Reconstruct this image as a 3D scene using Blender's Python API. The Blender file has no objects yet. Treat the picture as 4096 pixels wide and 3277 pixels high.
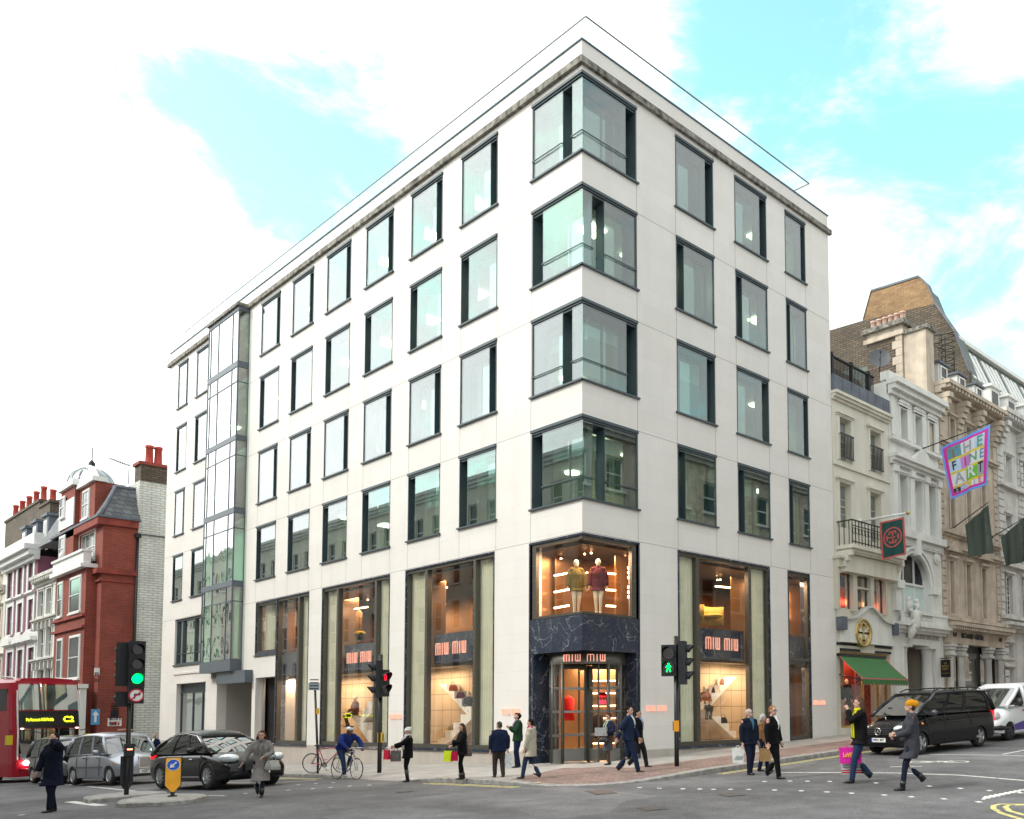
import bpy, bmesh, math, random
from mathutils import Vector as V, Matrix
random.seed(7)
PI = math.pi
sc = bpy.context.scene
col = sc.collection
# ---------------------------------------------------------------- camera
CAM = V((21.158, -17.324, 1.66))
YAW, PIT, ROL, FPX, PPX, PPY = 0.6978684, 0.0665513, -0.0133415, 3565.6965, 3001.88, 2607.47
def _rot(a, b, c):
 f = V((-math.sin(a)*math.cos(b), math.cos(a)*math.cos(b), math.sin(b)))
 r = V((math.cos(a), math.sin(a), 0)); u = r.cross(f)
 return r*math.cos(c)+u*math.sin(c), u*math.cos(c)-r*math.sin(c), f
RT, UP, FW = _rot(YAW, PIT, ROL)
cd = bpy.data.cameras.new('camera'); cam = bpy.data.objects.new('camera', cd); col.objects.link(cam)
cam.matrix_world = Matrix.Translation(CAM) @ Matrix((RT, UP, -FW)).transposed().to_4x4()
cd.sensor_width = 36; cd.lens = FPX/4096*36
cd.shift_x = (2048-PPX)/4096; cd.shift_y = (PPY-1638.5)/4096
cd.clip_end = 2000; cd.clip_start = 0.1
sc.camera = cam
# ---------------------------------------------------------------- world, sun, exposure
w = bpy.data.worlds.new('World'); sc.world = w; w.use_nodes = True
nt = w.node_tree; nt.nodes.clear()
def N(nt, t, **k):
 n = nt.nodes.new(t)
 for a, b in k.items():
  if hasattr(n, a): setattr(n, a, b)
  else: n.inputs[a].default_value = b
 return n
SUN_EL, SUN_AZ = math.radians(42), math.radians(205)     # azimuth measured from +y towards +x
out = N(nt, 'ShaderNodeOutputWorld'); bg = N(nt, 'ShaderNodeBackground'); bg.inputs[1].default_value = 0.13
sky = N(nt, 'ShaderNodeTexSky', sky_type='NISHITA', sun_disc=False); sky.sun_elevation = SUN_EL; sky.sun_rotation = SUN_AZ
sky.air_density = 1.0; sky.dust_density = 1.5; sky.ozone_density = 1.0
tint = N(nt, 'ShaderNodeMix', data_type='RGBA', blend_type='MULTIPLY'); tint.inputs[0].default_value = 1
nt.links.new(sky.outputs[0], tint.inputs[6]); tint.inputs[7].default_value = (2.0, 2.75, 1.85, 1)
tc = N(nt, 'ShaderNodeTexCoord')
def noise(sc_, det, rough, off, dist=0.0):
 mp = N(nt, 'ShaderNodeMapping'); nt.links.new(tc.outputs[0], mp.inputs[0]); mp.inputs[1].default_value = off; mp.inputs[3].default_value = (1, 1, 1.9)
 n = N(nt, 'ShaderNodeTexNoise'); n.inputs['Scale'].default_value = sc_; n.inputs['Detail'].default_value = det; n.inputs['Roughness'].default_value = rough
 n.inputs['Distortion'].default_value = dist
 nt.links.new(mp.outputs[0], n.inputs[0]); return n.outputs[0]
def mth(op, a, b=None, c=None):
 n = N(nt, 'ShaderNodeMath', operation=op)
 for i, x in enumerate((a, b, c)):
  if x is None: continue
  if isinstance(x, (int, float)): n.inputs[i].default_value = x
  else: nt.links.new(x, n.inputs[i])
 return n.outputs[0]
base = mth('MULTIPLY_ADD', mth('SUBTRACT', noise(4.2, 9, 0.66, (3.1, 1.7, 0.4), 0.3), .5), 1.45, .5)
def skydir(x, y):
 return (RT*((x*1.9-PPX)/FPX) - UP*((y*1.9-PPY)/FPX) + FW).normalized()
# broad openings of blue in the cloud, as directions
acc = None
for (x, y, wd, k) in ((360, 250, .006, .20), (640, 300, .006, .20), (560, 480, .004, .16), (130, 370, .005, .12), (760, 260, .003, .10), (700, 420, .003, .12), (250, 420, .004, .10), (1900, 30, .012, .24), (1640, 50, .007, .18), (1480, 310, .004, .18), (1650, 200, .003, .16), (1930, 440, .004, .14), (2090, 640, .006, .20), (2110, 250, .004, .12), (1450, 200, .003, .12), (1950, 620, .004, .12),
                      (900, 60, .022, -.18), (300, 20, .012, -.15), (60, 800, .03, -.22), (1820, 190, .004, -.16), (2130, 90, .002, -.22), (2050, 420, .004, -.08), (1800, 560, .004, -.16), (640, 600, .004, -.08), (1250, 40, .004, -.1)):
 d = skydir(x, y)
 dp = N(nt, 'ShaderNodeVectorMath', operation='DOT_PRODUCT'); dp.inputs[1].default_value = d
 nrm = N(nt, 'ShaderNodeVectorMath', operation='NORMALIZE'); nt.links.new(tc.outputs[0], nrm.inputs[0]); nt.links.new(nrm.outputs[0], dp.inputs[0])
 g = mth('MULTIPLY', mth('EXPONENT', mth('MULTIPLY', mth('SUBTRACT', dp.outputs['Value'], 1.0), 1.0/wd)), k)
 acc = g if acc is None else mth('ADD', acc, g)
clear = mth('ADD', mth('SUBTRACT', base, 0.50), acc)
cmask = N(nt, 'ShaderNodeMapRange'); cmask.interpolation_type = 'SMOOTHERSTEP'; nt.links.new(clear, cmask.inputs[0])
cmask.inputs[1].default_value = -0.06; cmask.inputs[2].default_value = 0.36
cl = N(nt, 'ShaderNodeMix', data_type='RGBA')
nt.links.new(cmask.outputs[0], cl.inputs[0])
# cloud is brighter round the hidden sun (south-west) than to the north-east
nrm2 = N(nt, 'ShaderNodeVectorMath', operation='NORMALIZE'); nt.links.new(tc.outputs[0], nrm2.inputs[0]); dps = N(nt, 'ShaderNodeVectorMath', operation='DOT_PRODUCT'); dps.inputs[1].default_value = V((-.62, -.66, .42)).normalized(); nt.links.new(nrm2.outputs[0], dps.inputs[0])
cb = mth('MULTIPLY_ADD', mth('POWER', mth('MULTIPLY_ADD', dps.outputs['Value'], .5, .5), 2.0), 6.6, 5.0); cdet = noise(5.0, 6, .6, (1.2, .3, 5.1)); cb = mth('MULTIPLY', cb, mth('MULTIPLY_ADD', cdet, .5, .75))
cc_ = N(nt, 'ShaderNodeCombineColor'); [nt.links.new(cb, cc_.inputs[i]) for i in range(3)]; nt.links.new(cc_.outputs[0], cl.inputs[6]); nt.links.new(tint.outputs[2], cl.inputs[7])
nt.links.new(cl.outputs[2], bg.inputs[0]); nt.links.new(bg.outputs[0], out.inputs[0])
sd = bpy.data.lights.new('sun', 'SUN'); sd.energy = 1.3; sd.angle = math.radians(12); sd.color = (1, .95, .88)
so = bpy.data.objects.new('sun', sd); col.objects.link(so)
sdir = V((math.sin(SUN_AZ)*math.cos(SUN_EL), math.cos(SUN_AZ)*math.cos(SUN_EL), math.sin(SUN_EL)))
so.rotation_euler = (-sdir).to_track_quat('-Z', 'Y').to_euler()
so.location = (0, -30, 60)
sc.view_settings.view_transform = 'Standard'; sc.view_settings.look = 'None'; sc.view_settings.gamma = 1
sc.view_settings.exposure = 0.86
# ---------------------------------------------------------------- pixel helpers (photo pixels of the full-size picture) -> real points
def ray(x, y): return RT*((x-PPX)/FPX) - UP*((y-PPY)/FPX) + FW
def zr(x, y):
 s = -2.0*math.log1p(math.exp(-max(x, -120)/2.0)) if x < 60 else 0.0
 y = min(max(y, -60), 60)
 yy = -4+2.0*math.log1p(math.exp((y+4)/2.0))
 return .029*s+.036*yy+.022*(y-yy)+.04
def gp(x, y, dz=0.0):      # x, y on the 2156 px wide view
 r = ray(x*1.9, y*1.9); t = 1.0
 for i in range(60):
  P = CAM+r*t; t = (zr(P.x, P.y)+dz-CAM.z)/r.z
 return CAM+r*t
def onpl(x, y, ax, v):
 r = ray(x, y); return CAM+r*((v-CAM[ax])/r[ax])
# ---------------------------------------------------------------- mesh builder
class MB:
 def __init__(s, off=(0, 0, 0)): s.v = []; s.f = []; s.m = []; s.off = V(off); s.sm = []
 def pts(s, ps):
  i = len(s.v); s.v += [V(p)-s.off for p in ps]; return i
 def face(s, ps, m=0, sm=False):
  i = s.pts(ps); s.f.append(tuple(range(i, i+len(ps)))); s.m.append(m); s.sm.append(sm); return s
 def hexa(s, p, m=0):    # p: bottom 4, top 4
  i = s.pts(p)
  for q in ((0, 3, 2, 1), (4, 5, 6, 7), (0, 1, 5, 4), (1, 2, 6, 5), (2, 3, 7, 6), (3, 0, 4, 7)):
   s.f.append(tuple(i+k for k in q)); s.m.append(m); s.sm.append(False)
  return s
 def bx(s, x0, x1, y0, y1, z0, z1, m=0):
  return s.hexa([(x0, y0, z0), (x1, y0, z0), (x1, y1, z0), (x0, y1, z0), (x0, y0, z1), (x1, y0, z1), (x1, y1, z1), (x0, y1, z1)], m)
 def fb(s, F, u0, u1, z0, z1, d0, d1, m=0):
  P = F.P
  return s.hexa([P(u0, z0, d0), P(u1, z0, d0), P(u1, z0, d1), P(u0, z0, d1), P(u0, z1, d0), P(u1, z1, d0), P(u1, z1, d1), P(u0, z1, d1)], m)
 def rings(s, R, m=0, cap=True, sm=True, closed=True, mf=None):
  n = len(R[0]); i0 = s.pts([p for r in R for p in r])
  for a in range(len(R)-1):
   for b in range(n if closed else n-1):
    c = (b+1) % n
    s.f.append((i0+a*n+b, i0+a*n+c, i0+(a+1)*n+c, i0+(a+1)*n+b)); s.m.append(mf(a, b) if mf else m); s.sm.append(sm)
  if cap and closed:
   s.f.append(tuple(i0+b for b in range(n))[::-1]); s.m.append(m); s.sm.append(False)
   s.f.append(tuple(i0+(len(R)-1)*n+b for b in range(n))); s.m.append(m); s.sm.append(False)
  return s
 def tube(s, pts, r, n=8, m=0, ref=None, ry=None, cap=True, sm=True):
  pts = [V(p) for p in pts]; k = len(pts)
  rs = r if isinstance(r, (list, tuple)) else [r]*k
  ry = rs if ry is None else (ry if isinstance(ry, (list, tuple)) else [ry]*k)
  R = []
  for i, p in enumerate(pts):
   t = (pts[min(i+1, k-1)]-pts[max(i-1, 0)]).normalized()
   a = V(ref) if ref is not None else (V((0, 0, 1)) if abs(t.z) < .9 else V((0, 1, 0)))
   x = (a - t*a.dot(t)).normalized(); y = t.cross(x)
   R.append([p+x*(math.cos(2*PI*j/n)*rs[i])+y*(math.sin(2*PI*j/n)*ry[i]) for j in range(n)])
  return s.rings(R, m, cap=cap, sm=sm)
 def cyl(s, p0, p1, r, n=12, m=0, r2=None, sm=True): return s.tube([p0, p1], [r, r if r2 is None else r2], n, m, sm=sm)
 def ell(s, c, rx, ry, rz, m=0, nu=12, nv=8, M=None):
  c = V(c); R = []
  for a in range(1, nv):
   t = PI*a/nv; ring = []
   for b in range(nu):
    f = 2*PI*b/nu; q = V((rx*math.sin(t)*math.cos(f), ry*math.sin(t)*math.sin(f), -rz*math.cos(t)))
    if M: q = M @ q
    ring.append(c+q)
   R.append(ring)
  return s.rings(R, m, cap=True, sm=True)
 def disc(s, c, nrm, r, n=24, m=0, ry=None):
  c = V(c); nrm = V(nrm).normalized(); a = V((0, 0, 1)) if abs(nrm.z) < .9 else V((1, 0, 0))
  x = a.cross(nrm).normalized(); y = nrm.cross(x)
  return s.face([c+x*(r*math.cos(2*PI*j/n))+y*((ry or r)*math.sin(2*PI*j/n)) for j in range(n)], m)
 def prism(s, poly, ax0, ax1, dvec, m=0, o=(0, 0, 0), mside=None):   # poly 2D in (ax0,ax1), extruded by dvec
  o = V(o); a = V(ax0); b = V(ax1); d = V(dvec); n = len(poly)
  p0 = [o+a*p[0]+b*p[1] for p in poly]; i = s.pts(p0+[p+d for p in p0])
  s.f.append(tuple(range(i, i+n))[::-1]); s.m.append(m); s.sm.append(False)
  s.f.append(tuple(range(i+n, i+2*n))); s.m.append(m); s.sm.append(False)
  for j in range(n):
   k = (j+1) % n; s.f.append((i+j, i+k, i+n+k, i+n+j)); s.m.append(m if mside is None else mside); s.sm.append(False)
  return s
 def grid(s, fn, nu, nv, m=0, sm=True):
  i0 = s.pts([fn(a/nu, b/nv) for a in range(nu+1) for b in range(nv+1)])
  for a in range(nu):
   for b in range(nv):
    s.f.append((i0+a*(nv+1)+b, i0+(a+1)*(nv+1)+b, i0+(a+1)*(nv+1)+b+1, i0+a*(nv+1)+b+1)); s.m.append(m); s.sm.append(sm)
  return s
 def build(s, name, mats, parent=None, fix=True):
  me = bpy.data.meshes.new(name); me.from_pydata([tuple(p) for p in s.v], [], s.f)
  for mt in (mats if isinstance(mats, (list, tuple)) else [mats]): me.materials.append(mt)
  me.polygons.foreach_set('material_index', s.m); me.polygons.foreach_set('use_smooth', s.sm)
  if fix:
   b = bmesh.new(); b.from_mesh(me); bmesh.ops.recalc_face_normals(b, faces=b.faces); b.to_mesh(me); b.free()
  me.update()
  o = bpy.data.objects.new(name, me); col.objects.link(o)
  if parent: o.parent = parent
  return o
class Fac:
 def __init__(s, o, u, n): s.o = V(o); s.u = V(u).normalized(); s.n = V(n).normalized()
 def P(s, u, z, d=0.0): return s.o+s.u*u+V((0, 0, z))+s.n*d
 def px(s, x, y, d=0.0):     # full-size photo pixel -> (u, z) on the facade plane
  r = ray(x, y); q = s.o+s.n*d-CAM; t = q.dot(s.n)/r.dot(s.n); p = CAM+r*t-s.o
  return p.dot(s.u), p.z
def tag(o, label=None, cat=None, group=None, kind=None):
 if label: o['label'] = label
 if cat: o['category'] = cat
 if group: o['group'] = group
 if kind: o['kind'] = kind
 return o
def thing(name, loc, label, cat, group=None, rz=0.0):
 e = bpy.data.objects.new(name, None); col.objects.link(e); e.location = loc; e.rotation_euler = (0, 0, rz); e.empty_display_size = .2
 return tag(e, label, cat, group)
def copy_tree(o, parent=None):
 c = o.copy(); col.objects.link(c); c.parent = parent
 for ch in [x for x in col.objects if x.parent == o]: copy_tree(ch, c)
 return c
def struct(name, mb, mats): return tag(mb.build(name, mats), kind='structure')
TS = bpy.data.scenes.new('workshop')       # meshes are evaluated in an empty scene, which is quick
def evalmesh(o, more=()):
 for q in (o, *more):
  if q.name in col.objects: col.objects.unlink(q)
  TS.collection.objects.link(q)
 with bpy.context.temp_override(scene=TS, view_layer=TS.view_layers[0]):
  dg = bpy.context.evaluated_depsgraph_get(); dg.update()
  return bpy.data.meshes.new_from_object(o.evaluated_get(dg))
_tc = {}
def text_geo(txt, size=1.0, depth=0.01, bold=0.0, align='CENTER', width=None, font=None):
 key = (txt, size, depth, bold, align, width)
 if key not in _tc:
  c = bpy.data.curves.new('txt', 'FONT'); c.body = txt; c.size = size; c.extrude = depth; c.offset = bold; c.align_x = align; c.align_y = 'CENTER'; c.resolution_u = 2
  o = bpy.data.objects.new('txt', c); col.objects.link(o); me = evalmesh(o)
  vs = [v.co.copy() for v in me.vertices]; fs = [tuple(p.vertices) for p in me.polygons]
  if width and vs:
   x0 = min(v.x for v in vs); x1 = max(v.x for v in vs); k = width/(x1-x0)
   for v in vs: v.x *= k
  bpy.data.objects.remove(o); bpy.data.meshes.remove(me); bpy.data.curves.remove(c); _tc[key] = (vs, fs)
 return _tc[key]
def add_text(mb, txt, o, ux, uz, n, size, depth=.01, bold=0.0, m=0, align='CENTER', width=None):
 vs, fs = text_geo(txt, size, depth, bold, align, width); o = V(o); ux = V(ux); uz = V(uz); n = V(n)
 i = mb.pts([o+ux*v.x+uz*v.y+n*v.z for v in vs])
 for f in fs: mb.f.append(tuple(i+k for k in f)); mb.m.append(m); mb.sm.append(False)
 return mb
# ---------------------------------------------------------------- materials
def mat(name, c, rough=.6, metal=0.0, var=0.0, vs=3.0, bump=0.0, bs=20.0, emit=None, es=0.0, coat=0.0, spec=.5, streak=0.0, coord='pos', det=4, c2=None):
 m = bpy.data.materials.new(name); m.use_nodes = True; t = m.node_tree; b = t.nodes['Principled BSDF']
 b.inputs['Base Color'].default_value = (*c, 1); b.inputs['Roughness'].default_value = rough; b.inputs['Metallic'].default_value = metal
 b.inputs['Specular IOR Level'].default_value = spec; b.inputs['Coat Weight'].default_value = coat*.45
 b.inputs['Coat Roughness'].default_value = .03
 if emit: b.inputs['Emission Color'].default_value = (*emit, 1); b.inputs['Emission Strength'].default_value = es
 if var or bump or streak:
  if coord == 'pos': src = t.nodes.new('ShaderNodeNewGeometry').outputs['Position']
  else: src = t.nodes.new('ShaderNodeTexCoord').outputs['Object']
  last = None
  if var:
   n = t.nodes.new('ShaderNodeTexNoise'); n.inputs['Scale'].default_value = vs; n.inputs['Detail'].default_value = det; t.links.new(src, n.inputs[0])
   r = t.nodes.new('ShaderNodeMapRange'); t.links.new(n.outputs[0], r.inputs[0]); r.inputs[1].default_value = .3; r.inputs[2].default_value = .7
   mx = t.nodes.new('ShaderNodeMix'); mx.data_type = 'RGBA'; t.links.new(r.outputs[0], mx.inputs[0])
   mx.inputs[6].default_value = (*[x*(1-var) for x in c], 1); mx.inputs[7].default_value = (*(c2 or [min(1, x*(1+var)) for x in c]), 1)
   last = mx.outputs[2]
  if streak:
   mp = t.nodes.new('ShaderNodeMapping'); t.links.new(src, mp.inputs[0]); mp.inputs[3].default_value = (1, 1, .12)
   n = t.nodes.new('ShaderNodeTexNoise'); n.inputs['Scale'].default_value = 2.2; n.inputs['Detail'].default_value = 6; t.links.new(mp.outputs[0], n.inputs[0])
   r = t.nodes.new('ShaderNodeMapRange'); t.links.new(n.outputs[0], r.inputs[0]); r.inputs[1].default_value = .4; r.inputs[2].default_value = .75; r.inputs[4].default_value = streak
   mx = t.nodes.new('ShaderNodeMix'); mx.data_type = 'RGBA'; mx.blend_type = 'MULTIPLY'; t.links.new(r.outputs[0], mx.inputs[0])
   if last: t.links.new(last, mx.inputs[6])
   else: mx.inputs[6].default_value = (*c, 1)
   mx.inputs[7].default_value = (.35, .34, .31, 1); last = mx.outputs[2]
  if last: t.links.new(last, b.inputs['Base Color'])
  if bump:
   n = t.nodes.new('ShaderNodeTexNoise'); n.inputs['Scale'].default_value = bs; n.inputs['Detail'].default_value = 4; t.links.new(src, n.inputs[0])
   bp = t.nodes.new('ShaderNodeBump'); bp.inputs['Strength'].default_value = bump; bp.inputs['Distance'].default_value = .02; t.links.new(n.outputs[0], bp.inputs['Height']); t.links.new(bp.outputs[0], b.inputs['Normal'])
 return m
def brickmat(name, ca, cb, mortar, bw=.225, bh=.075, mw=.008, var=.25, rough=.85, off=.5, bump=.4, uaxis='yx', streak=0.0, freq=2, vs=.8):
 m = bpy.data.materials.new(name); m.use_nodes = True; t = m.node_tree; b = t.nodes['Principled BSDF']; b.inputs['Roughness'].default_value = rough
 g = t.nodes.new('ShaderNodeNewGeometry'); sp = t.nodes.new('ShaderNodeSeparateXYZ'); t.links.new(g.outputs['Position'], sp.inputs[0])
 cb_ = t.nodes.new('ShaderNodeCombineXYZ')
 if uaxis == 'yx':
  s_ = t.nodes.new('ShaderNodeMath'); s_.operation = 'SUBTRACT'; t.links.new(sp.outputs[1], s_.inputs[0]); t.links.new(sp.outputs[0], s_.inputs[1]); t.links.new(s_.outputs[0], cb_.inputs[0]); t.links.new(sp.outputs[2], cb_.inputs[1])
 else:
  t.links.new(sp.outputs[0], cb_.inputs[0]); t.links.new(sp.outputs[1], cb_.inputs[1])
 k = t.nodes.new('ShaderNodeTexBrick'); t.links.new(cb_.outputs[0], k.inputs[0]); k.offset = off; k.offset_frequency = freq
 k.inputs['Scale'].default_value = 1; k.inputs['Brick Width'].default_value = bw; k.inputs['Row Height'].default_value = bh; k.inputs['Mortar Size'].default_value = mw
 k.inputs['Mortar Smooth'].default_value = .1; k.inputs['Bias'].default_value = 0
 k.inputs['Color1'].default_value = (*ca, 1); k.inputs['Color2'].default_value = (*cb, 1); k.inputs['Mortar'].default_value = (*mortar, 1)
 n = t.nodes.new('ShaderNodeTexNoise'); n.inputs['Scale'].default_value = vs; n.inputs['Detail'].default_value = 7; n.inputs['Roughness'].default_value = .65; t.links.new(g.outputs['Position'], n.inputs[0])
 r = t.nodes.new('ShaderNodeMapRange'); t.links.new(n.outputs[0], r.inputs[0]); r.inputs[1].default_value = .3; r.inputs[2].default_value = .7; r.inputs[3].default_value = 1-var; r.inputs[4].default_value = 1+var*.4
 mx = t.nodes.new('ShaderNodeVectorMath'); mx.operation = 'SCALE'; t.links.new(k.outputs[0], mx.inputs[0]); t.links.new(r.outputs[0], mx.inputs[3])
 last = mx.outputs[0]
 if streak:
  mp = t.nodes.new('ShaderNodeMapping'); t.links.new(g.outputs['Position'], mp.inputs[0]); mp.inputs[3].default_value = (1, 1, .1)
  n2 = t.nodes.new('ShaderNodeTexNoise'); n2.inputs['Scale'].default_value = 1.6; n2.inputs['Detail'].default_value = 7; t.links.new(mp.outputs[0], n2.inputs[0])
  r2 = t.nodes.new('ShaderNodeMapRange'); t.links.new(n2.outputs[0], r2.inputs[0]); r2.inputs[1].default_value = .5; r2.inputs[2].default_value = .8; r2.inputs[4].default_value = streak
  m2 = t.nodes.new('ShaderNodeMix'); m2.data_type = 'RGBA'; m2.blend_type = 'MULTIPLY'; t.links.new(r2.outputs[0], m2.inputs[0]); t.links.new(last, m2.inputs[6]); m2.inputs[7].default_value = (.5, .47, .43, 1); last = m2.outputs[2]
 t.links.new(last, b.inputs['Base Color'])
 if bump:
  bp = t.nodes.new('ShaderNodeBump'); bp.inputs['Strength'].default_value = bump; bp.inputs['Distance'].default_value = .01; bp.invert = True; t.links.new(k.outputs['Fac'], bp.inputs['Height']); t.links.new(bp.outputs[0], b.inputs['Normal'])
 return m
def glass(name, tintc=(.8, .9, .88), refl=.12, k=1.3, wavy=0.0, ws=.8, rc=(1, 1, 1), rough=0.0):
 m = bpy.data.materials.new(name); m.use_nodes = True; t = m.node_tree; t.nodes.clear()
 o = t.nodes.new('ShaderNodeOutputMaterial'); mx = t.nodes.new('ShaderNodeMixShader'); tr = t.nodes.new('ShaderNodeBsdfTransparent'); gl = t.nodes.new('ShaderNodeBsdfGlossy')
 tr.inputs[0].default_value = (*tintc, 1); gl.inputs[0].default_value = (*rc, 1); gl.inputs['Roughness'].default_value = rough
 g0 = t.nodes.new('ShaderNodeNewGeometry'); dt = t.nodes.new('ShaderNodeVectorMath'); dt.operation = 'DOT_PRODUCT'; t.links.new(g0.outputs['Normal'], dt.inputs[0]); t.links.new(g0.outputs['Incoming'], dt.inputs[1])
 def mm(op, a, b):
  q = t.nodes.new('ShaderNodeMath'); q.operation = op
  for i, x in enumerate((a, b)):
   if x is None: continue
   if isinstance(x, (int, float)): q.inputs[i].default_value = x
   else: t.links.new(x, q.inputs[i])
  return q.outputs[0]
 f5 = mm('POWER', mm('SUBTRACT', 1.0, mm('ABSOLUTE', dt.outputs['Value'], None)), 3.0)     # Schlick reflectance of a two-sided pane
 ma = t.nodes.new('ShaderNodeMath'); ma.operation = 'MULTIPLY_ADD'; ma.use_clamp = True; t.links.new(f5, ma.inputs[0]); ma.inputs[1].default_value = k; ma.inputs[2].default_value = refl
 if wavy:
  g = t.nodes.new('ShaderNodeNewGeometry'); n = t.nodes.new('ShaderNodeTexNoise'); n.inputs['Scale'].default_value = ws; n.inputs['Detail'].default_value = 1.5; t.links.new(g.outputs['Position'], n.inputs[0])
  bp = t.nodes.new('ShaderNodeBump'); bp.inputs['Strength'].default_value = wavy; bp.inputs['Distance'].default_value = .05; t.links.new(n.outputs[0], bp.inputs['Height']); t.links.new(bp.outputs[0], gl.inputs['Normal'])
 t.links.new(ma.outputs[0], mx.inputs[0]); t.links.new(tr.outputs[0], mx.inputs[1]); t.links.new(gl.outputs[0], mx.inputs[2]); t.links.new(mx.outputs[0], o.inputs[0])
 return m
def emis(name, c, s):
 m = bpy.data.materials.new(name); m.use_nodes = True; t = m.node_tree; t.nodes.clear()
 o = t.nodes.new('ShaderNodeOutputMaterial'); e = t.nodes.new('ShaderNodeEmission'); e.inputs[0].default_value = (*c, 1); e.inputs[1].default_value = s; t.links.new(e.outputs[0], o.inputs[0]); return m
def marble(name):
 m = mat(name, (.012, .016, .028), .12, spec=.6); t = m.node_tree; b = t.nodes['Principled BSDF']
 g = t.nodes.new('ShaderNodeNewGeometry'); last = None
 for sc_, wd, dist, st, sq in ((.9, .022, 1.2, .8, (1, 1, .7)), (2.8, .03, 1.0, .35, (1, 1, .9))):
  mp = t.nodes.new('ShaderNodeMapping'); t.links.new(g.outputs['Position'], mp.inputs[0]); mp.inputs[2].default_value = (.5, .7, .3); mp.inputs[3].default_value = sq
  n = t.nodes.new('ShaderNodeTexNoise'); n.inputs['Scale'].default_value = sc_; n.inputs['Detail'].default_value = 5; n.inputs['Distortion'].default_value = dist; t.links.new(mp.outputs[0], n.inputs[0])
  a = t.nodes.new('ShaderNodeMath'); a.operation = 'SUBTRACT'; t.links.new(n.outputs[0], a.inputs[0]); a.inputs[1].default_value = .5
  a2 = t.nodes.new('ShaderNodeMath'); a2.operation = 'ABSOLUTE'; t.links.new(a.outputs[0], a2.inputs[0])
  r = t.nodes.new('ShaderNodeMapRange'); t.links.new(a2.outputs[0], r.inputs[0]); r.inputs[1].default_value = 0; r.inputs[2].default_value = wd*.3; r.inputs[3].default_value = st; r.inputs[4].default_value = 0
  if last:
   ad = t.nodes.new('ShaderNodeMath'); ad.operation = 'MAXIMUM'; t.links.new(last, ad.inputs[0]); t.links.new(r.outputs[0], ad.inputs[1]); last = ad.outputs[0]
  else: last = r.outputs[0]
 mx = t.nodes.new('ShaderNodeMix'); mx.data_type = 'RGBA'; t.links.new(last, mx.inputs[0]); mx.inputs[6].default_value = (.026, .034, .056, 1); mx.inputs[7].default_value = (.34, .36, .37, 1)
 t.links.new(mx.outputs[2], b.inputs['Base Color']); return m
M = {}
M['stone'] = brickmat('pale_limestone', (.70, .67, .625), (.73, .70, .665), (.64, .61, .58), 1.75, .61, .006, .05, .7, .5, .15, vs=.5, streak=.10)
M['stone_plain'] = mat('smooth_limestone', (.66, .63, .60), .7, var=.05, vs=.7, streak=.25)
M['plinth'] = mat('plinth_limestone', (.47, .42, .37), .75, var=.07, vs=1.2, streak=.2)
M['drip'] = mat('weathered_stone', (.10, .095, .075), .9, var=.6, vs=5, c2=(.33, .31, .27), det=8)
M['dkmetal'] = mat('dark_blue_grey_metal', (.048, .070, .080), .35, spec=.5, var=.08)
M['midmetal'] = mat('blue_grey_cladding', (.085, .105, .125), .4, var=.06, vs=1)
M['bronze'] = mat('bronze_frame', (.095, .088, .072), .4, metal=.4)
M['steel'] = mat('steel', (.30, .30, .29), .3, metal=.9)
M['joint'] = mat('joint_line', (.34, .31, .28), .9)  # the joints' own darker tone, one even colour
M['marble'] = marble('black_marble')
M['pane'] = glass('office_glass', (.80, .91, .89), .09, .75)
M['pane2'] = glass('inner_glass', (.74, .88, .84), .20, 1.3)
M['baypane'] = glass('bay_glass', (.50, .78, .64), .24, 1.2, wavy=.22, ws=.7)
M['shopglass'] = glass('shop_glass', (.96, .96, .94), .04, .8)
M['rail_glass'] = glass('rail_glass', (.985, .995, .995), .02, .3)
M['oldglass'] = glass('old_window_glass', (.50, .52, .50), .10, 1.0)
M['ceil'] = mat('office_ceiling', (.30, .34, .32), .9)
M['carpet'] = mat('office_floor', (.12, .11, .10), .9)
M['officewall'] = mat('office_wall', (.30, .36, .22), .9, var=.2, vs=.3)
M['blind'] = mat('roller_blind', (.55, .66, .60), .9)
M['curtain'] = mat('grey_green_curtain', (.66, .65, .50), .95, var=.06, vs=2)
M['lampw'] = emis('office_lamp', (1, .92, .62), 9.0)
M['copper'] = mat('copper_letter', (.85, .48, .38), .35, metal=.3, emit=(1, .40, .28), es=.38)
M['copperglow'] = emis('letter_halo', (1, .20, .06), .45)
M['white_metal'] = mat('white_paint', (.78, .77, .74), .5, var=.04)
M['black'] = mat('black_paint', (.012, .012, .013), .35, spec=.4)
M['blackmatt'] = mat('matt_black', (.018, .019, .022), .6, spec=.3)
M['dark_in'] = mat('dark_interior', (.03, .028, .026), .9)
M['lead'] = mat('lead_sheet', (.10, .115, .14), .6, var=.25, vs=1.5)
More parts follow.
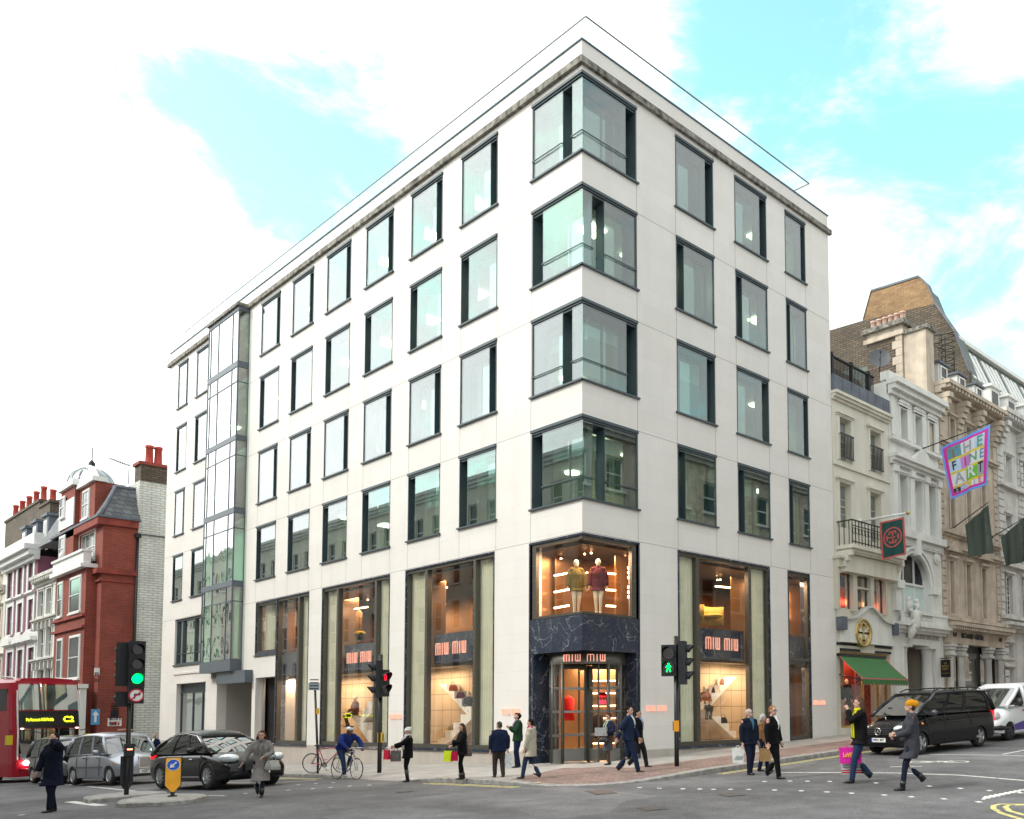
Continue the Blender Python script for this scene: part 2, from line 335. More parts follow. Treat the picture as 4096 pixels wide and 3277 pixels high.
# ---------------------------------------------------------------- ground, road, pavements
def z_(x0, y0, s): return lambda x, y: ((x0+x/s)/1.9, (y0+y/s)/1.9)
zA, zB, zC, zD = z_(0, 2500, 2.156), z_(900, 2500, 1.96), z_(1900, 2500, 1.96), z_(2900, 2500, 1.803)
def asphalt():
 m = mat('asphalt', (.05, .05, .052), .88, spec=.3); t = m.node_tree; b = t.nodes['Principled BSDF']; g = t.nodes.new('ShaderNodeNewGeometry')
 def nz(s, d, r, lo, hi, a, c, sx=(1, 1, 1)):
  mp = t.nodes.new('ShaderNodeMapping'); mp.inputs[3].default_value = sx; t.links.new(g.outputs['Position'], mp.inputs[0])
  n = t.nodes.new('ShaderNodeTexNoise'); n.inputs['Scale'].default_value = s; n.inputs['Detail'].default_value = d; n.inputs['Roughness'].default_value = r; t.links.new(mp.outputs[0], n.inputs[0])
  q = t.nodes.new('ShaderNodeMapRange'); t.links.new(n.outputs[0], q.inputs[0]); q.inputs[1].default_value = lo; q.inputs[2].default_value = hi; q.inputs[3].default_value = a; q.inputs[4].default_value = c; return q.outputs[0]
 def mul(a, c):
  k = t.nodes.new('ShaderNodeMath'); k.operation = 'MULTIPLY'; t.links.new(a, k.inputs[0]); t.links.new(c, k.inputs[1]); return k.outputs[0]
 f = mul(mul(nz(.22, 5, .6, .35, .65, .72, 1.25), nz(38, 4, .8, .3, .7, .30, 1.75)), nz(1.6, 6, .7, .35, .65, .82, 1.18))
 f = mul(f, nz(.8, 3, .5, .4, .62, 1.0, .8, (.15, 1, 1)))
 # tar seams and rectangular reinstatement patches
 v = t.nodes.new('ShaderNodeTexVoronoi'); v.distance = 'CHEBYCHEV'; v.inputs['Scale'].default_value = .17; mp = t.nodes.new('ShaderNodeMapping'); mp.inputs[3].default_value = (1, 1, 0); mp.inputs[2].default_value = (0, 0, .12); t.links.new(g.outputs['Position'], mp.inputs[0]); t.links.new(mp.outputs[0], v.inputs[0])
 sr = t.nodes.new('ShaderNodeSeparateColor'); t.links.new(v.outputs['Color'], sr.inputs[0]); q = t.nodes.new('ShaderNodeMapRange'); t.links.new(sr.outputs[0], q.inputs[0]); q.inputs[3].default_value = .82; q.inputs[4].default_value = 1.15
 f = mul(f, q.outputs[0])
 sc_ = t.nodes.new('ShaderNodeVectorMath'); sc_.operation = 'SCALE'; sc_.inputs[0].default_value = (.130, .130, .133); t.links.new(f, sc_.inputs[3]); t.links.new(sc_.outputs[0], b.inputs['Base Color'])
 n = t.nodes.new('ShaderNodeTexNoise'); n.inputs['Scale'].default_value = 90; n.inputs['Detail'].default_value = 3; t.links.new(g.outputs['Position'], n.inputs[0])
 bp = t.nodes.new('ShaderNodeBump'); bp.inputs['Strength'].default_value = .6; bp.inputs['Distance'].default_value = .01; t.links.new(n.outputs[0], bp.inputs['Height']); t.links.new(bp.outputs[0], b.inputs['Normal'])
 return m
M['asphalt'] = asphalt()
M['slab'] = brickmat('paving_slabs', (.30, .29, .27), (.36, .345, .325), (.17, .16, .15), .9, .6, .012, .22, .8, .5, .25, uaxis='xy', vs=1.2)
M['block'] = brickmat('red_block_paving', (.20, .125, .105), (.27, .19, .165), (.11, .09, .08), .2, .1, .008, .35, .85, .5, .3, uaxis='xy', vs=1.5)
M['kerb'] = mat('granite_kerb', (.26, .25, .235), .8, var=.35, vs=6, bump=.3, bs=60, det=8)
def paint(name, c, wear=.5):
 m = mat(name, c, .7); t = m.node_tree; b = t.nodes['Principled BSDF']; g = t.nodes.new('ShaderNodeNewGeometry'); n = t.nodes.new('ShaderNodeTexNoise'); n.inputs['Scale'].default_value = 9; n.inputs['Detail'].default_value = 9; n.inputs['Roughness'].default_value = .75; t.links.new(g.outputs['Position'], n.inputs[0])
 r = t.nodes.new('ShaderNodeMapRange'); t.links.new(n.outputs[0], r.inputs[0]); r.inputs[1].default_value = wear; r.inputs[2].default_value = wear+.14
 mx = t.nodes.new('ShaderNodeMix'); mx.data_type = 'RGBA'; t.links.new(r.outputs[0], mx.inputs[0]); mx.inputs[6].default_value = (*c, 1); mx.inputs[7].default_value = (.09, .09, .09, 1); t.links.new(mx.outputs[2], b.inputs['Base Color']); return m
M['wpaint'] = paint('worn_white_road_paint', (.62, .62, .58), .52); M['ypaint'] = paint('worn_yellow_road_paint', (.62, .55, .20), .50)
mb = MB()
xs = [-400, -250, -160]+list(range(-120, 61, 1))+[100, 200, 400]; ys = [-400, -200, -100]+list(range(-60, 61, 1))+[90, 160, 260, 400]
i0 = mb.pts([(x, y, zr(x, y)) for x in xs for y in ys]); ny = len(ys)
for a in range(len(xs)-1):
 for b in range(ny-1):
  mb.f.append((i0+a*ny+b, i0+(a+1)*ny+b, i0+(a+1)*ny+b+1, i0+a*ny+b+1)); mb.m.append(0); mb.sm.append(True)
struct('road', mb, M['asphalt'])
# kerb line of the corner, (x, y, kerb height)
KL = [(-37.2, -4.0, .12), (-28, -3.95, .12), (-20, -3.9, .12), (-13, -3.9, .12), (-9, -3.95, .12), (-7.2, -4.0, .1), (-6, -4.1, .03), (-4.4, -4.2, .015), (-3, -4.25, .015), (-1.9, -4.25, .06), (-1, -4.2, .12), (.5, -4.15, .12), (1.8, -4.1, .11), (2.8, -4.02, .06), (3.5, -3.85, .025), (4.1, -3.55, .02), (4.6, -3.1, .02), (4.95, -2.5, .035), (5.15, -1.8, .07), (5.22, -1.0, .11), (5.22, 0, .13), (5.2, 2, .13), (5.15, 5, .13), (5.05, 10, .13), (4.95, 16, .12), (4.9, 24, .12), (4.9, 40, .12), (4.9, 58, .12)]
def inner(p, i):   # building line point matched to a kerb point
 x, y, h = p
 if y < -3.95+.001 and x < 1.5 or x < -6: return (x, .3)
 if i <= 12: return (min(x, 0)-.3, .3)
 if y > -1.5: return (-.3, max(y, .3))
 return (-.3, .3)
def densify(L, st=.5):
 o = []
 for i in range(len(L)-1):
  a, b = L[i], L[i+1]; n = max(1, int(math.hypot(b[0]-a[0], b[1]-a[1])/st))
  o += [tuple(a[k]+(b[k]-a[k])*j/n for k in range(3)) for j in range(n)]
 return o+[L[-1]]
KD = densify(KL, .6)
def inn(p):
 x, y, h = p
 if x < -.3: return (x, .3)
 if y > .3: return (-.3, y)
 return (-.3, .3)
def off(L, i, d):    # offset towards the road (+) or pavement (-)
 a = L[max(0, i-1)]; b = L[min(len(L)-1, i+1)]; t = V((b[0]-a[0], b[1]-a[1])).normalized(); return (L[i][0]+t.y*d, L[i][1]-t.x*d)
def pave(KD, inn, name_p, name_k, m):
 pv = MB(); rows = []
 for i, p in enumerate(KD):
  ox, oy = off(KD, i, -.3); q = inn(p); r = []
  for j in range(9):
   f = j/8; x = ox+(q[0]-ox)*f; y = oy+(q[1]-oy)*f; d = min(1, f*5/1.5)
   r.append((x, y, zr(x, y)+p[2]*(1-d)+.12*d))
  rows.append(r)
 pv.rings(rows, closed=False, cap=False); struct(name_p, pv, m)
 kb = MB(); R = []
 for i, p in enumerate(KD):
  a = off(KD, i, 0); b = off(KD, i, -.02); c = off(KD, i, -.3)
  R.append([(a[0], a[1], zr(*a)-.1), (a[0], a[1], zr(*a)+p[2]-.012), (b[0], b[1], zr(*b)+p[2]+.004), (c[0], c[1], zr(*c)+p[2]+.004), (c[0], c[1], zr(*c)-.1)])
 kb.rings(R, closed=False, cap=False, sm=False); struct(name_k, kb, M['kerb'])
pave(KD, inn, 'pavement', 'kerb', M['slab'])
bl = MB(); R = []
for i, p in enumerate(KD):
 if p[0] < 1.2: continue
 a = off(KD, i, -.32); q = inn(p); wdt = 3.6 if p[1] < -1 else 2.3
 R.append([(a[0]+(q[0]-a[0])*f, a[1]+(q[1]-a[1])*f, zr(a[0]+(q[0]-a[0])*f, a[1]+(q[1]-a[1])*f)+p[2]*(1-min(1, f*5/1.5))+.12*min(1, f*5/1.5)+.005) for f in [j/8*wdt/5.2 for j in range(9)]])
bl.rings(R, closed=False, cap=False); struct('block_paving', bl, M['block'])
far = densify([(-115, -4.0, .12), (-80, -4.0, .12), (-60, -4, .12), (-47, -4, .12), (-45.6, -3.4, .12), (-45.0, -2.4, .12), (-44.6, 0, .12), (-44.6, 30, .12)], 1.2)
pave(far, lambda p: (p[0], -.9) if p[0] < -45.6 else (-45.6, max(p[1], -.9)), 'pavement', 'kerb', M['slab'])
opp = densify([(60, -24, .12), (24, -24, .12), (16, -23, .12), (13, -23, .12), (-115, -23, .12)][::-1], 2)
def strip(pts, wd, m, mb=None, dz=.004, st=.3):
 mb = mb or MB(); L = densify([(p[0], p[1], 0) for p in pts], st); R = []
 for i, p in enumerate(L):
  a = off(L, i, wd/2); b = off(L, i, -wd/2); R.append([(a[0], a[1], zr(*a)+dz), (b[0], b[1], zr(*b)+dz)])
 mb.rings(R, m, closed=False, cap=False, sm=False); return mb
wm = MB(); ym = MB()
G = lambda z, *ps: [gp(*z(*p)) for p in ps]
strip(G(zD, (400, 1065), (1240, 1069), (1700, 1085), (2300, 1135)), .11, 0, wm)
strip(G(zD, (1480, 935), (2010, 941), (2156, 946)), .1, 0, wm); strip(G(zD, (2000, 935), (2250, 885)), .1, 0, wm)
strip(G(zD, (1190, 1025), (1420, 1022)), .1, 0, wm)
strip(G(zB, (455, 1234), (720, 1219)), .1, 0, wm); strip(G(zA, (755, 1395), (1230, 1440)), .12, 0, wm); strip(G(zA, (0, 1330), (180, 1343)), .12, 0, wm); strip(G(zA, (1950, 1362), (2156, 1366)), .1, 0, wm)
strip(G(zA, (540, 1375), (622, 1380)), .12, 0, wm); strip(G(zA, (600, 1525), (880, 1560)), .25, 0, wm); strip(G(zA, (1790, 1472), (1940, 1474)), .08, 0, wm)
for z, L in ((zD, [(285, 1130), (470, 1127), (595, 1128), (755, 1130), (1090, 1141), (1475, 1164), (1697, 1180), (1905, 1196), (2130, 1212), (40, 1187), (170, 1188), (358, 1192), (550, 1198), (735, 1206), (912, 1215), (1148, 1228), (1345, 1241), (1578, 1256), (1830, 1278)]),
             (zC, [(1290, 1276), (1445, 1282), (1630, 1286), (1763, 1288), (1870, 1290)]), (zB, [(160, 1322), (495, 1297), (575, 1254), (690, 1285), (712, 1245), (828, 1275), (850, 1238), (977, 1265), (1130, 1257)]), (zA, [(185, 1640), (2120, 1454)])):
 for p in L:
  g = gp(*z(*p)); strip([g-V((.065, -.055, 0)), g+V((.065, -.055, 0))], .10, 0, wm, st=1)
for k in range(9):
 a = gp(*zD(1860+k*36, 1262-k*8)); b = gp(*zD(1885+k*36, 1236-k*7)); strip([a, b], .07, 0, wm)
# cycle symbol
c1 = gp(*zD(1405, 990)); c2 = gp(*zD(1670, 988))
ax = (c2-c1).normalized(); rr = (c2-c1).length*.27; ay = V((-ax.y, ax.x, 0))
def cpt(c, a, r): return c+ax*(math.cos(a)*r*1.15)+ay*(math.sin(a)*r)
for c in (c1, c2): strip([cpt(c, 2*PI*j/20, rr) for j in range(21)], .09, 0, wm, st=.2)
md = (c1+c2)/2
for a, b in ((c1, md+ay*rr), (md+ay*rr, c2), (md+ay*rr, md-ay*rr*.2), (c1, md-ay*rr*.2), (md-ay*rr*.2, c2+ay*rr*1.2-ax*rr*.5)): strip([a, b], .08, 0, wm, dz=.005)
for s_ in (.22, .40):
 strip([off(KD, i, s_) for i in range(len(KD)) if KD[i][1] > -.9], .075, 0, ym)
 strip([off(KD, i, s_) for i in range(len(KD)) if -1.7 < KD[i][0] < 3.3 and KD[i][1] < -3.7], .075, 0, ym)
 strip([off(KD, i, s_) for i in range(len(KD)) if KD[i][0] < -7.5], .075, 0, ym)
strip(G(zD, (2190, 1296), (1990, 1293), (1938, 1303), (1935, 1325), (1990, 1358), (2200, 1422)), .1, 0, ym); strip(G(zD, (2190, 1300), (2045, 1301), (2022, 1315), (2050, 1342), (2200, 1384)), .1, 0, ym)
for p in ((-.75, -4.15), (3.05, -3.9), (3.2, -3.86), (5.1, -.8), (5.0, 4.6)):
 a = V((p[0], p[1], 0)); q = (V((-.3, .3, 0))-a).normalized() if p[0] > 0 and p[1] < 4 else (V((0, 1, 0)) if p[0] < 0 else V((-1, 0, 0)))
 hk = min(KD, key=lambda k: (k[0]-p[0])**2+(k[1]-p[1])**2)[2]; strip([a, a+q*.28], .09, 0, ym, dz=hk+.009)
struct('road_markings', wm, M['wpaint']); struct('yellow_lines', ym, M['ypaint'])
def island(pts, name='traffic_island', h=.11):
 P = [gp(*p, dz=h) for p in pts]; c = sum(P, V())/len(P); mb = MB(); n = len(P)
 lo = [(p.x, p.y, zr(p.x, p.y)-.05) for p in P]; hi = [(p.x, p.y, zr(p.x, p.y)+h-.02) for p in P]
 def sh(k): return [(p.x+(c.x-p.x)*k, p.y+(c.y-p.y)*k, 0) for p in P]
 i1 = [(x, y, zr(x, y)+h) for x, y, _ in sh(.04)]; i2 = [(x, y, zr(x, y)+h) for x, y, _ in sh(.2)]
 mb.rings([lo, hi, i1, i2], 0, cap=False, sm=False); mb.face(i2, 1); return struct(name, mb, [M['kerb'], M['slab']])
island([zA(*p) for p in ((714, 1492), (722, 1478), (900, 1455), (1090, 1433), (1300, 1428), (1440, 1436), (1440, 1446), (1250, 1462), (1060, 1478), (760, 1505))])
island([zA(*p) for p in ((1005, 1524), (1030, 1508), (1180, 1480), (1330, 1460), (1500, 1452), (1680, 1452), (1770, 1457), (1788, 1468), (1650, 1502), (1400, 1524), (1100, 1534), (1020, 1536))])
cv = mat('iron_cover', (.06, .06, .062), .6, metal=.3, bump=.5, bs=30)
for (z, x, y, w_, d_, lb) in ((zC, 1390, 1441, .6, .45, 'rectangular iron cover with raised edge, nearer to the camera in the road'), (zC, 990, 1312, 1.0, .5, 'long dark cover plate in the road below the shop corner kerb'), (zC, 2010, 1335, .55, .4, 'small iron cover in the road below the man with the white carrier bag'), (zB, 1400, 1303, .9, .4, 'dark cover plate in the road before the woman in the white beanie')):
 g = gp(*z(x, y)); mb = MB(g); e = V((.9, -.43, 0)); f = V((.43, .9, 0)); P = [g-e*w_/2-f*d_/2, g+e*w_/2-f*d_/2, g+e*w_/2+f*d_/2, g-e*w_/2+f*d_/2]
 mb.hexa([V((p.x, p.y, zr(p.x, p.y)-.02)) for p in P]+[V((p.x, p.y, zr(p.x, p.y)+.008)) for p in P])
 P2 = [g+(p-g)*.8 for p in P]; mb.hexa([V((p.x, p.y, zr(p.x, p.y)+.003)) for p in P2]+[V((p.x, p.y, zr(p.x, p.y)+.013)) for p in P2])
 o = mb.build('manhole_cover', cv); o.location = g; tag(o, lb, 'manhole cover', 'covers set in the road')
# ---------------------------------------------------------------- the corner building
LF = Fac((0, 0, 0), (-1, 0, 0), (0, -1, 0)); RF = Fac((0, 0, 0), (0, 1, 0), (1, 0, 0))
B = thing('corner_building', (0, 0, 0), 'pale limestone six storey corner building with dark framed windows and shop below', 'building')
ROW = {2: (8.26, 10.83), 3: (11.97, 14.52), 4: (15.63, 18.23), 5: (19.31, 21.90)}
LC = [(4.53, 6.77), (8.05, 10.28), (11.64, 13.87), (15.19, 17.39), (18.69, 20.85), (22.2, 24.35), (31.0, 33.0), (34.34, 35.88)]
RC = [(4.15, 6.11), (7.31, 9.21), (10.41, 11.78)]
LE, RE, TOP, BOT = 37.33, 13.48, 22.93, -1.8
def wall(mb, F, u0, u1, z0, z1, ops, dep=.45, m=0, mr=0):
 us = sorted({u0, u1, *[o[0] for o in ops], *[o[1] for o in ops]}); zs = sorted({z0, z1, *[o[2] for o in ops], *[o[3] for o in ops]})
 us = [u for u in us if u0 <= u <= u1]; zs = [z for z in zs if z0 <= z <= z1]; P = F.P
 inside = lambda u, z: any(o[0] < u < o[1] and o[2] < z < o[3] for o in ops)
 for a in range(len(us)-1):
  for b in range(len(zs)-1):
   if not inside((us[a]+us[a+1])/2, (zs[b]+zs[b+1])/2):
    mb.face([P(us[a], zs[b]), P(us[a+1], zs[b]), P(us[a+1], zs[b+1]), P(us[a], zs[b+1])], m)
 for o in ops:
  a, b, c, d = o[:4]
  if a > u0: mb.face([P(a, c), P(a, d), P(a, d, -dep), P(a, c, -dep)], mr)
  if b < u1: mb.face([P(b, c), P(b, d), P(b, d, -dep), P(b, c, -dep)], mr)
  mb.face([P(a, d), P(b, d), P(b, d, -dep), P(a, d, -dep)], mr)
  if c > z0: mb.face([P(a, c), P(b, c), P(b, c, -dep), P(a, c, -dep)], mr)
lops = [(0, 2.6, 4.67-4.7, 7.14)]
lops += [(u0, u1, *ROW[r]) for r in ROW for i, (u0, u1) in enumerate(LC)] + [(0, 2.55, *ROW[r]) for r in ROW]
lops += [(4.59, 10.41, .43, 7.17), (11.56, 17.32, .43, 7.17), (18.55, 21.9, .43, 7.17), (21.9, 24.25, 4.62, 7.17), (21.9, 24.1, -1.8, 3.55), (25.85, 29.75, 3.7, 21.85), (24.5, 28.9, -1.8, 3.6), (30.45, 34.75, -.95, 3.57), (31.0, 35.25, 4.63, 7.17)]
rops = [(0, 2.3, -.03, 7.14)] + [(u0, u1, *ROW[r]) for r in ROW for (u0, u1) in RC] + [(0, 2.30, *ROW[r]) for r in ROW] + [(4.11, 9.12, .45, 7.17), (10.22, 11.70, .47, 7.17)]
mb = MB(); wall(mb, LF, 0, LE, .46, 22.95, [o for o in lops]); wall(mb, RF, 0, RE, .46, 22.95, rops)
mb.face([LF.P(LE, BOT, 0), LF.P(LE, 22.95, 0), LF.P(LE, 22.95, -RE), LF.P(LE, BOT, -RE)]); mb.face([RF.P(RE, BOT), RF.P(RE, 22.95), RF.P(RE, 22.95, -30), RF.P(RE, BOT, -30)])
mb.build('wall', M['stone'], B, fix=False)
mb = MB(); F = LF
lo = [(o[0], o[1], max(o[2], BOT), min(o[3], .46)) for o in lops if o[2] < .46 and o[0] > 3]
wall(mb, LF, 2.6, LE, BOT, .46, [o for o in lo if o[3] > o[2]]); wall(mb, RF, 2.3, RE, BOT, .46, [])
mb.build('plinth', M['plinth'], B, fix=False)
pd = MB(); pd.fb(LF, 2.6, 21.9, .40, .462, -.02, .035); pd.fb(RF, 2.3, RE, .40, .462, -.02, .035)
mb = MB()   # roof, coping
mb.face([(0, 0, 22.5), (-LE, 0, 22.5), (-LE, RE, 22.5), (0, RE, 22.5)])
mb.fb(LF, .03, LE-.02, 22.5, 22.95, -.3, -.02); mb.fb(RF, .31, RE-.02, 22.5, 22.95, -.3, -.02)
mb.build('roof', M['stone_plain'], B)
mb = MB(); mb.fb(LF, -.04, LE+.03, 22.95, 23.0, -.35, .04); mb.fb(RF, -.035, RE+.03, 22.952, 23.002, -.35, .035); mb.build('coping', mat('blue_metal_coping', (.03, .09, .13), .4), B)
mb = MB(); mb.fb(LF, -.13, LE+.12, 22.12, 22.34, -.02, .13); mb.fb(RF, -.127, RE+.12, 22.123, 22.337, -.02, .127); mb.build('drip_course', M['drip'], B)
mb = MB()   # masonry joints a few mm proud are read as lines
for z in (7.19, 10.85, 14.54, 18.25):
 mb.fb(LF, -.002, 25.8, z, z+.018, -.01, .002); mb.fb(LF, 29.8, LE, z, z+.018, -.01, .002); mb.fb(RF, -.002, RE, z, z+.018, -.01, .002)
zz = [7.17]+[v for r in ROW for v in ROW[r]]+[22.12]
for k in range(0, len(zz)-1, 2):
 for F, cs in ((LF, LC[:6]), (RF, RC)):
  for (a, b) in cs:
   for u in (a, b): mb.fb(F, u-.008, u+.008, zz[k]+.03, zz[k+1]-.06, -.01, .0025)
for u in (2.6, 25.8, 29.8): mb.fb(LF, u-.008, u+.008, 7.2, 22.12, -.01, .003)
mb.fb(RF, 2.3, 2.316, 7.2, 22.12, -.01, .003)
mb.build('masonry_joints', M['joint'], B)
def office_window(F, u0, u1, z0, z1, slot, small=False, blind=0.0):
 mb = MB(); t = .04; D = -.42
 mb.fb(F, u0, u0+t, z0, z1, D, .012); mb.fb(F, u1-t, u1, z0, z1, D, .012)
 mb.fb(F, u0+t, u1-t, z1-.13, z1, D, .02); mb.fb(F, u0-.01, u1+.01, z1-.07, z1+.02, .012, .06); mb.fb(F, u0+t, u1-t, z1-.2, z1-.13, D, -.03)
 mb.fb(F, u0+t, u1-t, z0, z0+.03, D, .0); mb.fb(F, u0-.07, u1+.07, z0-.055, z0, -.0, .085)
 # inner frame
 a, b, c, d = u0+t, u1-t, z0+.03, z1-.2
 for q in ((a, a+.09, c, d), (b-.09, b, c, d), (a+.09, b-.09, c, c+.07), (a+.09, b-.09, d-.07, d)): mb.fb(F, *q, D-.05, D)
 sl = .46*(u1-u0)/2.2
 if slot == 'hi': p0, p1 = u0+.05, u1-sl; e = p1
 else: p0, p1 = u0+sl, u1-.05; e = p0
 mb.fb(F, e-.012, e+.012, z0+.03, z1-.2, -.40, -.03)     # fin holding the outer sheet
 im = (p0+p1)/2+(.25 if slot == 'hi' else -.25)*(-1 if F is LF else -1); mb.fb(F, im-.03, im+.03, c+.07, d-.07, D-.045, D-.005)
 fr = mb.build('window', M['dkmetal'], B)
 mb = MB(); mb.fb(F, p0, p1, z0+.03, z1-.13, -.035, -.015); mb.build('pane', M['pane'], fr)
 mb = MB(); mb.face([F.P(a+.09, c+.07, D-.03), F.P(b-.09, c+.07, D-.03), F.P(b-.09, d-.07, D-.03), F.P(a+.09, d-.07, D-.03)]); mb.build('inner_pane', M['pane2'], fr)
 if blind > 0:
  mb = MB(); mb.fb(F, a+.02, b-.02, d-(d-c)*blind, d, -.64, -.625); mb.build('blind', M['blind'], fr)
rb = random.Random(5)
for r, (z0, z1) in ROW.items():
 for i, (u0, u1) in enumerate(LC):
  s = 'lo' if r in (5, 3) else 'hi'
  bl_ = {2: (.35, .45, .3, 0, .2, .5, .4, 0), 3: (1, .9, 1, .5, .3, .3, .4, .2), 4: (0, .15, 0, .2, 1, .2, 0, 0), 5: (.12, 0, .1, 0, 0, .1, .2, 0)}[r][i]
  office_window(LF, u0, u1, z0, z1, s, blind=bl_)
 for i, (u0, u1) in enumerate(RC):
  office_window(RF, u0, u1, z0, z1, 'hi' if r in (5, 3) else 'lo', blind={2: (0, .3, .6), 3: (.35, 0, .5), 4: (0, 0, .9), 5: (0, .1, .2)}[r][i])
# corner windows wrapping the arris
for r, (z0, z1) in ROW.items():
 mb = MB(); t = .05; UL, UR = 2.55, 2.30; D = -.5
 mb.fb(LF, UL-t, UL, z0, z1, D, .012); mb.fb(RF, UR-t, UR, z0, z1, D, .012)
 for F, U_ in ((LF, UL), (RF, UR)):
  e = .002 if F is RF else 0
  mb.fb(F, .0, U_-t, z1-.13, z1, D, .02-e); mb.fb(F, -.06+e, U_+.01, z1-.07, z1+.02, .01, .06-e); mb.fb(F, .04, U_-t, z1-.2, z1-.13, D, -.03)
  mb.fb(F, 0, U_-t, z0, z0+.03, D, 0-e); mb.fb(F, -.085+e, U_+.07, z0-.055, z0, -.0, .085-e)
  for q in ((.5, U_-t, z0+.03, z0+.1), (.5, U_-t, z1-.27, z1-.2), (U_-.16, U_-t, z0+.1, z1-.27), (1.2, 1.27, z0+.1, z1-.27)): mb.fb(F, *q, D-.05, D)
 lsl = (.5, .98) if r in (5, 3) else (2.0, 2.5); rsl = (1.85, 2.25) if r in (5, 3) else (.42, .92)
 for F, sl, U_ in ((LF, lsl, UL), (RF, rsl, UR)):
  for e in sl:
   if .1 < e < U_-.1: mb.fb(F, e-.012, e+.012, z0+.03, z1-.2, -.42, -.03)
 fr = mb.build('corner_window', M['dkmetal'], B)
 for F, sl, U_ in ((LF, lsl, UL), (RF, rsl, UR)):
  mb = MB(); x0 = .03 if F is RF else .0
  for a, b in ((x0, sl[0]), (sl[1], U_-t)):
   if b-a > .1: mb.fb(F, a, b, z0+.03, z1-.13, -.035, -.015)
  mb.build('pane', M['pane'], fr)
  mb = MB(); mb.face([F.P(.5, z0+.1, D-.03), F.P(U_-.16, z0+.1, D-.03), F.P(U_-.16, z1-.27, D-.03), F.P(.5, z1-.27, D-.03)]); mb.build('inner_pane', M['pane2'], fr)
  rl = MB(); zr_ = z0+.62
  for a, b in ((-.03 if F is LF else -.028, sl[0]), (sl[1], U_-.02)):
   if b-a > .1:
    rl.fb(F, a, b, zr_, zr_+.035, .02, .045)
    for q in (a, b):
     if .1 < q < U_-.1: rl.fb(F, q-.015, q+.015, zr_+.001, zr_+.034, -.45, .02)
  rl.build('rail', M['dkmetal'], fr)
 if r in (2, 3):
  mb = MB(); mb.fb(LF, .56, 2.4, z1-.9, z1-.27, -.7, -.69); mb.fb(RF, .56, 2.1, z1-.75, z1-.27, -.7, -.69); mb.build('blind', M['blind'], fr)
# glazed bay
mb = MB(); pn = MB(); u0, u1, pr = 25.82, 29.78, .52
segs = [(4.52, 8.08), (8.4, 11.68), (12.0, 15.32), (15.62, 19.02), (19.36, 21.9)]
bands = [(3.95, 4.5), (8.1, 8.38), (11.7, 11.98), (15.34, 15.6), (19.04, 19.34), (21.92, 22.12)]
for a, b in bands: mb.fb(LF, u0-.01, u1+.01, a, b, -.3, pr+.01, 0)
mb.fb(LF, u0-.06, u1+.06, 22.122, 22.3, -.1, pr+.1, 1)
mb.fb(LF, 24.45, 28.0, 3.35, 3.95, -.2, .35, 0)
for k, (a, b) in enumerate(segs):
 tr = b-.75 if k < 4 else None
 for u in (u0+.02, u0+.75, u0+2.6, u1-.33, u1-.02): mb.fb(LF, u-.02, u+.02, a-.02, b+.02, pr-.06, pr+.004)
 mb.fb(LF, u0, u0+.04, a-.02, b+.02, -.05, .03); mb.fb(LF, u1-.04, u1, a-.02, b+.02, -.05, .03)
 if tr: mb.fb(LF, u0, u1, tr, tr+.05, pr-.06, pr+.002); mb.fb(LF, u0, u0+.045, tr, tr+.05, 0, pr-.03); mb.fb(LF, u1-.045, u1, tr, tr+.05, 0, pr-.03)
by = mb.build('bay_window', [M['midmetal'], M['drip']], B)
for a, b in segs:
 pn = MB(); P = LF.P
 pn.face([P(u0+.01, a, pr-.02), P(u1-.01, a, pr-.02), P(u1-.01, b, pr-.02), P(u0+.01, b, pr-.02)]); pn.face([P(u0+.01, a, 0), P(u0+.01, a, pr-.03), P(u0+.01, b, pr-.03), P(u0+.01, b, 0)]); pn.face([P(u1-.01, a, 0), P(u1-.01, a, pr-.03), P(u1-.01, b, pr-.03), P(u1-.01, b, 0)])
 pn.build('pane', M['baypane'], by)
cb = MB(); F = LF
cb.grid(lambda a, b: F.P(26.0+a*.5, 4.6+b*3.4, .12+.04*math.sin(a*30)), 30, 1); cb.grid(lambda a, b: F.P(28.6+a*1.0, 4.6+b*3.4, .0+.04*math.sin(a*50)), 60, 1); cb.build('curtain', M['curtain'], by)
cb = MB(); cb.fb(LF, 26.2, 29.5, 8.5, 11.4, -.3, -.29); cb.build('blind', M['blind'], by)
# office floors inside
mb = MB()
for z0, z1 in ((7.3, 8.2), (10.95, 11.9), (14.65, 15.55), (18.35, 19.25), (22.05, 22.45)): mb.bx(-36.9, -.62, .62, 13.3, z0, z1, 0)
mb.build('floor_slabs', M['ceil'], B)
mb = MB(); mb.bx(-36.9, -6, 5.5, 13.3, 8.2, 22.05); mb.bx(-36.9, -36.6, .6, 5.5, 8.2, 22.05); mb.bx(-6, -.6, 12.9, 13.3, 8.2, 22.05)
for x in (-7.4, -14.5, -21.6): mb.bx(x-.08, x+.08, 2.4, 5.5, 8.2, 22.05)
mb.build('interior_wall', M['officewall'], B)
rl = random.Random(11)
for zc in (10.93, 14.63, 18.33, 22.03):
 for (x, y) in [(-2.0-3.53*i, 2.1) for i in range(10)]+[(-2.2-3.53*i, 4.2) for i in range(10)]+[(-2.2, 5.5), (-2.2, 8.7), (-2.2, 11.4), (-4.4, 7)]:
  if rl.random() < (.85 if zc in (10.93, 18.33) else .45):
   mb = MB(); rd = zc == 10.93 and rl.random() < .5
   if rd: mb.cyl((x, y, zc-.06), (x, y, zc), .28, 14)
   else: mb.bx(x-.35, x+.35, y-.35, y+.35, zc-.06, zc)
   mb.build('ceiling_lamp', M['lampw'], B)
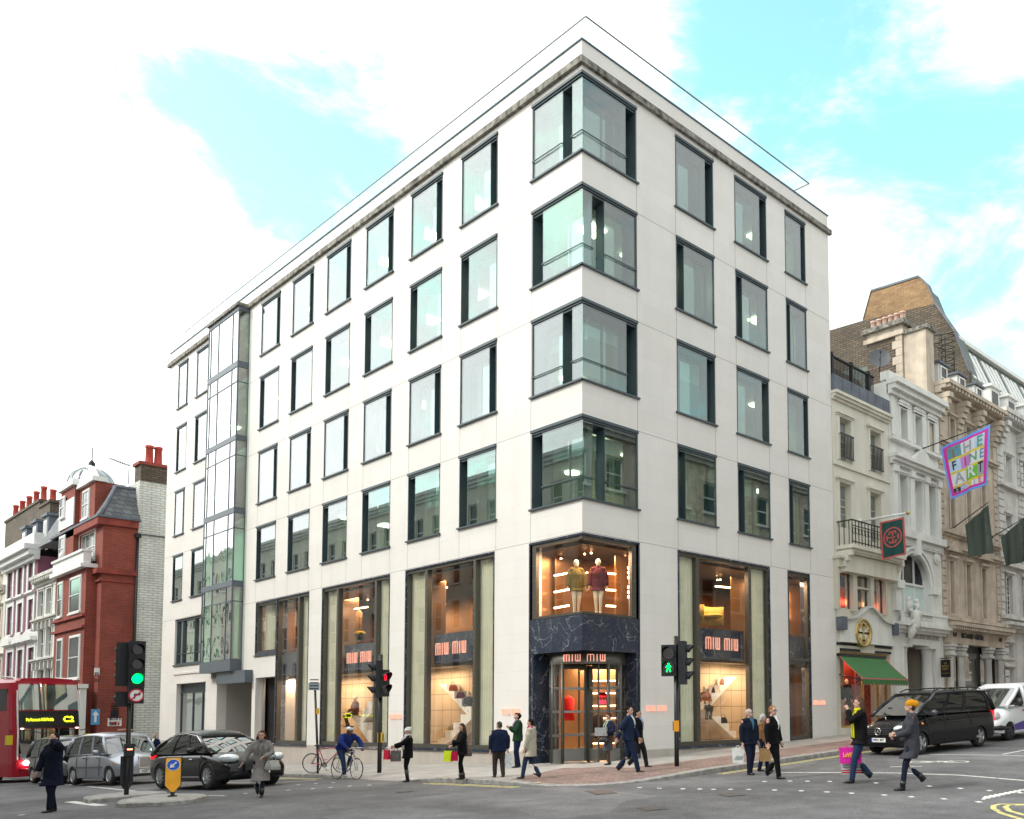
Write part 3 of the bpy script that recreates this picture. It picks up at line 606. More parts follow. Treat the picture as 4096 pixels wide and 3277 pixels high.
# ---------------- ground floor left end
mb = MB(); F = LF
mb.fb(F, 30.45, 34.75, 3.1, 3.57, -.3, -.28, 1)
for k in range(9): mb.fb(F, 30.45, 34.75, 3.12+k*.05, 3.14+k*.05, -.28, -.22, 1)
for u in (30.47, 31.5, 32.9, 34.70): mb.fb(F, u, u+.05, -.95, 3.1, -.32, -.22, 1)
mb.fb(F, 30.45, 34.75, 3.04, 3.1, -.32, -.2, 1); mb.fb(F, 30.45, 34.75, -.95, -.85, -.32, -.2, 1)
fr = mb.build('shop_window', [M['stone_plain'], M['dkmetal']], B)
mb = MB(); mb.face([F.P(30.45, -.9, -.27), F.P(34.75, -.9, -.27), F.P(34.75, 3.1, -.27), F.P(30.45, 3.1, -.27)]); mb.build('pane', M['baypane'], fr)
mb = MB(); mb.fb(F, 30.44, 35.2, 4.08, 4.18, 0, .05); mb.fb(F, 30.44, 34.8, 3.57, 3.62, 0, .03); mb.build('string_course', M['stone_plain'], B)
mb = MB()
for q in ((31.0, 31.06, 4.63, 7.17), (35.19, 35.25, 4.63, 7.17), (31.06, 35.19, 4.63, 4.72), (31.06, 35.19, 7.05, 7.17), (34.3, 34.38, 4.72, 7.05), (32.5, 32.56, 4.72, 7.05)): mb.fb(F, *q, -.3, -.1)
mb.fb(F, 30.95, 35.3, 4.55, 4.63, -.1, .07); mb.fb(F, 31.06, 35.19, 5.2, 5.24, -.2, -.12)
fr = mb.build('window', M['dkmetal'], B)
mb = MB(); mb.face([F.P(31.06, 4.72, -.2), F.P(35.19, 4.72, -.2), F.P(35.19, 7.05, -.2), F.P(31.06, 7.05, -.2)]); mb.build('pane', M['baypane'], fr)
mb = MB(); mb.grid(lambda a, b: F.P(31.1+a*1.6, 4.7+b*2.4, -.5+.05*math.sin(a*70)), 90, 1); mb.grid(lambda a, b: F.P(33.6+a*1.6, 4.7+b*2.4, -.5+.05*math.sin(a*70)), 90, 1); mb.build('curtain', M['curtain'], fr)
mb = MB(); mb.fb(F, 24.5, 28.9, -1.8, 3.6, -2.6, -2.5, 0); mb.fb(F, 24.4, 24.5, -1.8, 3.6, -2.6, -.45); mb.fb(F, 28.9, 29, -1.8, 3.6, -2.6, -.45); mb.fb(F, 24.5, 28.9, 3.6, 3.7, -2.6, -.4); mb.fb(F, 21.9, 22.0, -1.8, 3.55, -.9, -.45); mb.build('porch_wall', mat('porch_stone', (.42, .40, .37), .7, var=.06, vs=1), B)
mb = MB(); mb.fb(F, 24.6, 25.9, -1.6, 3.0, -2.5, -2.44); mb.fb(F, 24.6, 24.68, -1.6, 3.1, -2.44, -1.6); mb.cyl(F.P(25.6, 2.7, -1.4), F.P(24.5, 2.7, -1.4), .03, 8); mb.build('office_door', M['dkmetal'], B)
mb = MB(); mb.fb(F, 22.0, 24.1, -1.8, 3.55, -.62, -.55)
for k in range(52): mb.fb(F, 22.0, 24.1, -1.75+k*.1, -1.72+k*.1, -.55, -.53)
mb.build('roller_shutter', M['blackmatt'], B)
mb = MB(); mb.fb(F, 21.95, 24.25, 3.55, 4.1, -.2, -.12); mb.fb(F, 21.95, 24.2, 4.0, 4.08, -.12, -.02); mb.fb(F, 24.0, 24.25, -1.8, 3.55, -.3, -.28); mb.build('door_surround', M['stone_plain'], B)
# ---------------- shop windows
def area(n, loc, sx, sy, pw, c, rot=(0, 0, 0)):
 l = bpy.data.lights.new(n, 'AREA'); l.shape = 'RECTANGLE'; l.size = sx; l.size_y = sy; l.energy = pw; l.color = c; o = bpy.data.objects.new(n, l); o.location = loc; o.rotation_euler = rot; col.objects.link(o); return o
def letters(mb, F, u0, u1, z0, z1, d, sgn, m=0, mh=1, th=.03, right=True):
 # two words of the tall condensed sign lettering: m i u  m i u
 W = u1-u0; h = z1-z0; wl = W*.445
 def X(t): return u0+t*W if right else u1-t*W
 def bar(a, b, c, e, mm=m, dd=0):
  x0, x1 = sorted((X(a), X(b))); mb.fb(F, x0, x1, z0+c*h, z0+e*h, d, d+th+dd, mm)
 s = .015
 for k in (0, .555):
  for a in (.0, .07, .14): bar(k+a, k+a+s, 0, .92)
  for a in (.012, .082): bar(k+a, k+a+.064, .92, 1.0)
  bar(k+.215, k+.215+s, 0, 1)            # i
  bar(k+.29, k+.29+s, .12, 1); bar(k+.345, k+.345+s*.7, .12, 1); bar(k+.395, k+.395+s, .12, 1); bar(k+.302, k+.409, 0, .12)
 return mb
def sign(F, u0, u1, z0, z1, d, right, par=B, halo=False):
 mb = MB(); letters(mb, F, u0, u1, z0, z1, d, 1, 0, 1, .04, right)
 if halo:
  hb = MB(); letters(hb, F, u0-.012, u1+.012, z0-.012, z1+.012, d-.012, 1, 1, 1, .008, right)
  n0 = len(mb.v); mb.v += hb.v; mb.f += [tuple(i+n0 for i in f) for f in hb.f]; mb.m += [1]*len(hb.f); mb.sm += hb.sm
 return mb.build('lettering', [M['copper'], M['copperglow']], par)
def curtain(F, u0, u1, z0, z1, d, par, amp=.05, fr=9.0):
 n = max(8, int((u1-u0)*fr*6)); mb = MB(); mb.grid(lambda a, b: F.P(u0+a*(u1-u0), z0+b*(z1-z0), d+amp*math.sin(a*(u1-u0)*fr*2*PI/1.3+.6*math.sin(a*9))*(1-.15*b)), n, 3); mb.build('curtain', M['curtain'], par)
def shopfront(F, u0, u1, z0, z1, muls, cur, band=None, low=None, right=True):
 mb = MB(); t = .06
 for q in ((u0, u0+t, z0, z1), (u1-t, u1, z0, z1), (u0+t, u1-t, z1-t, z1), (u0+t, u1-t, z0, z0+t)): mb.fb(F, *q, -.45, .01, 1)
 a, b, c, d = u0+t, u1-t, z0+t, z1-t
 for q in ((a, a+.07, c, d), (b-.07, b, c, d), (a+.07, b-.07, d-.1, d), (a+.07, b-.07, c, c+.14)): mb.fb(F, *q, -.22, -.04, 0)
 for m_ in muls: mb.fb(F, m_-.08, m_+.08, c+.14, d-.1, -.22, -.03, 0)
 for u in [a+.04, b-.04]+list(muls):
  z = c+.3
  while z < d: mb.cyl(F.P(u, z, -.045), F.P(u, z, -.015), .018, 6, 2); z += .62
 mb.fb(F, u0-.02, u1+.02, z0-.03, z0, 0, .06, 1)
 fr = mb.build('shop_window', [M['bronze'], M['marble'], M['steel']], B)
 ed = [a+.07]+[x for m_ in sorted(muls) for x in (m_-.08, m_+.08)]+[b-.07]
 for k in range(0, len(ed), 2):
  pb = MB(); pb.face([F.P(ed[k], c+.14, -.12), F.P(ed[k+1], c+.14, -.12), F.P(ed[k+1], d-.1, -.12), F.P(ed[k], d-.1, -.12)]); pb.build('pane', M['shopglass'], fr)
 for (x0, x1) in cur: curtain(F, x0, x1, c+.02, d, -.27, fr, .04)
 if band:
  mb = MB(); mb.fb(F, band[0], band[1], 3.55, 4.63, -.42, -.32); mb.build('marble_band', M['marble'], fr)
 return fr
f1 = shopfront(LF, 4.59, 10.41, .43, 7.17, (5.83, 8.97), ((4.95, 6.05), (9.28, 10.34)), (5.9, 8.9))
sign(LF, 6.69, 8.74, 3.86, 4.3, -.32, False, f1)
f2 = shopfront(LF, 11.56, 17.32, .43, 7.17, (12.73, 15.95), ((12.0, 13.1), (16.35, 17.26)), (12.8, 15.9))
sign(LF, 13.5, 15.6, 3.86, 4.3, -.32, False, f2)
f3 = shopfront(LF, 18.55, 21.9, .43, 7.17, (19.65, ), ((19.05, 20.05), ), (19.7, 21.75))
mb = MB(); F = LF
for q in ((21.9, 21.96, 4.62, 7.17), (24.19, 24.25, 4.62, 7.17), (21.96, 24.19, 7.08, 7.17), (21.96, 24.19, 4.62, 4.72)): mb.fb(F, *q, -.3, .012, 1)
for q in ((24.07, 24.19, 4.72, 7.08), (21.96, 24.07, 6.98, 7.08), (21.96, 24.07, 4.72, 4.82), (21.96, 22.05, 4.82, 6.98)): mb.fb(F, *q, -.22, -.04, 0)
mb.fb(F, 21.75, 24.3, 4.56, 4.62, 0, .06, 1); fr = mb.build('shop_window', [M['bronze'], M['marble']], B)
mb = MB(); mb.face([F.P(22.05, 4.82, -.12), F.P(24.07, 4.82, -.12), F.P(24.07, 6.98, -.12), F.P(22.05, 6.98, -.12)]); mb.build('pane', M['shopglass'], fr)
curtain(F, 22.0, 24.15, 4.7, 7.05, -.42, fr)
f4 = shopfront(RF, 4.11, 9.12, .45, 7.17, (5.13, 7.95), ((4.35, 5.28), (8.2, 9.06)), (5.2, 7.9), right=True)
sign(RF, 5.8, 7.6, 3.88, 4.32, -.32, True, f4)
f5 = shopfront(RF, 10.22, 11.70, .47, 7.17, (), (), (10.4, 11.55))
mb = MB(); mb.fb(RF, 10.3, 11.62, 3.6, 3.72, -.2, -.02); mb.build('transom', M['bronze'], f5)
for a_ in ((LF, 3.08, 4.08, 1.66, 1.84, .01, False), (RF, 2.62, 3.52, 1.70, 1.88, .01, True), (RF, 11.78, 12.6, 1.88, 2.05, .01, True), (LF, 10.55, 11.4, 1.55, 1.72, .01, False)): sign(*a_, halo=False)
# extra sets of doors and shop interior shell
M['int_brown'] = mat('bronze_panel', (.30, .17, .08), .28, metal=.75, var=.25, vs=.6)
M['int_beige'] = brickmat('beige_grid_panel', (.46, .34, .22), (.46, .34, .22), (.12, .09, .06), .62, .62, .012, .08, .7, 0, 0, vs=.5)
M['int_dark'] = mat('dark_brown_wall', (.05, .032, .022), .5)
mb = MB(); mb.bx(-24.4, -.5, .5, 5.0, 6.95, 7.25, 0); mb.bx(-5, -.5, 5, 13.3, 6.95, 7.25, 0); mb.bx(-24.4, -2.2, 4.9, 5.1, .1, 6.95, 1); mb.bx(-5.2, -5, 4.9, 13.3, .1, 6.95, 1); mb.bx(-24.6, -24.4, .5, 5, -.5, 6.95, 1); mb.bx(-5, -.5, 13.1, 13.3, .1, 6.95, 1)
mb.build('shop_ceiling', [M['int_dark'], M['int_brown']], B)
mb = MB(); mb.bx(-24.4, -2.7, .6, 4.9, 3.45, 3.58, 0); mb.bx(-5.0, -.6, 2.4, 13.1, 3.45, 3.58, 0); mb.build('mezzanine_floor', M['int_dark'], B)
mb = MB(); mb.bx(-24.4, -.5, .5, 4.9, -.2, .09); mb.bx(-5, -.5, 4.9, 13.1, -.2, .09); mb.build('shop_floor', mat('pale_shop_floor', (.5, .42, .33), .4, var=.05), B)
Z3 = lambda x, y: (1500+x/1.917, 2200+y/1.917); Z2 = lambda x, y: (600+x/1.917, 2200+y/1.917); Z4 = lambda x, y: (2600+x/1.7253, 2100+y/1.7253); Z8 = lambda x, y: (2050+x/1.725, 2100+y/1.725)
def vis(F, zf, x0, x1, y, d, e=.15): a = F.px(*zf(x0, y), d)[0]; b = F.px(*zf(x1, y), d)[0]; return min(a, b)-e, max(a, b)+e
mb = MB(); BD = -1.75
for F, zf, x0, x1, y in ((LF, Z3, 385, 745, 1200), (LF, Z2, 1440, 1705, 1200), (RF, Z4, 345, 695, 1200)):
 a, b = vis(F, zf, x0, x1, y, BD, .5); mb.fb(F, a, b, .4, 3.45, BD-.05, BD); mb.fb(F, a-.3, b, .40, .45, BD, -.5)
 area('display_lamp', F.P((a+b)/2, 3.38, -.95), 2.6 if F is LF else .7, .7 if F is LF else 2.6, 75, (1, .76, .52))
mb.build('display_backdrop', M['int_beige'], B)
mb = MB()
for F, zf, x0, x1, y, z0, z1, d in ((LF, Z3, 395, 532, 400, 3.6, 6.9, -1.5), (LF, Z2, 1445, 1590, 500, 3.6, 6.9, -1.5), (LF, Z2, 995, 1110, 600, 3.6, 6.9, -1.3), (LF, Z2, 985, 1110, 1250, .1, 3.5, -1.3), (RF, Z4, 565, 690, 500, 3.6, 6.9, -1.5), (RF, Z4, 965, 1085, 550, 3.6, 6.9, -1.3), (RF, Z4, 965, 1085, 1200, .1, 3.5, -1.9), (LF, Z8, 145, 290, 400, 4.7, 6.9, -1.1), (RF, Z8, 715, 835, 400, 4.7, 6.9, -1.1)):
 a, b = vis(F, zf, x0, x1, y, d, .03); mb.fb(F, a, b, z0, z1, d-.05, d)
mb.build('bronze_wall_panel', M['int_brown'], B)
M['bulb'] = emis('warm_bulb', (1, .50, .22), 14); M['tube'] = emis('warm_tube', (1, .55, .30), 9)
def bulbs(F, u, zs, d, r=.055):
 for z in zs:
  mb = MB(); mb.ell(F.P(u, z, d), r, r, r, nu=10, nv=6); mb.build('bulb', M['bulb'], B)
def bz(F, zf, x, ys, d): 
 p = [F.px(*zf(x, y), d) for y in ys]; bulbs(F, p[0][0], [q[1] for q in p], d)
bz(LF, Z3, 413, (300, 333, 365, 430, 462, 495), -.9); bz(LF, Z2, 1462, (420, 449, 478, 536, 564, 593), -.9); bz(LF, Z2, 1012, (501, 527, 553, 604, 631, 657), -.9); bz(LF, Z2, 1000, (1125, 1150, 1175, 1228, 1253, 1278, 1330, 1357, 1383), -.9)
bz(RF, Z4, 664, (405, 433, 463, 520, 549, 578), -.9); bz(RF, Z4, 1054, (469, 497, 523, 574, 602, 628), -.9); bz(LF, Z8, 181, (306, 340, 373, 440, 474, 508), -.7); bz(RF, Z8, 804, (296, 329, 363, 430, 463, 497), -.7)
for F, zf, L, d in ((LF, Z3, [(668, 212), (688, 208), (650, 215), (535, 290), (550, 288), (538, 415), (780, 160), (702, 903), (540, 910)], -2.0), (LF, Z2, [(1626, 315), (1652, 318), (1676, 320), (1598, 358), (1670, 382)], -2.0), (RF, Z4, [(460, 280), (480, 284), (500, 288), (485, 312), (516, 316), (461, 347), (482, 344), (502, 341), (465, 380), (485, 378), (413, 940), (455, 938), (527, 952), (1075, 942)], -2.0),
     (LF, Z8, [(280, 160), (352, 142), (428, 130), (308, 200), (332, 202), (293, 240), (335, 233)], -1.3), (RF, Z8, [(543, 130), (625, 138), (498, 201), (543, 194), (700, 158), (778, 228), (513, 330)], -1.3)):
 for (x, y) in L:
  u, z = F.px(*zf(x, y), d); mb = MB(); mb.ell(F.P(u, z, d), .035, .035, .03, nu=8, nv=5); mb.build('spot_lamp', M['bulb'], B)
def tubes(F, zf, x0, x1, y0, y1, d, r=.03):
 a = F.px(*zf(x0, y0), d); b = F.px(*zf(x1, y1), d); mb = MB(); mb.cyl(F.P(*a, d), F.P(*b, d), r, 8); mb.build('tube_lamp', M['tube'], B)
for y in (342, 456, 566): tubes(LF, Z8, 290, 388, y+8, y-10, -1.0); 
for y in (335, 448, 558): tubes(RF, Z8, 648, 710, y, y+4, -1.0)
tubes(LF, Z2, 1570, 1668, 452, 438, -1.3); tubes(RF, Z4, 452, 553, 424, 433, -1.3)
# ---------------- corner entrance
mb = MB(); mb.fb(LF, 0, 2.6, 3.57, 4.67, -.5, 0); mb.fb(RF, .004, 2.3, 3.572, 4.668, -.5, -.002); mb.build('marble_band', M['marble'], B)
mb = MB(); mb.bx(-2.6, -2.45, .012, 1.0, -.1, 3.57); mb.bx(-1.0, -.012, 2.2, 2.3, -.1, 3.57); mb.bx(-2.45, -2.42, .9, 1.0, -.1, 3.57)
mb.fb(LF, 2.6, 2.66, .0, 7.17, -.3, .012); mb.fb(RF, 2.3, 2.36, .0, 7.17, -.3, .012); mb.fb(LF, -.014, 2.66, 7.1, 7.17, -.3, .014); mb.fb(RF, -.011, 2.36, 7.1, 7.168, -.3, .012); mb.build('marble_jamb', M['marble'], B)
mb = MB(); t = .05
for F, U_ in ((LF, 2.6), (RF, 2.3)):
 for q in ((U_-.25, U_-.06, 4.69, 7.1), (.02, U_-.25, 7.0, 7.1), (.02, U_-.25, 4.69, 4.76)): mb.fb(F, *q, -.16, -.03)
 for k in range(5): mb.cyl(F.P(U_-.15, 4.9+k*.5, -.04), F.P(U_-.15, 4.9+k*.5, -.01), .018, 6, 1)
fr = mb.build('corner_display_window', [M['bronze'], M['steel']], B)
mb = MB(); mb.face([LF.P(0.06, 4.76, -.06), LF.P(2.35, 4.76, -.06), LF.P(2.35, 7.0, -.06), LF.P(.06, 7.0, -.06)]); mb.face([RF.P(0.06, 4.76, -.06), RF.P(2.05, 4.76, -.06), RF.P(2.05, 7.0, -.06), RF.P(.06, 7.0, -.06)]); mb.build('pane', M['shopglass'], fr)
mb = MB(); mb.bx(-4.8, -.5, .5, 4.8, 4.62, 4.68); mb.build('display_floor', M['int_dark'], B)
mb = MB(); mb.bx(-3.4, -2.9, .6, 3.4, 4.68, 6.95, 0); mb.bx(-2.9, -.6, 3.2, 3.4, 4.68, 6.95, 0); mb.build('display_wall', M['int_brown'], B)
cx, cy, rr = -1.36, 1.36, 1.2
def ringpts(r, z, a0, a1, n): return [(cx+r*math.cos(a0+(a1-a0)*i/n), cy+r*math.sin(a0+(a1-a0)*i/n), z) for i in range(n+1)]
fa = math.radians(-45)
mb = MB()
for z0, z1, r in ((3.2, 3.57, rr+.03), (.08, .16, rr+.02)):
 A = [ringpts(r, z0, fa-PI*.95, fa+PI*.95, 44), ringpts(r, z1, fa-PI*.95, fa+PI*.95, 44), ringpts(r-.12, z1, fa-PI*.95, fa+PI*.95, 44), ringpts(r-.12, z0, fa-PI*.95, fa+PI*.95, 44)]
 mb.rings(A, 0, cap=False, closed=False); mb.rings([A[3], A[0]], 0, cap=False, closed=False)
for a in (-92, -62, -36, 36, 62, 92):
 q = fa+math.radians(a); p = V((cx+rr*math.cos(q), cy+rr*math.sin(q), 0)); mb.cyl(p+V((0, 0, .1)), p+V((0, 0, 3.3)), .055, 8)
mb.cyl((cx, cy, .1), (cx, cy, 3.2), .06, 10)
for s in (-1, 1):
 for z in (.98, 1.72, 2.46): A = [ringpts(rr+.03, z-.035, fa+s*math.radians(36), fa+s*math.radians(92), 12), ringpts(rr+.03, z+.035, fa+s*math.radians(36), fa+s*math.radians(92), 12)]; mb.rings(A, 1, cap=False, closed=False)
 A = [ringpts(rr+.02, .1, fa+s*math.radians(36), fa+s*math.radians(92), 12), ringpts(rr+.02, .55, fa+s*math.radians(36), fa+s*math.radians(92), 12)]; mb.rings(A, 1, cap=False, closed=False)
rd = mb.build('revolving_door', [M['bronze'], M['steel']], B)
for k in range(4):
 q = fa+math.radians(22+90*k); dx, dy = math.cos(q), math.sin(q); n = V((-dy, dx, 0)); lf = MB()
 def bar(r0, r1, z0, z1, m=0, t=.02):
  a = V((cx+dx*r0, cy+dy*r0, 0)); b = V((cx+dx*r1, cy+dy*r1, 0))
  lf.hexa([a-n*t+V((0, 0, z0)), b-n*t+V((0, 0, z0)), b+n*t+V((0, 0, z0)), a+n*t+V((0, 0, z0)), a-n*t+V((0, 0, z1)), b-n*t+V((0, 0, z1)), b+n*t+V((0, 0, z1)), a+n*t+V((0, 0, z1))], m)
 bar(.06, .14, .14, 3.18); bar(1.04, 1.12, .14, 3.18); bar(.14, 1.04, 3.08, 3.18); bar(.14, 1.04, .14, .55, 1)
 for z in (.98, 1.72, 2.46): bar(.14, 1.04, z-.035, z+.035, 1, .025)
 lf.build('door_leaf', [M['bronze'], M['steel']], rd)
gb = MB()
for s in (-1, 1): gb.rings([ringpts(rr, .2, fa+s*math.radians(38), fa+s*math.radians(92), 12), ringpts(rr, 3.2, fa+s*math.radians(38), fa+s*math.radians(92), 12)], 0, cap=False, closed=False)
gb.build('curved_pane', M['shopglass'], rd)
DF = Fac((cx+(rr+.03)*math.cos(fa), cy+(rr+.03)*math.sin(fa), 0), (math.cos(fa+PI/2), math.sin(fa+PI/2), 0), (math.cos(fa), math.sin(fa), 0))
lb = MB(); letters(lb, DF, -.68, .68, 3.27, 3.49, 0, 1, 0, 0, .05, True)
for i, v in enumerate(lb.v):   # bend round the drum
 p = v-DF.o; u = p.dot(DF.u); d = p.dot(DF.n); a = fa+u/(rr+.03); lb.v[i] = V((cx+(rr+.03+d)*math.cos(a), cy+(rr+.03+d)*math.sin(a), v.z))
lb.build('lettering', [M['copper'], M['copperglow']], rd)
# shop seen through the door
mb = MB(); mb.bx(-5, -.5, .5, 5, 3.45, 3.5); mb.build('entrance_ceiling', M['int_dark'], B)
sh = MB(); lt = MB()
sf = Fac((-4.0, 3.7, 0), (math.cos(PI/4), math.sin(PI/4), 0), (math.cos(fa), math.sin(fa), 0))
sh.fb(sf, -2.6, 2.6, .1, 3.4, -.1, -.05, 0)
for k in range(6): sh.fb(sf, -.1, 1.9, .6+k*.45, .64+k*.45, -.05, .3, 1); lt.fb(sf, 0, 1.8, .56+k*.45, .595+k*.45, .05, .1)
for u in (-.12, .9, 1.9): sh.fb(sf, u, u+.05, .3, 3.3, -.05, .31, 1)
shf = sh.build('shelving', [M['int_brown'], M['int_dark']], B); lt.build('shelf_light', M['tube'], shf)
# roof glass rail
RG = thing('roof_railing', (-1, 1, 22.5), 'frameless glass balustrade with thin dark rail along the roof edge', 'railing')
Le, Re = LF.px(390*1.9, 693*1.9, -1.0)[0], RF.px(1704*1.9, 386*1.9, -1.0)[0]
mb = MB((-1, 1, 22.5)); zt = 24.9
mb.bx(-Le, -1, .975, 1.0, zt-.055, zt); mb.bx(-1.02, -.995, 1.0, Re, zt-.055, zt); mb.bx(-Le, -Le+.03, 1.0, 3.0, zt-.055, zt); mb.bx(-3, -1.02, Re-.03, Re, zt-.055, zt)
rb_ = mb.build('rail', M['dkmetal'], RG)
mb = MB((-1, 1, 22.5)); mb.bx(-Le, -1, .98, .99, 22.5, zt-.04); mb.bx(-1.01, -1.0, 1.0, Re, 22.5, zt-.04); mb.build('glass_panels', M['rail_glass'], RG)
for q in [(-1-k*2.6-.008, -1-k*2.6+.008, .97, .978) for k in range(14)]+[(-.992, -.984, 1+k*2.6-.008, 1+k*2.6+.008) for k in range(1, 5)]: mb = MB((-1, 1, 22.5)); mb.bx(*q, 22.5, zt-.04); mb.build('glass_joint', M['steel'], RG)
# shop lamps' own light
WC = (1, .66, .40)
for x in (-9, -17): area('upper_lamp', (x, 1.4, 6.9), 3, 1.2, 130, WC)
area('upper_lamp', (-1.4, 7.3, 6.9), 1, 2.4, 130, WC)
area('display_lamp', (-22, .9, 3.4), 1.5, .6, 130, WC); area('upper_lamp', (-22, 1, 6.9), 1.5, .6, 90, WC); area('upper_lamp', (-.9, 11, 6.9), .6, 1, 80, WC); area('display_lamp', (-1.2, 11, 3.4), .6, 1, 24, WC)
area('corner_lamp', (-1.3, 1.3, 6.9), 1.6, 1.6, 150, WC); area('entrance_lamp', (-3.2, 3.2, 3.4), 1.5, 1.5, 260, WC)
# ---------------------------------------------------------------- neighbouring buildings
Z5 = lambda x, y: (x/1.7244, 1700+y/1.7244); Z6 = lambda x, y: (3200+x/1.7255, 1000+y/1.7255); Z7 = lambda x, y: (3200+x/1.7255, 1900+y/1.7255)
M['redbrick'] = brickmat('red_brick', (.32, .05, .03), (.24, .04, .025), (.24, .11, .08), .3, .1, .012, .35, vs=.5, streak=.25)
M['reddark'] = mat('red_terracotta', (.24, .042, .028), .8, var=.3, vs=1.5)
M['whitebrick'] = brickmat('white_glazed_brick', (.66, .67, .62), (.74, .75, .70), (.40, .40, .36), .5, .16, .022, .25, .5, vs=.6, streak=.3)
M['yellowbrick'] = brickmat('yellow_stock_brick', (.36, .22, .10), (.26, .14, .07), (.20, .14, .08), .45, .14, .018, .3, vs=.7)
M['darkbrick'] = brickmat('sooty_stock_brick', (.16, .12, .08), (.09, .07, .05), (.05, .04, .03), .45, .14, .025, .4, vs=.5)
M['slate'] = brickmat('slate_roof', (.07, .08, .09), (.16, .17, .18), (.03, .03, .035), .5, .3, .02, .35, .6, vs=1)
M['greenslate'] = brickmat('green_grey_slates', (.13, .16, .14), (.17, .20, .175), (.08, .1, .09), .4, .22, .012, .3, .7, vs=1)
M['stucco'] = mat('white_stucco', (.72, .72, .68), .7, var=.05, vs=.8, streak=.28)
M['cream'] = mat('cream_stucco', (.66, .63, .54), .7, var=.05, vs=.8, streak=.22)
M['creamdk'] = mat('cream_frames', (.52, .49, .40), .6)
M['purple'] = mat('mauve_painted_brick', (.24, .085, .135), .75, var=.08, vs=1)
M['sand'] = mat('sandstone', (.52, .44, .355), .85, var=.18, vs=1.5, streak=.45, det=7)
M['greystone'] = mat('grey_stone', (.60, .585, .55), .85, var=.12, vs=1.5, streak=.45, det=7)
M['winwhite'] = mat('white_window_paint', (.72, .72, .70), .5)
M['darkpane'] = mat('dark_window_glass', (.022, .026, .028), .1, spec=.35)
M['palepane'] = mat('net_curtained_glass', (.20, .22, .21), .15, spec=.3, var=.3, vs=1.2)
M['terra'] = mat('red_chimney_pot', (.42, .055, .035), .7, var=.2, vs=8); M['pinkpot'] = mat('buff_chimney_pot', (.60, .40, .32), .8, var=.12, vs=6)
def uzr(F, zf, x0, y0, x1, y1, d=0.0):
 a = F.px(*zf(x0, y0), d); b = F.px(*zf(x1, y1), d); u0, u1 = sorted((a[0], b[0])); z0, z1 = sorted((a[1], b[1])); return (u0, u1, z0, z1)
def sash(F, r, par, off, fm, pm, dep=.22, bars=(1, 1), sill=True, sur=0.0, hood=0.0, base=0.0, surm=None, name='window'):
 u0, u1, z0, z1 = r; mb = MB(off); t = min(.07, (u1-u0)*.12); D = base-dep
 for q in ((u0, u0+t, z0, z1), (u1-t, u1, z0, z1), (u0+t, u1-t, z1-t, z1), (u0+t, u1-t, z0, z0+t), (u0+t, u1-t, (z0+z1)/2-t*.4, (z0+z1)/2+t*.4)): mb.fb(F, *q, D, D+.07, 0)
 for k in range(1, bars[0]):
  u = u0+(u1-u0)*k/bars[0]; mb.fb(F, u-.015, u+.015, z0+t, z1-t, D+.01, D+.05, 0)
 for k in range(1, bars[1]):
  z = z0+(z1-z0)*k/bars[1]; mb.fb(F, u0+t, u1-t, z-.015, z+.015, D+.01, D+.05, 0)
 if sill: mb.fb(F, u0-.12, u1+.12, z0-.12, z0-.003, base, base+.14, 1)
 if sur:
  for q in ((u0-sur, u0-.003, z0, z1+sur), (u1+.003, u1+sur, z0, z1+sur), (u0-.003, u1+.003, z1+.003, z1+sur)): mb.fb(F, *q, base, base+.06, 1)
 if hood: mb.fb(F, u0-sur-.1, u1+sur+.1, z1+sur, z1+sur+.1, base, base+hood, 1); mb.fb(F, u0-sur-.04, u1+sur+.04, z1+sur-.06, z1+sur, base, base+hood*.6, 1)
 w_ = mb.build(name, [fm, surm or fm], par)
 mb = MB(off); mb.face([F.P(u0+t*.5, z0+t*.5, D+.03), F.P(u1-t*.5, z0+t*.5, D+.03), F.P(u1-t*.5, z1-t*.5, D+.03), F.P(u0+t*.5, z1-t*.5, D+.03)]); mb.build('pane', pm, w_)
 return w_
def part(name, m, par, off, fn):
 mb = MB(off); fn(mb); return mb.build(name, m, par)
def cornice(mb, F, u0, u1, z, h, d, m=0, dent=0):
 mb.fb(F, u0, u1, z, z+h*.3, -.05, d*.35, m); mb.fb(F, u0, u1, z+h*.3, z+h*.65, -.05, d*.7, m); mb.fb(F, u0-.03, u1+.03, z+h*.65, z+h, -.05, d, m)
 if dent:
  n = int((u1-u0)/dent)
  for k in range(n): mb.fb(F, u0+(k+.25)*dent, u0+(k+.75)*dent, z+h*.32, z+h*.64, d*.7, d*.92, m)
def pots(par, off, P, r, h, m, name='chimney_pot'):
 for p in P:
  mb = MB(off); p = V(p); mb.tube([p, p+V((0, 0, h*.1)), p+V((0, 0, h*.85)), p+V((0, 0, h*.87)), p+V((0, 0, h))], [r*1.1, r, r*.85, r*1.05, r*1.02], 12); mb.build(name, m, par)
def back(mb, F, u0, u1, z0, z1, dep, m=0):     # the body behind a facade
 P = F.P; mb.face([P(u0, z0), P(u0, z1), P(u0, z1, -dep), P(u0, z0, -dep)], m); mb.face([P(u1, z0), P(u1, z1), P(u1, z1, -dep), P(u1, z0, -dep)], m); mb.face([P(u0, z1), P(u1, z1), P(u1, z1, -dep), P(u0, z1, -dep)], m)
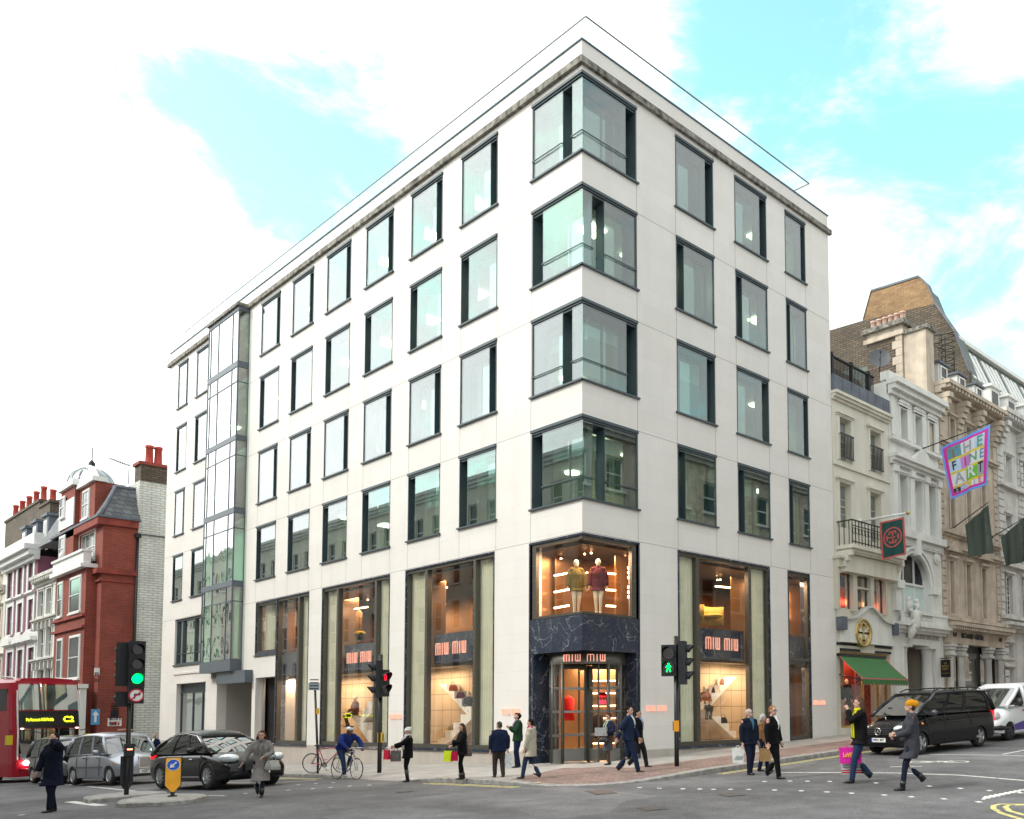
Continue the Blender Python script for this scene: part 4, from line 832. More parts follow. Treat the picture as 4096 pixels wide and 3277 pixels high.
# ======== right: cream shop with green awning
A0, A1 = 13.5, 18.1; oA = V((0, 15.8, .6)); F = RF
A = thing('shop_building', oA, 'narrow cream stucco building with wrought iron balcony, gold roundel and green awning', 'building')
zt = F.px(*Z6(430, 1070))[1]
wr3 = [uzr(F, Z6, 266, 1150, 352, 1475), uzr(F, Z6, 477, 1245, 557, 1550)]; wr2 = [uzr(F, Z7, 266, 45, 352, 330), uzr(F, Z7, 477, 105, 557, 370)]
for k in (0, 1): wr3[k] = (wr3[k][0], wr3[k][1], wr3[0][2], wr3[0][3]); wr2[k] = (wr2[k][0], wr2[k][1], wr2[0][2]-.3, wr2[0][3])
bay = [uzr(F, Z7, 243, 640, 343, 925), uzr(F, Z7, 364, 655, 462, 895), uzr(F, Z7, 480, 680, 568, 950)]
bz0, bz1 = bay[0][2], bay[0][3]; bay = [(b[0], b[1], bz0, bz1) for b in bay]
shop = (A0+.25, A1-.3, .9, F.px(*Z7(240, 1212))[1])
mb = MB(oA); wall(mb, F, A0+.01, A1, -.5, zt, wr3+wr2+bay+[shop], .3); back(mb, F, A0+.01, A1, -.5, zt, 12); mb.build('wall', M['cream'], A)
for r in wr3: sash(F, r, A, oA, M['creamdk'], M['palepane'], .28, (2, 3), False, .12, .16, surm=M['cream'])
for r in wr2: sash(F, r, A, oA, M['creamdk'], M['palepane'], .28, (2, 3), False, .12, .16, surm=M['cream'])
for r in wr3:
 mb = MB(oA); zt_ = r[2]+1.1
 for z in (r[2]+.08, zt_): mb.fb(F, r[0]-.05, r[1]+.05, z, z+.05, .12, .16)
 for k in range(9): u = r[0]+(r[1]-r[0])*k/8; mb.fb(F, u-.014, u+.014, r[2]+.1, zt_, .125, .155)
 for u in (r[0]-.05, r[1]+.03): mb.fb(F, u, u+.03, zt_, zt_+.04, -.02, .12)
 mb.build('balconette', M['black'], A)
mb = MB(oA); zs = F.px(*Z6(420, 1545))[1]; mb.fb(F, A0, A1, zs, zs+.12, 0, .08); cornice(mb, F, A0, A1, zt-.35, .35, .3); zc = F.px(*Z7(400, 1165))[1]
mb.build('cornice', M['cream'], A)
mb = MB(oA); mb.fb(F, A0, A1, zt, zt+.72, -.1, .12, 0)
for k in range(7): mb.fb(F, A0+.05+k*.66, A0+.08+k*.66, zt+.02, zt+.7, .12, .135)
mb.build('lead_parapet', M['lead'], A)
mb = MB(oA); zr1 = zt+.72
for k in range(34): u = A0+.1+k*.11; mb.fb(F, u, u+.025, zr1, zr1+.95, -.25, -.22)
mb.fb(F, A0, A1-.8, zr1+.95, zr1+1.02, -.28, -.18); mb.fb(F, A0, A1-.6, zr1, zr1+.04, -.28, -.18)
for u in (A0+.35, A0+1.9, A0+3.3): mb.fb(F, u, u+.12, zr1, zr1+1.15, -.35, -.18)
mb.build('roof_railing', M['blackmatt'], A)
mb = MB(oA); mb.hexa([F.P(A0, zr1, -.8), F.P(A1-.2, zr1, -.8), F.P(A1-.2, zr1, -6), F.P(A0, zr1, -6), F.P(A0, zr1+1.3, -1.4), F.P(A1-.2, zr1+1.3, -1.4), F.P(A1-.2, zr1+1.9, -5), F.P(A0, zr1+1.9, -5)]); mb.build('roof', M['darkbrick'], A)
# balcony over the bay
b0, b1, bzz = A0+.15, A1-.1, F.px(*Z7(270, 470))[1]; fl = F.px(*Z7(300, 465), .8)[1]-.12
mb = MB(oA); mb.fb(F, b0, b1, fl, fl+.16, 0, .85, 0); mb.fb(F, b0+.1, b1-.1, fl-.12, fl, 0, .7, 0)
for k in range(28): u = b0+.15+k*(b1-b0-.3)/28; mb.fb(F, u, u+.07, fl-.2, fl-.12, .5, .66)
mb.fb(F, b0+.1, b1-.1, fl-.95, fl-.2, 0, .45)
for u in (b0, b1-.18):
 for k in range(4): mb.fb(F, u, u+.18, fl-.3-.22*k, fl-.08-.22*k, 0, .75-.16*k)
mb.build('balcony', M['cream'], A)
mb = MB(oA); rz = fl+.16
mb.fb(F, b0+.05, b1-.05, rz+1.0, rz+1.05, .74, .80); mb.fb(F, b0+.05, b1-.05, rz+.1, rz+.14, .75, .79); mb.fb(F, b0+.05, b1-.05, rz+.78, rz+.81, .75, .79)
n = 17
for k in range(n+1):
 u = b0+.07+(b1-b0-.14)*k/n; mb.fb(F, u-.015, u+.015, rz, rz+1.0, .755, .785)
 if k < n: c = F.P(u+(b1-b0-.14)/n/2, rz+.58, .77); rr_ = .09; mb.tube([c+F.u*(rr_*math.cos(a*PI/4))+V((0, 0, rr_*1.5*math.sin(a*PI/4))) for a in range(9)], .012, 5)
for u in (b0+.06, b1-.08):
 for d in (.1, .35, .6): mb.fb(F, u-.012, u+.012, rz, rz+1.0, d, d+.03)
 mb.fb(F, u-.02, u+.02, rz+1, rz+1.05, 0, .76)
mb.build('balcony_railing', M['black'], A)
# bay frames
mb = MB(oA); u0, u1 = bay[0][0]-.14, bay[2][1]+.14
mb.fb(F, u0, u1, bz1, bz1+.35, 0, .3); mb.fb(F, u0-.06, u1+.06, bz1+.35, bz1+.45, 0, .42)
for a, b in ((u0, bay[0][0]), (bay[0][1], bay[1][0]), (bay[1][1], bay[2][0]), (bay[2][1], u1)): mb.fb(F, a, b, bz0-.1, bz1, -.1, .22)
mb.fb(F, bay[1][0], bay[1][1], bz1-.75, bz1-.68, -.1, .15)
for b in bay:
 for k in range(8):   # scalloped heads
  u = b[0]+(b[1]-b[0])*(k+.5)/8; mb.fb(F, u-.5*(b[1]-b[0])/8, u+.5*(b[1]-b[0])/8, bz1-.1-.14*abs(k-3.5)/3.5, bz1, .1, .2)
bw = mb.build('bay_window', M['creamdk'], A)
flagm = mat('draped_flag_print', (.3, .3, .3), .6); t = flagm.node_tree; g = t.nodes.new('ShaderNodeNewGeometry'); sp = t.nodes.new('ShaderNodeSeparateXYZ'); t.links.new(g.outputs['Position'], sp.inputs[0])
wv = t.nodes.new('ShaderNodeTexWave'); wv.inputs['Scale'].default_value = .55; wv.inputs['Distortion'].default_value = 2.5; mp = t.nodes.new('ShaderNodeMapping'); mp.inputs[2].default_value = (.8, .3, .5); t.links.new(g.outputs['Position'], mp.inputs[0]); t.links.new(mp.outputs[0], wv.inputs[0])
cr = t.nodes.new('ShaderNodeValToRGB'); t.links.new(wv.outputs[0], cr.inputs[0]); e = cr.color_ramp; e.interpolation = 'CONSTANT'; e.elements[0].color = (.02, .03, .13, 1); e.elements[1].position = .50; e.elements[1].color = (.45, .03, .04, 1); q = e.elements.new(.42); q.color = (.30, .28, .32, 1); q = e.elements.new(.70); q.color = (.30, .28, .32, 1); q = e.elements.new(.78); q.color = (.02, .03, .13, 1)
mr = t.nodes.new('ShaderNodeMapRange'); t.links.new(sp.outputs[2], mr.inputs[0]); mr.inputs[1].default_value = bz0+.95; mr.inputs[2].default_value = bz0+.75
mx = t.nodes.new('ShaderNodeMix'); mx.data_type = 'RGBA'; t.links.new(mr.outputs[0], mx.inputs[0]); t.links.new(cr.outputs[0], mx.inputs[6]); mx.inputs[7].default_value = (.55, .05, .03, 1); t.links.new(mx.outputs[2], t.nodes['Principled BSDF'].inputs['Base Color'])
for k, b in enumerate(bay):
 mb = MB(oA); mb.face([F.P(b[0], bz0, .05), F.P(b[1], bz0, .05), F.P(b[1], bz1, .05), F.P(b[0], bz1, .05)]); mb.build('pane', M['shopglass'], bw)
 mb = MB(oA); mb.grid(lambda a, c: F.P(b[0]+a*(b[1]-b[0]), bz0+c*(bz1-bz0), -.25+.06*math.sin(a*9+k)), 16, 2); mb.build('flag_curtain', flagm if k != 1 else M['dark_in'], bw)
area('bay_lamp', (-.15, 15.6, bz0+.3), .2, 3, 8, (1, .45, .2), (0, PI/2, 0))
# curved parapet over the shop
zp = F.px(*Z7(270, 950))[1]; zb = F.px(*Z7(240, 1150))[1]; mid = (A0+A1)/2-.1
mb = MB(oA); pr = []
for k in range(25):
 a = k/24; u = A0+.25+(A1-A0-.45)*a; z = zp-.28+.62*(math.exp(-((a-.5)/.2)**2)) ; pr.append((u, z))
mb.prism([(A0+.25, zb)]+pr+[(A1-.2, zb)][:1], F.u, (0, 0, 1), F.n*.18, o=F.P(0, 0, .0)); mb.build('curved_parapet', M['stucco'], A)
mb = MB(oA)
for k in range(24):
 (a, b), (c, d) = pr[k], pr[k+1]; mb.hexa([F.P(a, b, -.02), F.P(c, d, -.02), F.P(c, d, .34), F.P(a, b, .34), F.P(a, b+.09, -.02), F.P(c, d+.09, -.02), F.P(c, d+.09, .34), F.P(a, b+.09, .34)])
mb.build('parapet_moulding', M['greystone'], A)
for u in (A0+.02, A1-.4): mb = MB(oA); mb.fb(F, u, u+.34, zp-.75, zp-.2, .02, .35); mb.build('lead_box', M['lead'], A)
mb = MB(oA)
for zz, (a, b) in ((0, (.02, 1.75)), (0, (3.0, 4.4))): mb.fb(F, A0+a, A0+b, zb-.12, zb-.02, 0, .05)
for (a, b) in ((.25, 1.75), (3.0, 4.3)): mb.fb(F, A0+a, A0+b, shop[3]+.02, shop[3]+.12, 0, .06)
mb.build('fascia_slots', M['blackmatt'], A)
# gold roundel with the interlaced cross emblem
M['gold'] = mat('aged_gold', (.50, .36, .12), .4, metal=.6, var=.3, vs=12)
mc = F.px(*Z7(445, 1090), .25); c = F.P(mc[0], mc[1], .2); Rm = .62
def emblem(mb, c, ux, n, R, d, m=0):
 c = V(c); ux = V(ux); n = V(n); uz = V((0, 0, 1))
 def b(x0, x1, z0, z1):
  P = [c+ux*x0*R+uz*z0*R, c+ux*x1*R+uz*z0*R, c+ux*x1*R+uz*z1*R, c+ux*x0*R+uz*z1*R]; mb.hexa([p for p in P]+[p+n*d for p in P], m)
 for s in (-1, 1):
  b(-.12, .12, *sorted((s*.14, s*.66))); b(-.42, .42, *sorted((s*.42, s*.56)))
  for q in (-1, 1): b(*sorted((q*.30, q*.42)), *sorted((s*.28, s*.42)))
  b(*sorted((s*.12, s*.70)), -.05, .05); 
  for q in (-1, 1): b(*sorted((s*.52, s*.64)), *sorted((q*.05, q*.26)))
 b(-.66, .66, -.06, .06)
mb = MB(oA); ring = lambda r, d: [c+F.u*(r*math.cos(2*PI*j/36))+V((0, 0, r*math.sin(2*PI*j/36)))+F.n*d for j in range(36)]
mb.rings([ring(Rm, -.15), ring(Rm, .06), ring(Rm*.84, .06), ring(Rm*.84, -.15)], 0, cap=False); mb.face(ring(Rm*.86, -.12), 1); emblem(mb, c+F.n*-.1, F.u, F.n, Rm*1.1, .12, 0); mb.build('roundel', [M['gold'], mat('roundel_back', (.12, .10, .05), .6)], A)
# awning
pa = [F.px(*Z7(268, 1245), .12), F.px(*Z7(612, 1255), .12)]; yz = pa[0][1]
g1 = None
for dd in [x*.05 for x in range(10, 50)]:      # projection at which the front edge falls where it does
 u_, z_2 = F.px(*Z7(430, 1400), dd)
 if abs(u_-pa[0][0]) < .06: g1 = (dd, z_2); break
if not g1: g1 = (1.5, yz-1.2)
aw = MB(oA); ua, ub = pa[0][0], F.px(*Z7(745, 1397), g1[0])[0]; dd, zf = g1; P = F.P
aw.grid(lambda a, b: P(ua+.06+(ub-ua-.12)*a, yz+(zf-yz)*b-.04*math.sin(PI*b), .1+(dd-.1)*b), 6, 8, 0)
for u in (ua, ub-.06): aw.grid(lambda a, b: P(u+.06*a, yz+(zf-yz)*b-.04*math.sin(PI*b), .1+(dd-.1)*b), 1, 8, 1)
aw.fb(F, ua, ub, zf-.05, zf+.004, dd-.01, dd+.01, 1)
nsc = 16
for k in range(nsc):
 x0 = ua+(ub-ua)*k/nsc; x1 = ua+(ub-ua)*(k+1)/nsc; aw.fb(F, x0+.004, x1-.004, zf-.22, zf-.05, dd-.006, dd+.006, 0); aw.fb(F, x0+.03, x1-.03, zf-.27, zf-.22, dd-.006, dd+.006, 0); aw.fb(F, x0+.06, x1-.06, zf-.30, zf-.27, dd-.006, dd+.006, 1)
awo = aw.build('awning', [mat('green_canvas', (.045, .15, .045), .85, var=.1, vs=6), mat('pink_piping', (.5, .13, .12), .8)], A)
mb = MB(oA); mb.fb(F, ua, ub, yz-.02, yz+.1, 0, .16)
for u in (ua+.1, ub-.1): mb.cyl(P(u, yz-.8, .05), P(u, zf-.1, dd-.05), .025, 6)
mb.build('awning_frame', M['black'], awo)
# shop window and red interior
mb = MB(oA); s0, s1, sz0, sz1 = shop
for q in ((s0, s0+.06, sz0, sz1), (s0+2.05, s0+2.12, sz0, sz1), (s1-.06, s1, sz0, sz1), (s0+3.3, s0+3.38, sz0, sz1), (s0+.06, s1-.06, sz1-.08, sz1), (s0+.06, s0+2.05, sz0, sz0+.1)): mb.fb(F, *q, -.3, -.2)
sw = mb.build('shop_window', M['gold'], A)
mb = MB(oA); mb.face([P(s0, sz0, -.25), P(s0+2.05, sz0, -.25), P(s0+2.05, sz1, -.25), P(s0, sz1, -.25)]); mb.face([P(s0+3.38, sz0, -.25), P(s1, sz0, -.25), P(s1, sz1, -.25), P(s0+3.38, sz1, -.25)]); mb.build('pane', M['shopglass'], sw)
red = mat('red_lacquer', (.30, .035, .02), .5, var=.2, vs=1)
mb = MB(oA); mb.fb(F, s0, s0+2.05, sz0-.3, sz1, -2.2, -2.15); mb.fb(F, s0+2.05, s1, sz0-.4, sz1, -1.2, -1.15); mb.fb(F, s0-.05, s0, sz0-.3, sz1, -2.2, -.3); mb.fb(F, s0, s1, sz1, sz1+.05, -2.2, -.3); mb.fb(F, s0, s1, sz0-.4, sz0-.3, -2.2, -.3); mb.build('red_interior', red, A)
mb = MB(oA); mb.fb(F, s0+2.12, s0+3.3, sz0-.3, sz1-.3, -.7, -.62, 0)
for k in range(5):
 z = sz0+.1+k*.6; mb.hexa([P(s0+2.2, z, -.62), P(s0+2.26, z, -.62), P(s0+2.26, z, -.6), P(s0+2.2, z, -.6), P(s0+3.15, z+.5, -.62), P(s0+3.2, z+.5, -.62), P(s0+3.2, z+.5, -.6), P(s0+3.15, z+.5, -.6)], 1); mb.hexa([P(s0+3.15, z, -.62), P(s0+3.2, z, -.62), P(s0+3.2, z, -.6), P(s0+3.15, z, -.6), P(s0+2.2, z+.5, -.62), P(s0+2.26, z+.5, -.62), P(s0+2.26, z+.5, -.6), P(s0+2.2, z+.5, -.6)], 1)
mb.build('door', [red, mat('orange_lattice', (.5, .12, .04), .5)], A)
area('boutique_lamp', (-1.0, 15.2, sz1-.1), 1.2, 2.6, 45, (1, .62, .4))
# ======== white gallery
o2 = V((0, 20.5, .7)); W0, W1 = 18.13, 22.92
Bb = thing('gallery_building', o2, 'tall white stucco gallery front with arched window, balustrade and columned entrance', 'building')
zt = F.px(*Z6(632, 905))[1]-.1
w3 = [uzr(F, Z6, 686, 1088, 742, 1318), uzr(F, Z6, 788, 1145, 842, 1375), uzr(F, Z6, 884, 1198, 934, 1430)]; w2 = [uzr(F, Z6, 680, 1545, 745, 1960), uzr(F, Z6, 785, 1585, 850, 2020), uzr(F, Z6, 882, 1625, 942, 2080)]
w3 = [(a, b, w3[0][2], w3[0][3]) for a, b, _, _ in w3]; w2 = [(a, b, w2[0][2]+.2, w2[0][3]) for a, b, _, _ in w2]
ar = uzr(F, Z7, 675, 590, 890, 940); az = F.px(*Z7(700, 735))[1]; ar = (ar[0], ar[1], F.px(*Z7(680, 925))[1], az)
en = uzr(F, Z7, 718, 1165, 938, 1300); en = (en[0], en[1], -.2, F.px(*Z7(720, 1165))[1])
mb = MB(o2); arc = (ar[0]+ar[1])/2; arr = (ar[1]-ar[0])/2
wall(mb, F, W0, W1, -.5, zt, w3+w2+[(ar[0], ar[1], ar[2], az+arr)]+[en], .4); back(mb, F, W0, W1, -.5, zt, 12)
for k in range(16):   # spandrels of the arch
 a0 = PI*k/16; a1 = PI*(k+1)/16
 p = [(arc+arr*math.cos(a0), az+arr*math.sin(a0)), (arc+arr*math.cos(a1), az+arr*math.sin(a1))]
 mb.face([F.P(p[0][0], p[0][1]), F.P(p[1][0], p[1][1]), F.P(p[1][0], az+arr), F.P(p[0][0], az+arr)])
mb.build('wall', M['stucco'], Bb)
for r in w3: sash(F, r, Bb, o2, M['winwhite'], M['palepane'], .38, (1, 1), False, .1, .1, surm=M['stucco'])
for k, r in enumerate(w2): sash(F, r, Bb, o2, M['winwhite'], M['palepane'], .38, (1, 1), False, .08, .12, surm=M['stucco'])
mb = MB(o2); cornice(mb, F, W0, W1+.1, zt-.6, .7, .6); mb.fb(F, W0, W1, zt+.1, zt+.5, -.4, .1)
za = w3[0][2]-.15; mb.fb(F, W0, W1, za-.15, za, 0, .25); zb_ = w2[0][3]+.35; cornice(mb, F, W0, W1, zb_, .45, .45)
for a, b in zip((W0+.05, w2[0][1]+.1, w2[1][1]+.1, w2[2][1]+.1), (w2[0][0]-.1, w2[1][0]-.1, w2[2][0]-.1, W1-.05)): 
 m_ = (a+b)/2; mb.fb(F, m_-.16, m_+.16, w2[0][2], zb_, 0, .12); mb.fb(F, m_-.2, m_+.2, zb_-.35, zb_-.05, 0, .22)
 mb.fb(F, m_-.2, m_+.2, w3[0][2], w3[0][3]+.5, 0, .07)
m_ = (w2[1][0]+w2[1][1])/2; mb.prism([(m_-1.1, zb_+.45), (m_+1.1, zb_+.45), (m_, zb_+1.15)], F.u, (0, 0, 1), F.n*.4, o=F.P(0, 0, 0))
for r in w3: m2 = (r[0]+r[1])/2; mb.prism([(m2-.6, r[3]+.22), (m2+.6, r[3]+.22), (m2+.25, r[3]+.5), (m2, r[3]+.65), (m2-.25, r[3]+.5)], F.u, (0, 0, 1), F.n*.12, o=F.P(0, 0, 0))
zl = w2[0][2]-.1; mb.fb(F, W0, W1, zl-.35, zl, 0, .35); mb.fb(F, W0, W1, zl-.7, zl-.35, 0, .15)
for k in range(30): mb.fb(F, W0+.1+k*.155, W0+.18+k*.155, zl-.62, zl-.42, .15, .2)
# arch surround and imposts
for rr2, w_, dd2 in ((arr+.02, .16, .14), (arr+.22, .14, .2)):
 for k in range(18):
  a0 = PI*k/18; a1 = PI*(k+1)/18
  q = [(arc+r_*math.cos(a), az+r_*math.sin(a)) for r_, a in ((rr2, a0), (rr2+w_, a0), (rr2+w_, a1), (rr2, a1))]
  mb.hexa([F.P(*p, 0) for p in q]+[F.P(*p, dd2) for p in q])
mb.fb(F, arc-.15, arc+.15, az+arr-.1, az+arr+.75, 0, .4)
for s in (-1, 1): mb.fb(F, arc+s*(arr+.3)-.32, arc+s*(arr+.3)+.32, az-.4, az-.02, 0, .35); mb.fb(F, arc+s*(arr+.3)-.25, arc+s*(arr+.3)+.25, ar[2]-.1, az-.4, 0, .2)
for r_ in (.3, .18): mb.cyl(F.P(W1-.55, az+1.5, 0), F.P(W1-.55, az+1.5, .1+(.3-r_)*.4), r_, 20)
zcr = F.px(*Z7(700, 1050))[1]; cornice(mb, F, W0, W1+.05, zcr-.25, .45, .5)
mb.build('mouldings', M['stucco'], Bb)
mb = MB(o2); D = -.3
for u in (ar[0]+.03, ar[0]+(ar[1]-ar[0])*.3, ar[0]+(ar[1]-ar[0])*.66, ar[1]-.03): mb.fb(F, u-.03, u+.03, ar[2], az+math.sqrt(max(0, arr**2-(u-arc)**2)), D, D+.08)
mb.fb(F, ar[0], ar[1], az-.05, az+.05, D, D+.1); aw_ = mb.build('arched_window', M['winwhite'], Bb)
mb = MB(o2); mb.face([F.P(arc+arr*math.cos(PI*k/20), az+arr*math.sin(PI*k/20), D) for k in range(21)]); mb.build('pane', M['darkpane'], aw_)
mb = MB(o2); mb.fb(F, ar[0], ar[1], ar[2]-.1, az-.05, D-.02, D); mb.build('frosted_pane', mat('frosted_glass', (.55, .68, .66), .3, var=.05), aw_)
bu0, bu1 = F.px(*Z7(750, 980), .4)[0], F.px(*Z7(905, 980), .4)[0]; bzt = F.px(*Z7(750, 935), .4)[1]; bzb = zcr+.2
mb = MB(o2); mb.fb(F, W0+.3, W1-.3, bzt-.12, bzt, .22, .46); mb.fb(F, W0+.3, W1-.3, bzb, bzb+.12, .22, .46); mb.fb(F, bu1+.1, W1-.3, bzb+.12, bzt-.12, .24, .42); mb.fb(F, W0+.3, bu0-.1, bzb+.12, bzt-.12, .24, .42)
for k in range(12):
 u = bu0+(bu1-bu0)*k/11; h = bzt-bzb-.24; p = F.P(u, bzb+.12, .34); mb.tube([p, p+V((0, 0, h*.15)), p+V((0, 0, h*.4)), p+V((0, 0, h*.7)), p+V((0, 0, h))], [.05, .04, .075, .035, .05], 8)
mb.build('balustrade', M['stucco'], Bb)
# sculpture group on the ledge: cherubs round a shield
mb = MB(o2); sc_ = F.P(W0+.75, zcr+.2, .55)
for dx, dz, s in ((-.25, .75, 1), (.45, .72, .95)):
 c = sc_+F.u*dx+V((0, 0, dz)); mb.ell(c+V((0, 0, .28*s)), .12*s, .12*s, .14*s); mb.ell(c, .17*s, .15*s, .26*s); mb.tube([c+V((0, 0, .12)), c+F.u*(.25-dx)*.6+F.n*.15, sc_+F.u*.15+V((0, 0, .5))+F.n*.1], [.06, .05, .04], 8)
 mb.tube([c+V((0, 0, -.15)), c+F.n*.2+V((0, 0, -.35)), c+V((0, 0, -.7))+F.n*.1], [.11, .09, .05], 8)
mb.ell(sc_+F.u*.15+V((0, 0, .1))+F.n*.15, .14, .30, .5); mb.tube([sc_+F.u*.1+V((0, 0, -.1)), sc_+F.u*.1+V((0, 0, -.6))+F.n*-.1, sc_+F.u*.1+V((0, 0, -1.0))+F.n*-.3], [.3, .16, .03], 8)
mb.tube([sc_+F.u*-.3+V((0, 0, .0)), sc_+F.u*.5+V((0, 0, -.1))], [.2, .2], 8)
mb.build('cherub_sculpture', M['stucco'], Bb)
tx = MB(o2); zz1 = F.px(*Z7(810, 1112)); add_text(tx, 'THE FINE ART SOCIETY', F.P((W0+W1)/2+.25, zz1[1], .03), F.u, (0, 0, 1), F.n, .42, .03, .0, width=3.3); tx.build('lettering', mat('carved_letter', (.36, .34, .30), .8), Bb)
mb = MB(o2); cols = []
def column(mb, u, d, z0, z1, r):
 p = F.P(u, z0, d); h = z1-z0; mb.tube([p, p+V((0, 0, h*.04)), p+V((0, 0, h*.05)), p+V((0, 0, h*.5)), p+V((0, 0, h*.92)), p+V((0, 0, h*.93)), p+V((0, 0, h*.95)), p+V((0, 0, h*.97))], [r*1.2, r*1.2, r, r, r*.86, r*1.0, r*.9, r*1.25], 20); mb.fb(F, u-r*1.35, u+r*1.35, z0+h*.97, z1, d-r*1.35, d+r*1.35)
column(mb, en[0]+.3, -.3, .4, en[3], .27); mb.build('column', M['stucco'], Bb); mb = MB(o2); column(mb, en[1]-.35, -.3, .4, en[3], .3); mb.build('column', M['stucco'], Bb)
mb = MB(o2); mb.fb(F, en[0], en[1], -.2, en[3], -2.0, -1.95, 0); mb.fb(F, en[0]-.05, en[0], -.2, en[3], -2, -.4, 0); mb.fb(F, en[1], en[1]+.05, -.2, en[3], -2, -.4, 0); mb.fb(F, en[0], en[1], en[3]-.03, en[3], -2, -.4); mb.build('porch', mat('porch_render', (.36, .32, .26), .8), Bb)
mb = MB(o2); mb.fb(F, en[0]+.6, en[1]-.8, -.2, en[3]-1.5, -1.95, -1.85); mb.fb(F, en[0]+.65, en[1]-.85, en[3]-1.9, en[3]-1.5, -1.85, -1.8); mb.build('door', M['dark_in'], Bb)
# chimney stack and dish on the gallery roof
q = lambda x, y, Y: onpl(*Z6(x, y), 1, Y)
Yc = 22.0
a = q(462, 640, Yc); b = q(700, 575, Yc); ch = MB(o2); z0c = 13.5; x0, x1 = a.x, b.x
ch.bx(x0, x1, Yc, Yc+1.1, z0c, (a.z+b.z)/2-.1, 1); ch.bx(x0-.15, x1+.15, Yc-.12, Yc+1.25, (a.z+b.z)/2-.1, (a.z+b.z)/2+.12, 0); zq = q(600, 545, Yc).z; ch.bx(x0-.02, x1+.02, Yc+.02, Yc+1.12, (a.z+b.z)/2+.12, zq, 0); ch.bx(x0-.25, x1+.25, Yc-.2, Yc+1.35, zq, zq+.25, 2)
ch.bx(x1-.02, x1+.02, Yc-.01, Yc+1.1, z0c, (a.z+b.z)/2-.1, 0)
for k in range(int((zq-z0c)/.42)): ch.bx(x1-(.35 if k % 2 else .55), x1+.03, Yc-.025, Yc+.1, z0c+k*.42, z0c+k*.42+.40, 0)
c2_ = q(710, 590, Yc+.1); c3_ = q(868, 590, Yc+.1); ch.bx(x1+.05, c3_.x, Yc+.1, Yc+.9, z0c, c2_.z, 0); ch.bx(x1+.0, c3_.x+.15, Yc, Yc+1.0, c2_.z, c2_.z+.2, 2)
cho = ch.build('chimney', [M['sand'], M['darkbrick'], M['drip']], Bb)
pots(cho, o2, [(x0+.12+(x1-x0-.3)*k/5, Yc+.5, zq+.25) for k in range(6)], .16, .62, M['pinkpot'])
d_ = q(550, 745, 20.5); sd = thing('satellite_dish', d_, 'dark grey satellite dish on the roof below the buff chimney pots', 'satellite dish')
mb = MB(d_); dv = (CAM-d_).normalized()*.3+V((.5, -.6, .45)); dv.normalize(); ax_ = dv.cross(V((0, 0, 1))).normalized(); ay_ = dv.cross(ax_)
mb.rings([[d_-dv*.12*(1-r_**2/.3)+ax_*(r_*math.cos(2*PI*j/24))+ay_*(r_*math.sin(2*PI*j/24)) for j in range(24)] for r_ in (.02, .15, .3, .45, .55)], 0, cap=False); mb.build('dish', mat('dish_grey', (.07, .075, .085), .5), sd)
mb = MB(d_); mb.cyl(d_-dv*.1, d_-V((0, 0, .9))-dv*.2, .03, 8); mb.cyl(d_-ay_*-.5, d_+dv*.45, .015, 6); mb.ell(d_+dv*.45, .05, .05, .07); mb.build('bracket', M['blackmatt'], sd)
# ======== sandstone gallery with tall brick flank and slate mansard
o3 = V((0, 26, .9)); S0, S1 = 22.95, 29.7
Cc = thing('sandstone_building', o3, 'ornate buff sandstone gallery building with white dormers and tall shop columns', 'building')
zt = F.px(*Z6(965, 985))[1]
def row(zf, L, d=0):
 R_ = [uzr(F, zf, *r) for r in L]; z0 = R_[0][2]; z1 = R_[0][3]; return [(a, b, z0, z1) for a, b, _, _ in R_]
w4 = row(Z6, [(1030, 1160, 1066, 1330), (1143, 1215, 1180, 1400), (1250, 1290, 1285, 1480)]); w3 = row(Z7, [(1030, 10, 1066, 375), (1145, 130, 1180, 400), (1252, 170, 1286, 470)]); w2 = row(Z7, [(1028, 590, 1068, 962), (1143, 625, 1180, 978), (1250, 655, 1286, 990)])
w3 = [(a, b, c, c+3.1) for a, b, c, d in w3]
sf_ = (S0+.5, S1-.5, -.2, F.px(*Z7(1000, 1160))[1])
mb = MB(o3); wall(mb, F, S0, S1, -.5, zt, w4+w3+w2+[sf_], .35); back(mb, F, S0, S1, -.5, zt, 12); mb.build('wall', M['sand'], Cc)
for r in w4+w3: sash(F, r, Cc, o3, M['winwhite'], M['darkpane'], .3, (1, 1), True, .14, .18, surm=M['sand'])
for r in w2: sash(F, r, Cc, o3, M['winwhite'], M['palepane'], .3, (1, 1), True, .14, .22, surm=M['sand'])
mb = MB(o3); cornice(mb, F, S0-.1, S1+.1, zt-.1, .55, .8, dent=.35)
for u in (S0+.25, w4[0][1]+.42, w4[1][1]+.42, S1-.35):
 for z_top in (zt-.1, ): 
  for k in range(5): mb.fb(F, u-.22, u+.22, z_top-.3-.28*k, z_top-.04-.28*k, 0, .7-.13*k)
 mb.fb(F, u-.16, u+.16, w4[0][2], zt-1.5, 0, .1)
for z in (w4[0][2]-.3, w3[0][2]-.35, w2[0][2]-.35, w3[0][2]-1.1): mb.fb(F, S0, S1, z, z+.18, 0, .28); mb.fb(F, S0, S1, z-.12, z, 0, .15)
for k, r in enumerate(w2):
 if k != 1: m_ = (r[0]+r[1])/2; mb.prism([(m_-.85, r[3]+.45), (m_+.85, r[3]+.45), (m_, r[3]+1.0)], F.u, (0, 0, 1), F.n*.3, o=F.P(0, 0, 0))
for s0 in (S0, S1-.42):
 z = w2[0][2]
 while z < w4[0][2]: mb.fb(F, s0, s0+(.42), z, z+.30, 0, .05); z += .38
zk = F.px(*Z7(990, 1060))[1]; cornice(mb, F, S0-.05, S1+.2, zk-.2, .5, .75, dent=.22); mb.fb(F, S0, S1, sf_[3], zk-.2, 0, .25)
